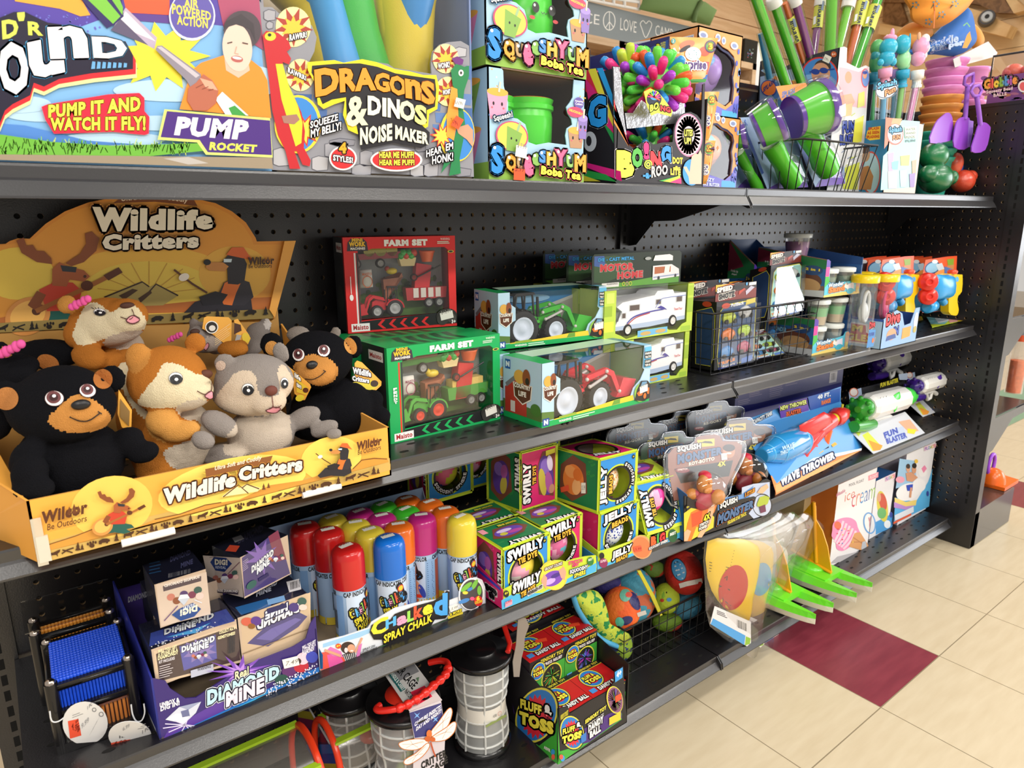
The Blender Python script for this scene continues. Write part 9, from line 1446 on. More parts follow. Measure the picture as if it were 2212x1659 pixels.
def monster(out,Y,card,word,skin,label,body=None,lean=1.2,dy=0):
 n=len(out);P_=[onY('P',x,y,Y+lean*(1000-y)/600)for x,y in out];t=tg('toy_pack',label,'toy pack',P_[0],'carded stretchy monster figures');xs=[q[0]for q in out];ys=[q[1]for q in out];x0,x1,y0,y1=min(xs),max(xs),min(ys),max(ys)
 nn=(P_[n//3]-P_[0]).cross(P_[2*n//3]-P_[0]).normalized();nn=nn if nn.dot(CAM-P_[0])>0 else-nn;c0=sum(P_,V())/n;P_=[q-nn*(q-c0).dot(nn)for q in P_];mb=MB();cx,cy=(x0+x1)/2,(y0+y1)/2;inn=[c0+(q-c0)*.92 for q in P_]
 mb.extr(inn,nn*-.04,C(card));p=Pr(mb,c0,nn,'P');w=x1-x0;h=y1-y0;X=lambda u,v:(x0+w*u,y1-h*v+dy*(u-.5))
 p.pg([X(.12,.5),X(.85,.62),X(.8,.4),X(.2,.3)],'#2a2a26').pg([X(.4,.9),X(.62,.92),X(.62,.82),X(.42,.8)],'#c9b23a').pg([X(.44,.86),X(.5,.885),X(.58,.88),X(.6,.85)],'#1a181a').ell(*X(.8,.74),w*.075,h*.09,'#b07a5a').ell(*X(.8,.79),w*.075,h*.05,'#2a2020').ell(*X(.8,.715),w*.03,h*.012,'#f0e4dc')
 p.text('SQUISH',*X(.16,.72),*X(.45,.77),h*.09,col='#ece8e2',out=('#17151a',.12),bq=.05).text('MONSTER',*X(.16,.56),*X(.72,.7),h*.14,h*.11,col='#3f5f8a',out=[('#c8602e',.1),('#17151a',.06)],bq=.06).text(word,*X(.3,.54),*X(.62,.62),h*.05,col='#e8e0c8',bq=.05).text('4X',*X(.66,.52),*X(.76,.55),h*.07,col='#d8ca3a',bq=.05).ell(*X(.22,.48),w*.09,h*.035,'#7a2a2a').text('STRETCH',*X(.16,.472),*X(.28,.49),h*.025,col='#f0e0d8');p.stk(*X(.74,.67),w*.07,h*.09,'5.99',5);mb.bld('card',t)
 if body:
  bx,by,s,sh=body;k=CR['P'][2]*(c0-CAM).dot(CF_)/FPX*s;o=onY('P',bx,by,Y-.7);mb=MB();m=M(skin,.35,.5,.3,90);m2=M(sh,.4)
  for dx,dz,rx,rz,mm in((0,0,105,130,m),(-150,-140,110,90,m),(150,-150,100,90,m),(0,-190,170,110,m2),(-120,-120,60,60,m2),(110,-130,55,60,m2),(10,-60,80,60,m),(5,95,70,55,M('#d8344a',.35))):mb.ell(o+CR_*dx*k+CU_*dz*k,(rx*k,.55,rz*k),mm,16,10)
  for dx,dz,r in((-38,30,22),(38,25,22),(0,0,26),(0,-70,40)):mb.ell(o+CR_*dx*k+CU_*dz*k-CF_*.5,(r*k,.16,r*k*.7),m,8,6)
  mb.bld('monster_figure',t);mb=MB();pil(mb,[o+(CR_*math.cos(a)*260+CU_*(math.sin(a)*210-60))*k for a in[2*math.pi*i/24 for i in range(24)]],1.2,CLEAR(gloss=.05),-CF_,6,.05);mb.bld('blister',t)
 mb=MB();q=smp([tuple(v_)for v_ in P_],3);mb.tube(q,.09,CLEAR('#e8ecf4',.3,.08),6,closed=True);mb.extr([V(v_)+nn*.12 for v_ in P_],nn*-.01,CLEAR(gloss=.0,rough=.3));mb.bld('clear_shell',t)
def outl(x,y,w,h,sk=0):return[(x+w*a+sk*b,y+h*b+h*.12*(a-.5)*-1.0)for a,b in((.08,1),(0,.45),(0,.25),(.08,.15),(.28,.14),(.36,.1),(.38,.02),(.44,0),(.64,0),(.7,.03),(.74,.12),(.92,.15),(1,.22),(.98,.4),(.84,.7),(.72,1))]
monster(outl(705,400,900,760),-11.6,'#8a5a48','ROY-BOTTO','#c8823a','brown carded monster figure with a red mohawk, frontmost in the torn tray',(1150,960,.95,'#a83a4a'))
monster(outl(1080,230,860,720),-9.6,'#5a4438','ROY-BOTTO','#b8702e','brown carded monster figure behind the frontmost, its bare back showing',(1610,760,.95,'#7a2a34'))
monster(outl(410,380,720,640),-9.4,'#2f4a34','RE-GORY','#4a7a3a','green carded monster figure next to the frontmost brown one')
monster(outl(60,230,660,600),-6.6,'#2c3a34','RE-GORY','#4a7a3a','dark green carded monster figure at the back near the cubes')
monster(outl(600,150,560,560),-5.6,'#26304a','BLUE-GO','#2a3a6a','dark blue carded monster figure at the back')
monster(outl(950,40,640,560),-6.4,'#1c1c24','RE-GORY','#2a2a30','black carded monster figure standing highest at the back')
Yb=-4.6;q=[onY('Q',x,y,Yb)for x,y in((105,640),(1055,405),(1060,235),(95,470))];zs=shz(3,20);w=V((q[1].x-q[0].x,0,0));t=tg('toy_box','long blue-grey carton lying at the back under the upper shelf','toy box',q[0]+w/2);mb=MB();o=V((q[0].x,Yb,zs));mb.box(o,w,(0,4,0),(0,0,q[3].z-zs),C('#7b7ca6'));p=Pr(mb,q[0],(0,-1,0),'Q')
p.pg([(105,570),(300,540),(1058,350),(1056,405),(105,640)],'#23267e')
for x,y in((140,520),(240,450),(420,400),(420,450),(560,350)):p.lines(x,y,x+120,y-28,16,3,6,'#b0a8c4')
p.pg([(955,265),(1022,250),(1010,345),(945,360)],'#e8e6ec').bars(965,335,1005,325,60,'#5a5a66',8);mb.bld('carton',t)
t=tg('toy_pack','water gun with blue tank and red barrel on a blue stand-up card','toy pack',onS(3,'Q',800,1150));mb=MB();f0,f1=onS(3,'Q',490,1345),onS(3,'Q',1238,945);f1.y=f0.y=-11.7;f0=onS(3,'Q',470,1352);f1=onS(3,'Q',1238,945);Yk=-7.4;k0=onY('Q',180,780,Yk);k1=onY('Q',1048,520,Yk);k2=onY('Q',1050,390,Yk+.4);k3=onY('Q',185,690,Yk+.4);up=V((0,0,1.1));bl=C('#3f8fd4')
mb.extr([f0+up,f1+V((0,0,.25)),k1,k0],(0,0,-.06),bl);mb.extr([f0,f1,f1+V((0,0,.25)),f0+up],(0,.05,0),C('#ef9a5a'));mb.extr([k0,k1,k2,k3],(0,.05,0),C('#4a96d8'));nT=(f1-f0).cross(k0-f0-up);p=Pr(mb,k0,(0,-1,0),'Q')
p.pg([(500,560),(750,490),(770,600),(520,670)],'#6a4ab0').pg([(760,480),(1048,400),(1040,540),(780,600)],'#2a5ab0').text('NEW THROWER',515,605,750,545,42,col='#e2ec8a',out=('#2a2a6a',.12),bq=.05).text('BLASTER',570,655,700,620,40,col='#f06a3a',out=('#f4e0d0',.12),bq=.05).text('HIGH-CAPACITY TANK',215,755,445,640,40,col='#e8f2fa',out=('#2a5a9a',.1),bq=.05).text('40 FT.',845,505,960,475,40,col='#e8f2fa',bq=.05).text('RANGE',880,555,960,530,40,col='#f0803a',bq=.05)
p=Pr(mb,f0+up,nT,'Q');p.pg([(440,1110),(900,1000),(1235,935),(1232,955),(450,1150)],'#c8e4f6').pg([(430,1180),(1230,950),(1238,945),(480,1345)],'#f08a4a').pg([(470,1260),(1000,1050),(1235,950),(900,1130),(480,1330)],'#f2a86a').text('WAVE THROWER',520,1275,1000,1025,82,66,col='#eef2f6',out=[('#2a3a6a',.16)],bq=.07,lean=-.1).text('X-STREAM',475,1190,565,1145,26,col='#d8ecfa',bq=.05).pg([(820,960),(870,930),(900,960),(860,985)],'#d8b04a').pg([(960,900),(1000,880),(1020,900),(980,925)],'#d8b04a').pg([(640,1030),(760,985),(800,1010),(690,1060)],'#141a2a').pg([(850,930),(940,900),(945,930),(870,960)],'#141a2a');mb.bld('card',t)
G=lambda x,y,d=0:onY('Q',x,y,-9.4+d);tk=M('#2f93d6',.12,.6,0,60,0,0,0,.5);rd=PL('#dc3434');a,b=G(350,1000,-.6),G(700,860,.2);ax=b-a;l=ax.length;mb=MB();mb.lt(a,ax,[(0,.55),(0,.7),(l*.1,.8),(l*.35,1.45),(l*.9,1.5),(l,1.25)],tk,30);
for f in(.12,.3,.86):mb.lt(a+ax*f,ax,[(0,.86 if f<.2 else 1.5 if f>.5 else 1.36),(.12,.9 if f<.2 else 1.54 if f>.5 else 1.42)],M('#5ab4ea',.2),30,cap=False)
mb.bld('water_tank',t);p_=MB();pp=Pr(p_,a+ax*.6-V((0,1.56,0)),(0,-1,0),'Q');pp.text('WAVE',530,955,640,915,36,col='#bfe0f6',bq=.04).text('THROWER',515,1000,640,955,36,col='#bfe0f6',bq=.04);p_.bld('tank_print',t)
a,b=G(700,860,.2),G(960,690,.6);ax=b-a;mb=MB();mb.lt(a,ax,[(0,1.0),(.5,1.0),(.5,.95),(ax.length*.5,1.0),(ax.length,.85)],rd,20);mb.lt(a-ax*.02,ax,[(0,1.05),(.35,1.05)],PL('#f07028'),20,cap=False);pil(mb,[G(x,y,-.5)for x,y in((680,735),(900,612),(950,640),(972,700),(850,790),(745,850),(700,820))],.5,rd);mb.bld('barrel',t)
a,b=G(960,690,.6),G(1105,610,1.0);ax=b-a;l=ax.length;mb=MB();mb.lt(a,ax,[(0,.55),(l*.2,.6)],PL('#d8d83a'),16);mb.lt(a+ax*.2,ax,[(0,.8),(l*.2,1.0),(l*.5,.8),(l*.8,.35)],rd,20);mb.tube([G(1060,590,.9),G(1065,545,.9)],.14,PL('#d8d83a'),8);mb.bld('nozzle',t)
mb=MB();mb.tube([G(860,800,-.2),G(720,960,-.5),G(690,1050,-.6)],[.6,.62,.5],rd,14);mb.tube([G(800,900,-.4),G(860,940,-.4)],.2,rd,8);mb.bld('trigger_grip',t);mb=MB();mb.tube([G(930,770,.2),G(900,860,.1),G(895,950,0)],[.55,.58,.5],PL('#e8622a'),14);mb.bld('pump_grip',t)
def blast(dx,dy,s,Y,col,col2,label,part=False):
 X=lambda x,y:(1430+dx+(x-1430)*s,680+dy+(y-680)*s);G=lambda x,y,d=0:onY('Q',*X(x,y),Y+d);Gs=lambda x,y:onS(3,'Q',*X(x,y));t=tg('toy_pack',label,'toy pack',G(1430,900),'carded water blasters');k=CR['Q'][2]*(G(1430,600)-CAM).dot(CF_)/FPX*s;wh=M('#e4e4e2',.35);cm=PL(col);c2=PL(col2);R_=lambda r:r*k
 mb=MB();mb.extr([G(1115,800,2.4),G(1660,640,2.4),G(1650,300,3),G(1115,430,3)],(0,.05,0),C('#26262c'));p=Pr(mb,G(1115,800,2.35),(0,-1,0),'Q');P4=lambda L:[X(*q)for q in L]
 p.pg(P4([(1120,440),(1230,400),(1240,480),(1130,560)]),'#a8bcd8').ell(*X(1165,440),40*s,40*s,'#c86a4a').ell(*X(1165,440),32*s,32*s,'#e8e0dc').text('FUN BLASTER',*X(1400,400),*X(1560,350),40*s,col='#e2d63a',bq=.06).pg(P4([(1560,280),(1640,270),(1640,330),(1570,330)]),'#b8c8e0');mb.bld('card',t)
 if not part:
  mb=MB();F4=[Gs(1200,860),Gs(1340,985),Gs(1795,800),Gs(1700,690)];F4=[F4[1],F4[2],F4[2]+V((.2,2.6,2.0)),F4[1]+V((-.4,2.6,2.0))];mb.extr(F4,(0,0,-.06),C('#c8ccd4'));n=(F4[1]-F4[0]).cross(F4[3]-F4[0]);p=Pr(mb,F4[0],n,'Q');U=P4
  p.pg(U([(1240,820),(1330,960),(1420,930),(1290,790)]),'#cdd84a').pg(U([(1290,860),(1420,910),(1400,950),(1340,960)]),'#e89a3a').pg(U([(1430,790),(1600,740),(1640,850),(1480,900)]),'#b8c4da').text('FUN',*X(1440,850),*X(1560,800),52*s,col='#4a5ab0',bq=.06,lean=-.3).text('BLASTER',*X(1460,900),*X(1640,840),50*s,col='#4a5ab0',bq=.06,lean=-.3).pg(U([(1560,700),(1660,680),(1740,780),(1660,800)]),'#e8a88a').pg(U([(1640,760),(1720,770),(1700,810),(1640,800)]),'#ecd03a').pg(U([(1150,760),(1230,790),(1210,830)]),'#cdd84a');mb.bld('card_foot',t)
 a,b=G(1210,590,-.6),G(1620,480,.2);ax=b-a;l=ax.length;mb=MB();mb.lt(a+ax*.12,ax,[(0,R_(95)),(l*.05,R_(115)),(l*.75,R_(112)),(l*.82,R_(90))],wh,12,smooth=False)
 for f in(.3,.36,.42):mb.box(a+ax*f-CU_*R_(40)-CF_*R_(122)-ax*.01,ax*.03,CF_*R_(20),CU_*R_(110),wh)
 mb.bld('shell',t);mb=MB();pil(mb,[a+ax*(.55+u)-CF_*R_(117)+CU_*R_(v)for u,v in((0,60),(.14,80),(.18,20),(.1,-60),(.02,-90))],R_(25),cm,-CF_);mb.bld('side_inlay',t);mb=MB();pil(mb,[a+ax*(.78+u)-CF_*R_(124)+CU_*R_(v)for u,v in((0,30),(.16,30),(.2,-20),(.14,-55),(0,-50),(-.04,-10))],R_(16),M('#e8a07a',.4),-CF_);mb.bld('badge',t)
 mb=MB();mb.lt(a+ax*.84,ax,[(0,R_(90)),(l*.1,R_(95)),(l*.25,R_(80)),(l*.34,R_(40)),(l*.36,0)],cm,24);mb.bld('tank_cap',t);mb=MB();mb.lt(a,ax*-1,[(-l*.14,R_(80)),(0,R_(92)),(.12,R_(80)),(.14,R_(30)),(.3,R_(28))],c2,14)
 for i in range(8):q=math.pi*i/4;u=ax.orthogonal().normalized();v=ax.normalized().cross(u);mb.ell(a+(u*math.cos(q)+v*math.sin(q))*R_(92),R_(22),c2,8,6)
 mb.bld('nozzle',t)
 a2,b2=G(1165,745,-.8),G(1330,720,-.4);mb=MB();mb.tube([a2,a2.lerp(b2,.5),b2],[R_(48),R_(58),R_(46)],c2,16);mb.bld('pump',t);mb=MB();mb.tube([G(1300,690,-.2),G(1390,660,-.2),G(1460,650,-.1),G(1540,700,0),G(1530,770,0)],R_(30),wh,8);mb.tube([G(1380,660,-.2),G(1395,760,-.2),G(1430,740,-.2),G(1450,660,-.2)],R_(22),wh,8);mb.bld('handle',t)
blast(0,0,1,-8.6,'#4ad84a','#2f9a2a','white and green water blaster on a printed card');blast(410,-229,.68,-8.2,'#4a2a9a','#3a1f7e','white and purple water blaster on a printed card, nearest the end panel');blast(80,-425,.7,-3.6,'#4a2a9a','#3a1f7e','white and purple water blaster at the back under the shelf above',True)
# ================================================================ bottom shelf
MESH=CLEAR('#d6d8d8',.05,.3,.42);MESHD=CLEAR('#8c8c8a',.03,.4,.3)  # second mesh is a darker copy, shade put into its colour for the rear cage
def cage(c,z0,z1,r,label,waist=True,dark=False):
 t=tg('insect_cage',label,'insect cage',(c.x,c.y,z0),'round mesh insect cages');h=z1-z0;bk=PL('#131214');Zv=V((0,0,1));o=V((c.x,c.y,z0));zm=z0+h*.45
 mb=MB();mb.lt(o,Zv,[(0,r*1.08),(.35,r*1.1),(.5,r*.98),(.6,r*.9)],bk,32);mb.bld('base',t)
 f=lambda z:r*(.97-(.13*math.exp(-((z-zm)/(h*.14))**2)if waist else 0));zs=[z0+.5+(h-.9)*i/14 for i in range(15)]
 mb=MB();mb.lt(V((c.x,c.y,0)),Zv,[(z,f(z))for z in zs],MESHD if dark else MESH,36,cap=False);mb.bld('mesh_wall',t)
 mb=MB();pale=M('#c9cac8',.5)
 for k in(1,3,5,8,10,12):z=zs[k];mb.tube([V((c.x+f(z)*1.01*math.cos(a),c.y+f(z)*1.01*math.sin(a),z))for a in[2*math.pi*i/28 for i in range(28)]],.09,pale,5,closed=True)
 for i in range(8):a=2*math.pi*i/8+.3;mb.tube([V((c.x+f(z)*1.01*math.cos(a),c.y+f(z)*1.01*math.sin(a),z))for z in zs],.09,pale,5)
 mb.bld('mesh_seams',t)
 mb=MB();o1=V((c.x,c.y,z1));mb.lt(o1,Zv,[(-.45,r*1.02),(-.4,r*1.12),(-.1,r*1.15),(.05,r*1.08),(.1,r*.62),(.35,r*.58),(.4,r*.52),(.4,0)],bk,36);mb.bld('lid',t);return t,o1
c2=V((-20.6,-8.4,0));t2,o2=cage(c2,shz(4,-20)+.02,12.3,1.95,'mesh insect cage with a paper waist band, next to the fuzzy ball display')
mb=MB();zb=4.85+7.45*.45;mb.lt(V((c2.x,c2.y,zb)),(0,0,1),[(-.6,1.76),(.55,1.74)],C('#dedad2'),36,cap=False);p=Pr(mb,V((c2.x,c2.y-1.8,zb)),(0,-1,0),u=(1,0,0),v=(0,0,1));p.pg([(-.9,-.58),(.9,-.58),(.9,-.4),(.5,-.3),(0,-.42),(-.4,-.34),(-.9,-.42)],'#8a9a5a').text('CE',-.25,-.1,.05,-.1,.2,col='#6a6a6a').ring(.3,0,.14,.15,.03,'#c86a6a');mb.bld('waist_band',t2)
rdp=PL('#e0281e');mb=MB();mb.tube([o2+V(q)for q in((1.2,-1.6,.35),(1.7,-1.2,.55),(1.9,-.2,1.5),(1.6,1.0,2.2),(.4,1.6,2.3))],.2,rdp,8);mb.bld('handle',t2)
zc=12.0;cc=onZ('T',980,890,zc);c1=V((cc.x,cc.y,0));t1,o1=cage(c1,shz(4,-28)+.02,zc,2.12,'mesh insect cage with bumpy red handle and dragonfly hang tag');o1=V((c1.x,c1.y,zc))
mb=MB();mb.lt(o1,(0,0,1),[(.38,1.15),(.46,1.12),(.46,0)],M('#d8301e',.4),32);mb.bld('red_cap',t1)
hp=[onZ('T',x,y,z)for x,y,z in((770,950,12.7),(735,985,12.75),(790,1000,12.8),(950,975,12.9),(1100,900,13.0),(1260,770,13.2),(1370,670,13.3),(1395,570,13.3),(1330,540,13.2),(1220,560,12.9))];mb=MB();sp=[V(q)for q in smo([tuple(q)for q in hp],4)];mb.tube(sp,.21,rdp,10)
for i in range(12,27,2):mb.ell(sp[i],(.33,.3,.3),rdp,10,7)
mb.bld('handle',t1)
mb=MB();q=[onZ('T',x,y,12.62)for x,y in((810,670),(1000,560),(1080,560),(1340,905),(1040,1010))];mb.extr(q,(0,0,.03),C('#dcdad8'));p=Pr(mb,q[0]+V((0,0,.035)),(0,0,1),'T');p.pg([(820,650),(1000,565),(1080,565),(1130,640),(900,750)],'#8a8a8e').text('CRITTER CAGE',820,520,1065,810,62,col='#1a1a1c',bq=.02,lean=.9).pg([(845,660),(880,640),(1005,800),(960,830)],'#1f6a6a').text('HANDLE & CARRY',855,655,975,822,30,col='#e8f0ee',bq=.05,lean=.9).pg([(1050,830),(1180,770),(1250,870),(1110,950)],'#e02a4a').text('NATURE',990,830,1050,905,36,col='#2a2a2a',lean=.9).ell(1190,885,40,16,'#1a1a1c',20).pg([(1100,700),(1130,690),(1120,740)],'#6a8a6a');mb.bld('top_label',t1)
Yt=c1.y-2.4;pl=[onY('T',x,y,Yt)for x,y in((1040,1015),(1330,905),(1370,1200),(1350,1640),(1070,1640),(1085,1250))];mb=MB();mb.extr(pl,(0,.03,0),C('#cfc6cc'));p=Pr(mb,pl[0],(0,-1,0),'T');p.pg([(1040,1020),(1330,930),(1368,1210),(1090,1250)],'#3a3a78').text('CAPTURE INSECTS',1085,1150,1325,985,42,col='#eceaf4',bq=.05,lean=.1).text('DAY AND NIGHT!',1100,1190,1330,1020,40,col='#eceaf4',bq=.05,lean=.1).star(1110,1045,40,8,4,'#7ab0f0').star(1280,1080,36,8,4,'#7ab0f0').text('CRITTER',1150,1545,1385,1420,70,col='#1a1a1c',bq=.05,lean=-.1).text('CAGE',1230,1580,1395,1480,62,col='#1a1a1c',bq=.05,lean=-.1)
p.e=.06
for w in([(1235,1200),(1310,1100),(1390,990),(1425,980),(1430,1040),(1380,1160),(1270,1240)],[(1250,1240),(1370,1160),(1440,1105),(1470,1120),(1450,1200),(1370,1270),(1260,1280)],[(1200,1270),(1090,1260),(960,1290),(945,1320),(990,1355),(1100,1360),(1200,1310)],[(1200,1300),(1100,1390),(1000,1450),(995,1490),(1050,1490),(1160,1420),(1225,1330)]):
 w=smp(w,3);p.pg(w,'#f2eeea').ln(w,7,'#c8763a',True)
 cx=sum(q[0]for q in w)/len(w);cy=sum(q[1]for q in w)/len(w)
 for i in range(0,len(w),4):p.e-=p.STEP;p.ln([(cx,cy),((w[i][0]*3+cx)/4,(w[i][1]*3+cy)/4)],3,'#d8a07a')
p.ell(1222,1215,26,38,'#d8743a').ell(1210,1260,30,26,'#c8602a').ell(1255,1265,24,22,'#c8602a').ln([(1235,1290),(1255,1360),(1280,1425)],14,'#b8502a');mb.bld('hang_tag',t1)
c3=onZ('T',470,830,11.2);cage(V((c3.x,min(c3.y,-3.2),0)),shz(4,-30)+.02,11.2,1.8,'mesh insect cage with mesh coloured dark for shade, behind the red-handled one',True,True)
mb=MB();q=[onY('T',x,y,-10.2)for x,y in((2040,140),(2110,150),(2140,220),(2100,330),(2095,420),(2070,520),(2050,690),(2000,690),(1990,550),(2020,400))];mb.extr(q,(0,.05,0),C('#8f857c'));tag(mb.bld('hang_tag'),'grey back of a paper hang tag between a mesh cage and the red boxes','tag')
def habitat(x0,x1,yc,zc,r,label):
 t=tg('bug_house',label,'bug house',((x0+x1)/2,yc,shz(4,x0)),'half-barrel bug houses');A=[math.pi*i/14 for i in range(15)];RO=PL('#e8401e');LM=PL('#9ec22a')
 for x in(x0,x1):mb=MB();mb.tube([V((x,yc+r*.85*math.cos(a),zc+r*math.sin(a)))for a in A],.22,RO,8);mb.tube([V((x,yc-r*.85,zc)),V((x,yc-r*.85,shz(4,x)+.15)),V((x,yc+r*.85,shz(4,x)+.15)),V((x,yc+r*.85,zc))],.2,RO,8);mb.bld('end_frame',t)
 for a in(52,118):a=math.radians(a);mb=MB();y,z=yc-r*.87*math.cos(a),zc+r*1.02*math.sin(a);mb.aabb(x0,x1,y-.22,y+.22,z-.06,z+.12,LM);mb.bld('rib',t)
 mb=MB();vs=[V((x,yc+r*.83*math.cos(a),zc+r*.98*math.sin(a)))for x in(x0,x1)for a in A];mb.add(vs,[(i,i+1,15+i+1,15+i)for i in range(14)],CLEAR('#9a948c',.04,.2,.3),True);mb.aabb(x0,x1,yc-r*.8,yc+r*.8,shz(4,x0)+.1,shz(4,x0)+.25,M('#6a655e'));mb.bld('mesh_cover',t)
 ap=[V((x1+.3,yc-r*.9,zc+.6)),V((x1+.1,yc-r*1.15,zc+1.2)),V((x1-1.2,yc-r*1.3,zc+.4)),V((x1-2.6,yc-r*1.35,zc-1.4))];mb=MB();mb.tube([V(q)for q in smo([tuple(q)for q in ap],4)],.3,LM,8);mb.bld('carry_handle',t);mb=MB();mb.ell(ap[0],.5,RO,12,8);mb.bld('handle_clip',t)
 for dx,c in((-2.2,'#c8503a'),(-1.0,'#3a7a8a'),(-.4,'#c8503a')):mb=MB();mb.ell((x1+dx*1.1,yc-r*.3,zc+.9),(.8,.7,.45),PL(c),12,8);mb.ell((x1+dx*1.1+.5,yc-r*.3,zc+1.1),.4,PL(c),10,7);mb.bld('play_bug',t)
habitat(-41,-33.4,-8.4,8.4,3.8,'half-barrel bug house with orange end frames and lime ribs, at the near end');x2=onY('T',300,1200,-7).x;habitat(x2,x2+5.2,-6.4,7.9,2.6,'half-barrel bug house mostly hidden behind the red-handled cage')
Xc=-31.2;q=[onX('T',x,y,Xc)for x,y in((110,980),(470,1600),(120,1600),(-60,1020))];mb=MB();mb.extr(q,(.12,0,0),C('#3a2a50'),C('#d8d8dc'));p=Pr(mb,q[0],(-1,0,0),'T')
for(a,b,c,d,col)in((-60,985,130,1010,'#a89a2a'),(10,1060,175,1090,'#7a1f4a'),(60,1180,240,1210,'#6a2440'),(90,1310,310,1310,'#2a6ab8'),(110,1400,370,1400,'#2a4fa8'),(120,1480,420,1490,'#c8b83a')):p.pg([(a,b),(c,d),(c+45,d+85),(a+20,b+95)],col)
tag(mb.bld('picture_card'),'colour-banded card with a white edge behind the bug house','card')
RED='#c41f22'
def flogo(p,x,y,rx,ry,rot=0,sk=0):
 p.ell(x,y,rx*1.08,ry*1.06,'#17151a',rot).ell(x,y,rx,ry,'#e2d84a',rot).ell(x,y,rx*.92,ry*.92,'#2a7ac8',rot).star(x,y+ry*.05,rx*.8,rx*.62,18,'#d8283a',.1,ry/rx)
 p.text('FLUFF',x-rx*.8,y-ry*.05-sk*rx*.8,x+rx*.25,y-ry*.05+sk*rx*.25,ry*.34,col='#f0e24a',out=('#17151a',.16),bq=.06).text('&',x+rx*.35,y+ry*.05+sk*rx*.35,x+rx*.8,y+ry*.05+sk*rx*.8,ry*.55,col='#f2f0ee',out=('#17151a',.12),bq=.06).text('TOSS',x-rx*.85,y+ry*.5-sk*rx*.85,x+rx*.85,y+ry*.5+sk*rx*.85,ry*.46,col='#f0e24a',out=('#17151a',.14),bq=.08)
def dandy(B,label,tuft,T=None,F_=None):
 t=tg('toy_box',label,'toy box',B.base(),'fuzzy ball cartons');W=B.a.length;h=B.h.length;D=B.b.length;ex=B.a.normalized();ey=B.b.normalized();ez=V((0,0,1));mb=MB();B.body(mb,{'T':C(RED),'F':C('#3fa03a'),'L':C('#2a2228'),'*':C('#2a2228')});p=Pr(mb,B.P0,-ey,u=ex,v=ez);S=lambda u,v:(u*W,v*h)
 p.pg([S(0,.72),S(1,.72),S(1,1),S(0,1)],'#1c1a1e').text('SENSORY TOY',.3*W,.86*h,.97*W,.86*h,.09*h,col='#d8ca3a',bq=.04).text('STRESS RELIEF',.35*W,.76*h,.92*W,.76*h,.07*h,col='#e8e4e0',bq=.03).ell(.62*W,.42*h,.3*W,.32*h,'#d8d04a').ell(.62*W,.42*h,.27*W,.29*h,'#1a2a20')
 for i in range(34):p.e=.03;a=random.uniform(0,6.3);r0,r1_=.03,random.uniform(.14,.25);p.ln([(.62*W+W*r0*math.cos(a),.45*h+h*r0*math.sin(a)),(.62*W+W*r1_*math.cos(a),.42*h+h*r1_*math.sin(a))],.06,random.choice(tuft))
 p.e+=.01;p2=lambda x,y,r:(p.ell(x,y,r*1.05,r*1.15,'#17151a').ell(x,y,r,r*1.08,'#e2d84a').ell(x,y,r*.9,r*.97,'#2a7ac8').ell(x,y,r*.6,r*.65,'#d8283a').text('FLUFF &',x-r*.7,y+r*.1,x+r*.5,y+r*.1,r*.4,col='#f0e24a',out=('#17151a',.14),bq=.05).text('TOSS',x-r*.75,y-r*.5,x+r*.75,y-r*.5,r*.5,col='#f0e24a',out=('#17151a',.14),bq=.07));p2(.22*W,.72*h,.2*W)
 p.text('DANDY BALL',.25*W,.1*h,.95*W,.1*h,.13*h,col='#f2f0ee',out=('#2a2228',.14),bq=.06).pg([S(.72,.12),S(.98,.12),S(.98,.22),S(.72,.22)],'#d8ca3a').pg([S(.05,.1),S(.2,.1),S(.2,.3),S(.05,.3)],'#5aa8e0')
 p=Pr(mb,B.P0+B.h,ez,u=ex,v=ey);p.pg([(0,D*.86),(W,D*.86),(W,D),(0,D)],'#1c1a1e').text('SENSORY TOY',W*.35,D*.9,W*.95,D*.9,D*.07,col='#d8ca3a',bq=.04).pg([(0,D*.84),(W,D*.84),(W,D*.86),(0,D*.86)],'#d8ca3a');p2(.42*W,.56*D,.27*W);p.text('DANDY BALL',W*.3,D*.1,W*.97,D*.1,D*.13,col='#f2f0ee',out=('#3a1214',.12),bq=.06).pg([(W*.08,D*.12),(W*.24,D*.12),(W*.24,D*.26),(W*.08,D*.26)],'#4a90d8')
 if T:p.pg([(W*.55,D*.5),(W*.8,D*.4),(W*.86,D*.52),(W*.6,D*.62)],'#f0502e')
 mb.bld('carton',t)
A=onS(4,'U',415,1635);E=onS(4,'U',878,1305);E.y=A.y;hz=onY('U',415,1235,A.y).z-A.z;hr=onY('U',885,930,A.y).z-A.z;DD=6.6;t=tg('display_box','green, black and purple display carton of fuzzy ball boxes with big round emblem','display box',A+V((3,3,0)));mb=MB();gr=C('#3fa83a')
mb.extr([A,E]+[onY('U',x,y,A.y)for x,y in((885,930),(825,965),(820,1040),(770,1110),(640,1180),(500,1270),(490,1215),(415,1235))],(0,.07,0),C('#1d1a1e'));mb.extr([A,A+V((0,DD,0)),A+V((0,DD,hz+1.6)),A+V((0,0,hz))],(.07,0,0),{0:0}and C('#1d1a1e'));mb.extr([E,E+V((0,DD,0)),E+V((0,DD,hr+1.2)),E+V((0,0,hr))],(-.07,0,0),C('#1a181a'));mb.box(A+V((0,DD,0)),E-A,(0,.07,0),(0,0,hz+2),C('#1d1a1e'));mb.box(A,E-A,(0,DD,0),(0,0,.07),CARD)
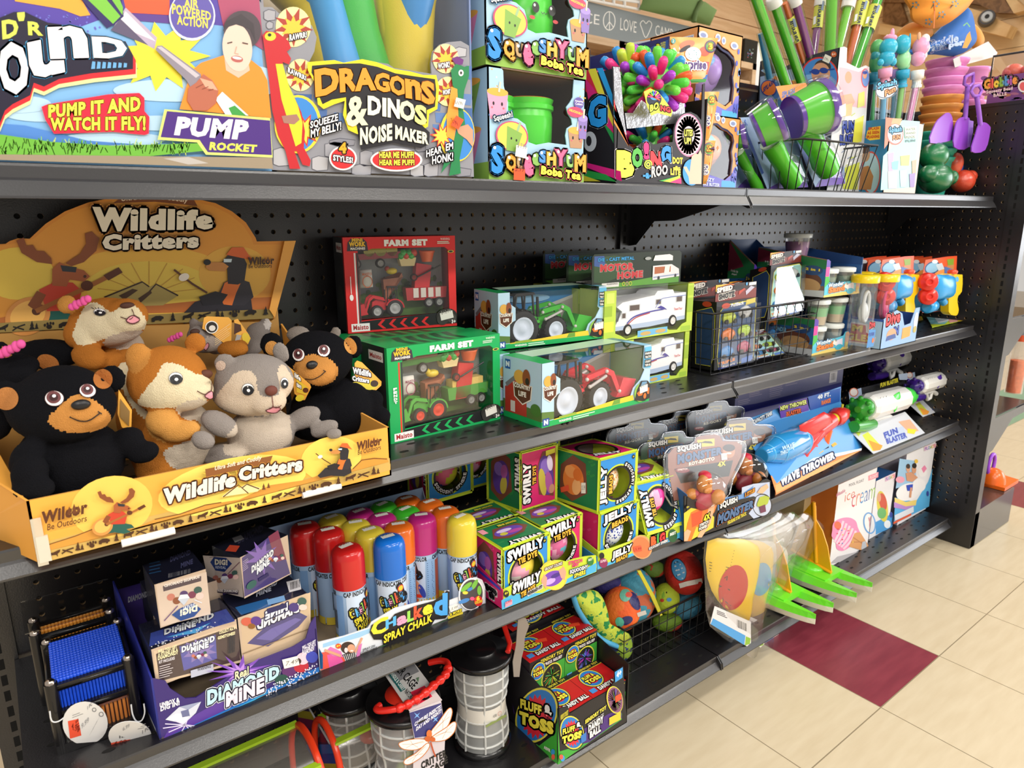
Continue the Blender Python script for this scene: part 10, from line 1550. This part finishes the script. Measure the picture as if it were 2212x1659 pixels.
p=Pr(mb,A,(0,-1,0),'U');p.pg([(415,1240),(420,1635),(560,1530),(430,1540),(420,1400)],'#3fa83a').pg([(415,1635),(875,1310),(876,1265),(700,1400),(560,1500),(430,1540)],'#3fa83a').pg([(540,1500),(600,1380),(780,1270),(870,1240),(876,1300),(640,1475)],'#4a2a7a').text('WORLDS COOLEST',435,1320,490,1280,40,col='#d8ca3a',bq=.05);flogo(p,518,1405,84,122,12,-.35)
p.text('SENSORY TOY',612,1345,765,1235,30,col='#e2d84a',bq=.06).text('STRESS RELIEF',630,1368,745,1285,22,col='#f0eee8',bq=.04).text('DANDY',635,1410,745,1330,56,col='#f2f0ee',out=('#241a30',.12),bq=.07).text('BALL',645,1450,725,1395,52,col='#f2f0ee',out=('#241a30',.12),bq=.07).ell(825,1170,58,100,'#d8d04a',10).ell(828,1170,52,92,'#8a5a7a',10)
for i in range(30):a=i*.21;p.e-=p.STEP;p.ln([(825,1175),(825+46*math.cos(a),1170-80*math.sin(a))],6,random.choice(('#e88a3a','#d8ca3a','#c85a8a','#7a9a4a','#6a5ab8')))
p.pg([(785,1300),(868,1255),(868,1310),(785,1355)],'#d8ca3a').pg([(825,970),(882,935),(880,1010),(828,1045)],'#3a9ae0').text('4+',838,1015,872,990,44,col='#f2f4f6',bq=.06).pg([(828,1145),(872,1120),(872,1165),(830,1190)],'#f0502e').ell(450,1590,16,22,'#3a9ae0').ell(440,1580,14,18,'#e8604a').pg([(580,1430),(620,1400),(620,1460),(585,1485)],'#3a7ac8')
p=Pr(mb,A,(-1,0,0),'U');p.pg([(412,1400),(415,1632),(110,1420),(150,1400),(280,1500)],'#3fa83a').pg([(412,1240),(415,1632),(340,1570),(400,1400)],'#3fa83a').pg([(90,1200),(140,1420),(230,1480),(120,1400)],'#4a2a7a');flogo(p,262,1280,145,205,-20,.35);p.text('FLUFF',135,1205,285,1262,62,col='#f0e24a',out=('#17151a',.12),bq=.05)if 0 else None
p.ell(380,1545,14,22,'#3a9ae0').ell(382,1580,13,20,'#e8604a').text('ARMR',315,1520,362,1548,24,col='#e8f0e4',bq=.05);mb.bld('carton',t)
w=(E.x-A.x-.3)/2;TU=(['#3aa84a','#d8a04a','#5ac06a','#b8c83a'],['#b03ab8','#5a6ae0','#8a4ad0','#4a9ae0'],['#c85a8a','#e0783a'],['#4a8ae0','#d8ca3a'])
z1=A.z+.1;hb=onY('U',505,1250,A.y+.2).z-z1
for i in range(2):dandy(Bx(V((A.x+.12+i*(w+.03),A.y+.14,z1)),V((A.x+.12+i*(w+.03)+w,A.y+.14,z1)),hb,3.1),'fuzzy ball carton in the front row of the display, '+('nearer' if i==0 else 'farther')+' one, red top',TU[2+i])
for i in range(2):dandy(Bx(V((A.x+.12+i*(w+.03),A.y+3.3,z1+2.6)),V((A.x+.12+i*(w+.03)+w,A.y+3.3,z1+2.6)),hb,3.1),'fuzzy ball carton in the raised back row, '+('green tufts' if i==0 else 'purple and blue tufts')+' in its window',TU[i],True)
dandy(Bx(V((A.x+1.2,A.y+6.8,z1+2.9)),V((A.x+1.2+w*1.6,A.y+6.8,z1+2.9)),hb,2.6),'fuzzy ball carton lying behind the display under the shelf above',TU[1],True)
bl=onS(4,'U',893,1010);rc=onY('U',893,670,bl.y);rr=onY('U',1596,330,bl.y);lb=onX('U',690,725,rc.x);basket([rc,rr,V((rr.x,-3,rr.z)),V((rc.x,-3,rc.z))],shz(4,0)+.1,rc.z-bl.z,.97,'wire_basket','black wire basket on the bottom shelf holding netted soft balls',12,4,5)
def net(m1,m2,s=26):
 k=('net',m1,m2)
 if k in MATS:return MATS[k]
 m=M(m1,.6,.3,.9,160).copy();nt=m.node_tree;tc=nt.nodes.new('ShaderNodeTexCoord');v=nt.nodes.new('ShaderNodeTexNoise');v.inputs['Scale'].default_value=s;r=nt.nodes.new('ShaderNodeValToRGB');r.color_ramp.interpolation='CONSTANT';r.color_ramp.elements[0].color=lin(m1);r.color_ramp.elements[1].color=lin(m2);r.color_ramp.elements[1].position=.55;nt.links.new(tc.outputs['Object'],v.inputs['Vector']);nt.links.new(v.outputs['Fac'],r.inputs[0]);nt.links.new(r.outputs[0],nt.nodes['Principled BSDF'].inputs['Base Color']);MATS[k]=m;return m
def ball(x,y,rx,ry,Y,m1,m2,label,deco=None,rot=0):
 P_=onY('U',x,y,Y);k=CR['U'][2]*(P_-CAM).dot(CF_)/FPX;mb=MB();R0=Matrix.Rotation(math.radians(rot),3,CF_)@Matrix((CR_,CF_,CU_)).transposed();mb.ell(P_,(rx*k,min(rx,ry)*k*.9,ry*k),net(m1,m2),24,16,R0);t=tg('soft_ball',label,'toy ball',P_-V((0,0,ry*k)),'netted soft balls');bv=BVHTree.FromPolygons(mb.v,mb.f);mb.bld('ball',t)
 if deco:d=MB();p=Pr(d,P_,(0,-1,0),'U',bvh=bv);p.last=P_-CF_*ry*k;p.e=.02;deco(p);d.bld('print',t)
def dfoot(p):p.ell(1285,235,52,85,'#1a2a3a',18,rings=3).ell(1285,235,47,78,'#4a9ad0',18,rings=3);[p.ln(l,9,'#d8dce0')for l in([(1262,180),(1285,235),(1312,300)],[(1255,212),(1300,196)],[(1262,242),(1312,222)],[(1275,275),(1325,252)])];p.ln([(1290,350),(1340,335),(1400,322),(1450,312)],34,'#dcd8d4')
ball(960,420,160,200,-6.6,'#4a9ab4','#c86a4a','large teal soft ball behind the orange one');ball(870,515,140,158,-8.1,'#e8622e','#e8722e','orange netted soft ball with dark and teal print',lambda p:(p.ell(965,460,34,70,'#2a2a66',25,rings=3).ell(905,600,50,30,'#2a2a60',20,rings=3).ell(900,420,40,45,'#6ab09a',rings=3).ell(925,415,24,20,'#d85a4a',rings=2).ell(860,610,30,36,'#5ab8a0',20,rings=3).ln([(985,560),(1050,540)],30,'#d8d4cc')))
ball(760,330,110,80,-6,'#2f2a66','#c8503a','purple and orange soft ball high at the near end of the basket');ball(1195,440,95,110,-7.2,'#b8cc3a','#8ab83a','lime green soft ball with small motifs',lambda p:(p.ell(1165,455,14,12,'#c8402a').ell(1215,450,18,14,'#4a9ad0').ln([(1120,385),(1200,400)],10,'#1a1a20')))
ball(1110,230,80,60,-5.6,'#6a8a3a','#b8402a','mixed colour soft ball under the shelf above');ball(1320,255,138,160,-7.8,'#b8281f','#c8342a','red netted football with a blue laced oval',dfoot,-20);ball(1300,480,150,110,-6.6,'#4a8aa8','#2f6a88','blue soft ball under the red football');ball(1200,610,110,70,-7,'#6a8a2a','#a8342a','green and red soft ball low in the basket')
t=tg('floating_mat','curled lime patterned swim toy with blue edge at the basket end','swim toy',onY('U',800,700,-8.6));mb=MB();pil(mb,[onY('U',x,y,-8.4)for x,y in smp([(530,420),(600,385),(700,390),(740,480),(760,590),(830,670),(920,690),(910,760),(820,770),(720,720),(620,600),(560,500)],3)],.8,net('#c3d24a','#2a8a4a',60));mb.bld('mat',t);mb=MB();mb.tube([onY('U',x,y,-8.9)for x,y in smo([(525,420),(560,520),(640,640),(730,735),(840,785)])],.22,M('#4aa0cc',.5),8);mb.bld('edge_piping',t)
mb=MB();pil(mb,[onY('U',x,y,-8)for x,y in smp([(740,740),(900,690),(945,740),(935,830),(880,890),(830,850)],3)],.6,net('#8fae3a','#2a3a6a',60));tag(mb.bld('soft_toy'),'green and navy netted soft toy standing at the basket corner','toy');mb=MB();mb.extr([onY('U',x,y,-8.8)for x,y in((985,240),(1010,240),(1110,420),(1168,560),(1150,570),(1080,420))],(0,.1,0),C('#d8d03a'));tag(mb.bld('header_card'),'yellow folded card edge between the orange and lime soft balls','card')
def bag(dx,Y,label,main,disc_,lbl,dy=0):
 g=lambda L,d=0:[onY('V',x+dx,y+dy,Y+d)for x,y in L];t=tg('bagged_inflatable',label,'bagged toy',g([(450,1200)])[0],'clear bags of folded inflatables');mb=MB();pts=smp([(200,370),(400,350),(530,352),(625,395),(668,455),(650,680),(600,890),(570,1080),(430,1030),(290,900),(200,700)],2)
 pil(mb,g(pts),.5,M(main,.3,.5),back=.6);bv=BVHTree.FromPolygons(mb.v,mb.f);mb.bld('folded_vinyl',t);mb=MB();p=Pr(mb,g([(450,700)])[0],(0,-1,0),'V',bvh=bv);p.e=.02;p.c='V';o=lambda x,y:(x+dx,y+dy)
 if disc_:p.ell(*o(430,785),128,205,'#b81a1e',-12,rings=4);p.pg([o(335,620),o(385,640),o(435,720),o(432,815),o(345,760)],'#d8d4d2');p.pg([o(300,760),o(400,800),o(410,950),o(340,900)],'#3a2a2a');p.ln([o(350,700),o(375,680),o(370,720)],10,'#1c1a1c')
 else:p.ell(*o(560,700),90,150,'#3a9ad0',-10,rings=3)
 for i in range(10 if disc_ else 0):p.e=.02;p.ln([o(215,400+26*i),o(440-6*i,455+26*i)],6,'#5a4a1a')
 mb.bld('print',t);mb=MB();L4=g([(265,950),(588,1090),(590,1280),(555,1312),(225,1110)],-.75);mb.extr(L4,(0,.03,0),C(lbl));p=Pr(mb,L4[0],(0,-1,0),'V');p.pg([o(250,1060),o(540,1215),o(530,1300),o(228,1112)],'#4a9ad8').pg([o(545,1222),o(588,1240),o(580,1290),o(535,1305)],'#8ab83a').bars(*o(465,1140),*o(550,1178),70,'#4a4a50',10,.0).lines(*o(285,990),*o(380,1030),14,3,6,'#5a5a60');mb.bld('label_card',t)
 mb=MB();pil(mb,g(smp([(180,330),(420,250),(620,180),(810,95),(880,120),(990,210),(930,300),(880,380),(800,700),(740,900),(640,1180),(615,1420),(480,1320),(220,1130),(180,800)],2),-.1),1.0,CLEAR(gloss=.07,rough=.1,dn=.015));mb.bld('clear_bag',t)
bag(250,-9.6,'bagged inflatable nearest the sailboats, mostly clear film','#d8d4c8',False,'#e6e4e0',20);bag(120,-10.6,'bagged inflatable in the middle, yellow and blue','#e0b83a',False,'#e6e4e0',10);bag(0,-12.0,'yellow and red bagged inflatable in front with white and blue label','#e2bc1e',True,'#dcdadc')
def boat(ox,oy,label):
 t=tg('toy_sailboat',label,'toy boat',(21+ox,-11.5+oy,shz(4,20)),'green toy sailboats');z=shz(4,20+ox)+.75;gm=M('#6ad82c',.22,.55);wm=M('#dcd9c8',.35)
 for x in(19.6,22.8):
  for nm,z0,z1,m,sc in(('hull_top',0,.75,gm,1),('hull_base',-.7,0,wm,.86)):
   mb=MB();vs=[];N=12
   for k in range(N+1):
    f=k/N;y=-7.6-8.2*f;wd=.95*(min(1,1.5*(1-f))**.6)*(.85+.15*min(1,f*5))+.03;lift=.25*f**3
    top,bot=(wd*.55,wd)if z1>.3 else(wd*.98,wd*.75)
    zt,zb_=(z+z1*(1-.35*f)+lift,z+lift)if z1>.3 else(z+lift,z+z0*(1-.2*f)+lift)
    vs+=[V((x+ox-bot,y+oy,zb_)),V((x+ox+bot,y+oy,zb_)),V((x+ox+top,y+oy,zt)),V((x+ox-top,y+oy,zt))]
   mb.add(vs,[(4*k+i,4*k+(i+1)%4,4*k+4+(i+1)%4,4*k+4+i)for k in range(N)for i in range(4)]+[(0,1,2,3),tuple(4*N+i for i in range(4))],m,False);mb.bld(nm,t)
 mb=MB();mb.aabb(19.4+ox,23+ox,-12.6+oy,-7.4+oy,z+.2,z+.75,gm);pil(mb,[V((21.2+ox+1.3*math.cos(a),-9.6+oy+1.9*math.sin(a),z+.75))for a in[2*math.pi*i/20 for i in range(20)]],.5,gm,(0,0,1));mb.bld('deck',t)
 sm=M('#eda512',.3,.5);mb=MB();sl=[(1150,18),(1168,60),(1172,180),(1230,280),(1275,420),(1312,650),(1190,600),(1060,500),(950,440),(985,330),(1060,110),(1128,30)];mb.extr([onX('V',x,y,21.2)+V((ox,oy,0))for x,y in sl],(.14,0,0),sm);mb.bld('sail',t);mb=MB();mb.tube([onX('V',1152,20,21.2)+V((ox,oy,0)),onX('V',1175,560,21.2)+V((ox,oy,0))],.2,sm,8);mb.tube([onX('V',950,445,21.2)+V((ox,oy,0)),onX('V',1310,655,21.2)+V((ox,oy,0))],.18,sm,8);mb.bld('mast',t)
boat(0,0,'green and white toy sailboat with orange sail in full view');boat(-6.9,.4,'green and white toy sailboat half hidden by the clear bags')
a=onS(4,'W',460,1190);Y=a.y;xr=onY('W',920,310,Y).x-.8;h=onY('W',495,470,Y).z-a.z;dp=3.2;t=tg('toy_box','white pool float carton with a pink ice cream cone, orange flank','toy box',a);mb=MB();mb.box(a,(xr-a.x,0,0),(0,dp,0),(0,0,h),{'F':C('#e9e6e8'),'L':C('#c06a2e'),'T':C('#d8a0a4'),'*':C('#d8d4d6')});p=Pr(mb,a,(0,-1,0),'W')
p.text('ice',600,600,690,560,85,col='#d05a3a',bq=-.01,lean=.1).text('cream',660,655,870,560,110,95,col='#3a6ac0',bq=-.01,lean=.1,cols=['#c83a5a','#d86a3a','#3a8ac8','#2a5aa8','#8aba4a']).text('inflatable',525,555,605,510,34,col='#c86a8a',lean=.1).text('POOL FLOAT',640,465,775,415,26,col='#8a8a90').pg([(815,365),(905,330),(903,378),(815,410)],'#ef8fa0').text('FLOAT',828,395,893,372,26,col='#f6e0e4').ring(825,790,50,92,12,'#5a9ad8',8).text('Y',815,830,838,820,90,col='#c87a8a')
p.pg(smp([(490,860),(500,790),(560,750),(640,740),(700,770),(720,830),(740,890),(700,960),(640,1010),(580,1040),(530,1020),(520,960),(485,910)],3),'#f08ab8')
for i in range(5):p.ln(smo([(510+20*i,960+16*i),(560+25*i,860+22*i),(590+28*i,770+22*i)]),20,'#f8c8dc')
p.ell(540,810,30,36,'#f0664a',20).pg([(690,880),(740,870),(815,990),(820,1030),(790,1048),(740,1030),(640,1000)],'#d69a62').ln([(660,960),(770,960)],8,'#b87a48').ln([(680,920),(800,1000)],8,'#b87a48').pg([(760,960),(790,950),(800,1000),(770,1040),(750,1020)],'#b8bcc4').pg([(480,1150),(540,1090),(740,1040),(700,1080),(560,1140)],'#b8b4b8')
for i in range(14):p.ell(random.uniform(520,690),random.uniform(790,980),6,6,random.choice(('#4a8ad0','#e8d04a','#d83a5a')),seg=6)
mb.bld('carton',t)
def fbox(x0,x1,Y,ztop,label,deco,top='#2f5f9a'):
 z=shz(4,x0);t=tg('toy_box',label,'toy box',(x0,Y,z));mb=MB();mb.aabb(x0,x1,Y,Y+3,z,ztop,{'F':C('#e4e4ea'),'T':C(top),'L':C('#a9a4b4'),'*':C('#5a7ab0')});p=Pr(mb,(x0,Y,z),(0,-1,0),'W');deco(p);mb.bld('carton',t)
Y2=-9.3;fbox(onS(4,'W',800,930).x,onY('W',1060,330,Y2).x,Y2,onY('W',1060,330,Y2).z,'white and blue pool float carton between the cone carton and the rider carton',lambda p:(p.pg([(880,780),(960,740),(1035,700),(1030,825),(880,895)],'#4a9ad8').ell(940,640,48,140,'#d8ca4a',8).ell(945,600,34,80,'#c8503a',10).ell(935,700,40,50,'#6ab06a').ell(910,560,18,40,'#d8a080').ell(985,800,30,36,'#e8eef4').ell(1018,715,14,26,'#3a4aa0').pg([(965,375),(1058,335),(1055,385),(965,420)],'#e8c8d8').text('FLOATS',970,412,1052,378,30,col='#8a6ab0',cols=['#8a5ab0','#4a8ac8','#5ab06a','#d8b83a','#d85a6a'],bq=.05)))
Y3=-9.5;fbox(onS(4,'W',1042,800).x,onY('W',1425,75,Y3).x-.3,Y3,onY('W',1095,200,Y3).z,'large pool float carton showing two riders on a white unicorn float',lambda p:(p.pg([(1095,210),(1230,230),(1250,420),(1060,480)],'#9ac4e6').pg([(1060,560),(1240,600),(1350,420),(1390,300),(1360,640),(1040,795)],'#5ab0e4').ell(1170,510,110,75,'#ecebee',20).ell(1270,450,60,60,'#ecebee',30).ell(1300,330,40,44,'#ecebee').pg([(1290,300),(1320,270),(1340,300),(1310,340)],'#e88ab0').ell(1100,400,40,30,'#e8a0b8').pg([(1050,560),(1150,600),(1250,580),(1240,630),(1150,650),(1050,620)],'#e8d07a').pg([(1045,600),(1150,640),(1235,630),(1150,670),(1045,650)],'#b88ad0').ell(1172,300,18,34,'#d8a080').ell(1172,280,18,22,'#3a2a24').ell(1225,310,20,36,'#d09878').ell(1228,275,20,24,'#241c1c').pg([(1150,340),(1200,330),(1260,380),(1210,420),(1160,410)],'#d09878').pg([(1155,450),(1215,440),(1210,500),(1165,500)],'#2f4ab8').ln([(1200,470),(1190,560)],18,'#d09878').ell(1245,235,16,18,'#e8c04a').pg([(1315,100),(1425,70),(1420,110),(1315,145)],'#e8d0dc').text('FLOATS',1322,140,1418,108,30,col='#8a6ab0',cols=['#8a5ab0','#4a8ac8','#5ab06a','#d8b83a','#d85a6a'],bq=.05).ell(1348,525,10,24,'#3a4aa0').pg([(1050,720),(1220,640),(1222,690),(1052,770)],'#dfe4ee').pg([(1040,780),(1200,700),(1200,720),(1040,800)],'#e0603a')),'#c8ccd8')
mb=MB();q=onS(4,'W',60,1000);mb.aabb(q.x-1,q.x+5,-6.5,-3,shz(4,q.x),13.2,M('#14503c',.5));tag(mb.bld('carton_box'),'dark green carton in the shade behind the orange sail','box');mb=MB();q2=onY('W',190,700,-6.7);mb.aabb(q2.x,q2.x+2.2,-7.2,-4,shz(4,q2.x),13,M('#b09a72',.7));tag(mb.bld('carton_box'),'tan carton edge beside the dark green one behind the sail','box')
c=onZ('W',1990,430,5.25);t=tg('sand_toy','orange sand scoop with purple handle on the end unit base','sand toy',c);mb=MB();mb.extr([c+V(q)for q in((-3,-1.6,0),(2.2,-1.6,0),(2.8,1.6,0),(-3,2,0))],(0,0,.5),PL('#ee6a1e'));pil(mb,[c+V((-1.6+1.6*math.cos(a),.4+1.6*math.sin(a),.5))for a in[2*math.pi*i/16 for i in range(16)]],2.0,PL('#ee6a1e'),(0,0,1));mb.bld('scoop',t);mb=MB();mb.tube([c+V((-1.8+1.1*math.cos(a),.8,3+1.5*math.sin(a)))for a in[2*math.pi*i/16 for i in range(16)]],.25,PL('#9a4ad8'),8,closed=True);mb.bld('ring_handle',t)
c=onZ('X',2188,848,17.68);t=tg('candy_tube','clear tube of orange sweets with grey lid on the end unit shelf','candy tube',c);mb=MB();mb.lt(c,(0,0,1),[(0,1.1),(7.5,1.1)],CLEAR('#f4e8dc',.1,dn=.1),20);mb.bld('clear_tube',t);mb=MB();mb.lt(c+V((0,0,.1)),(0,0,1),[(0,.9),(4.6,.95)],M('#e0642e',.5,.4,.6,80,0,0,.5),14);mb.bld('sweets',t);mb=MB();mb.lt(c+V((0,0,7.5)),(0,0,1),[(0,1.15),(.9,1.15),(.9,.9),(1.7,.8),(1.7,0)],[PL('#e8603a'),M('#8a8a8c'),M('#8a8a8c'),M('#8a8a8c')],18);mb.bld('lid',t)
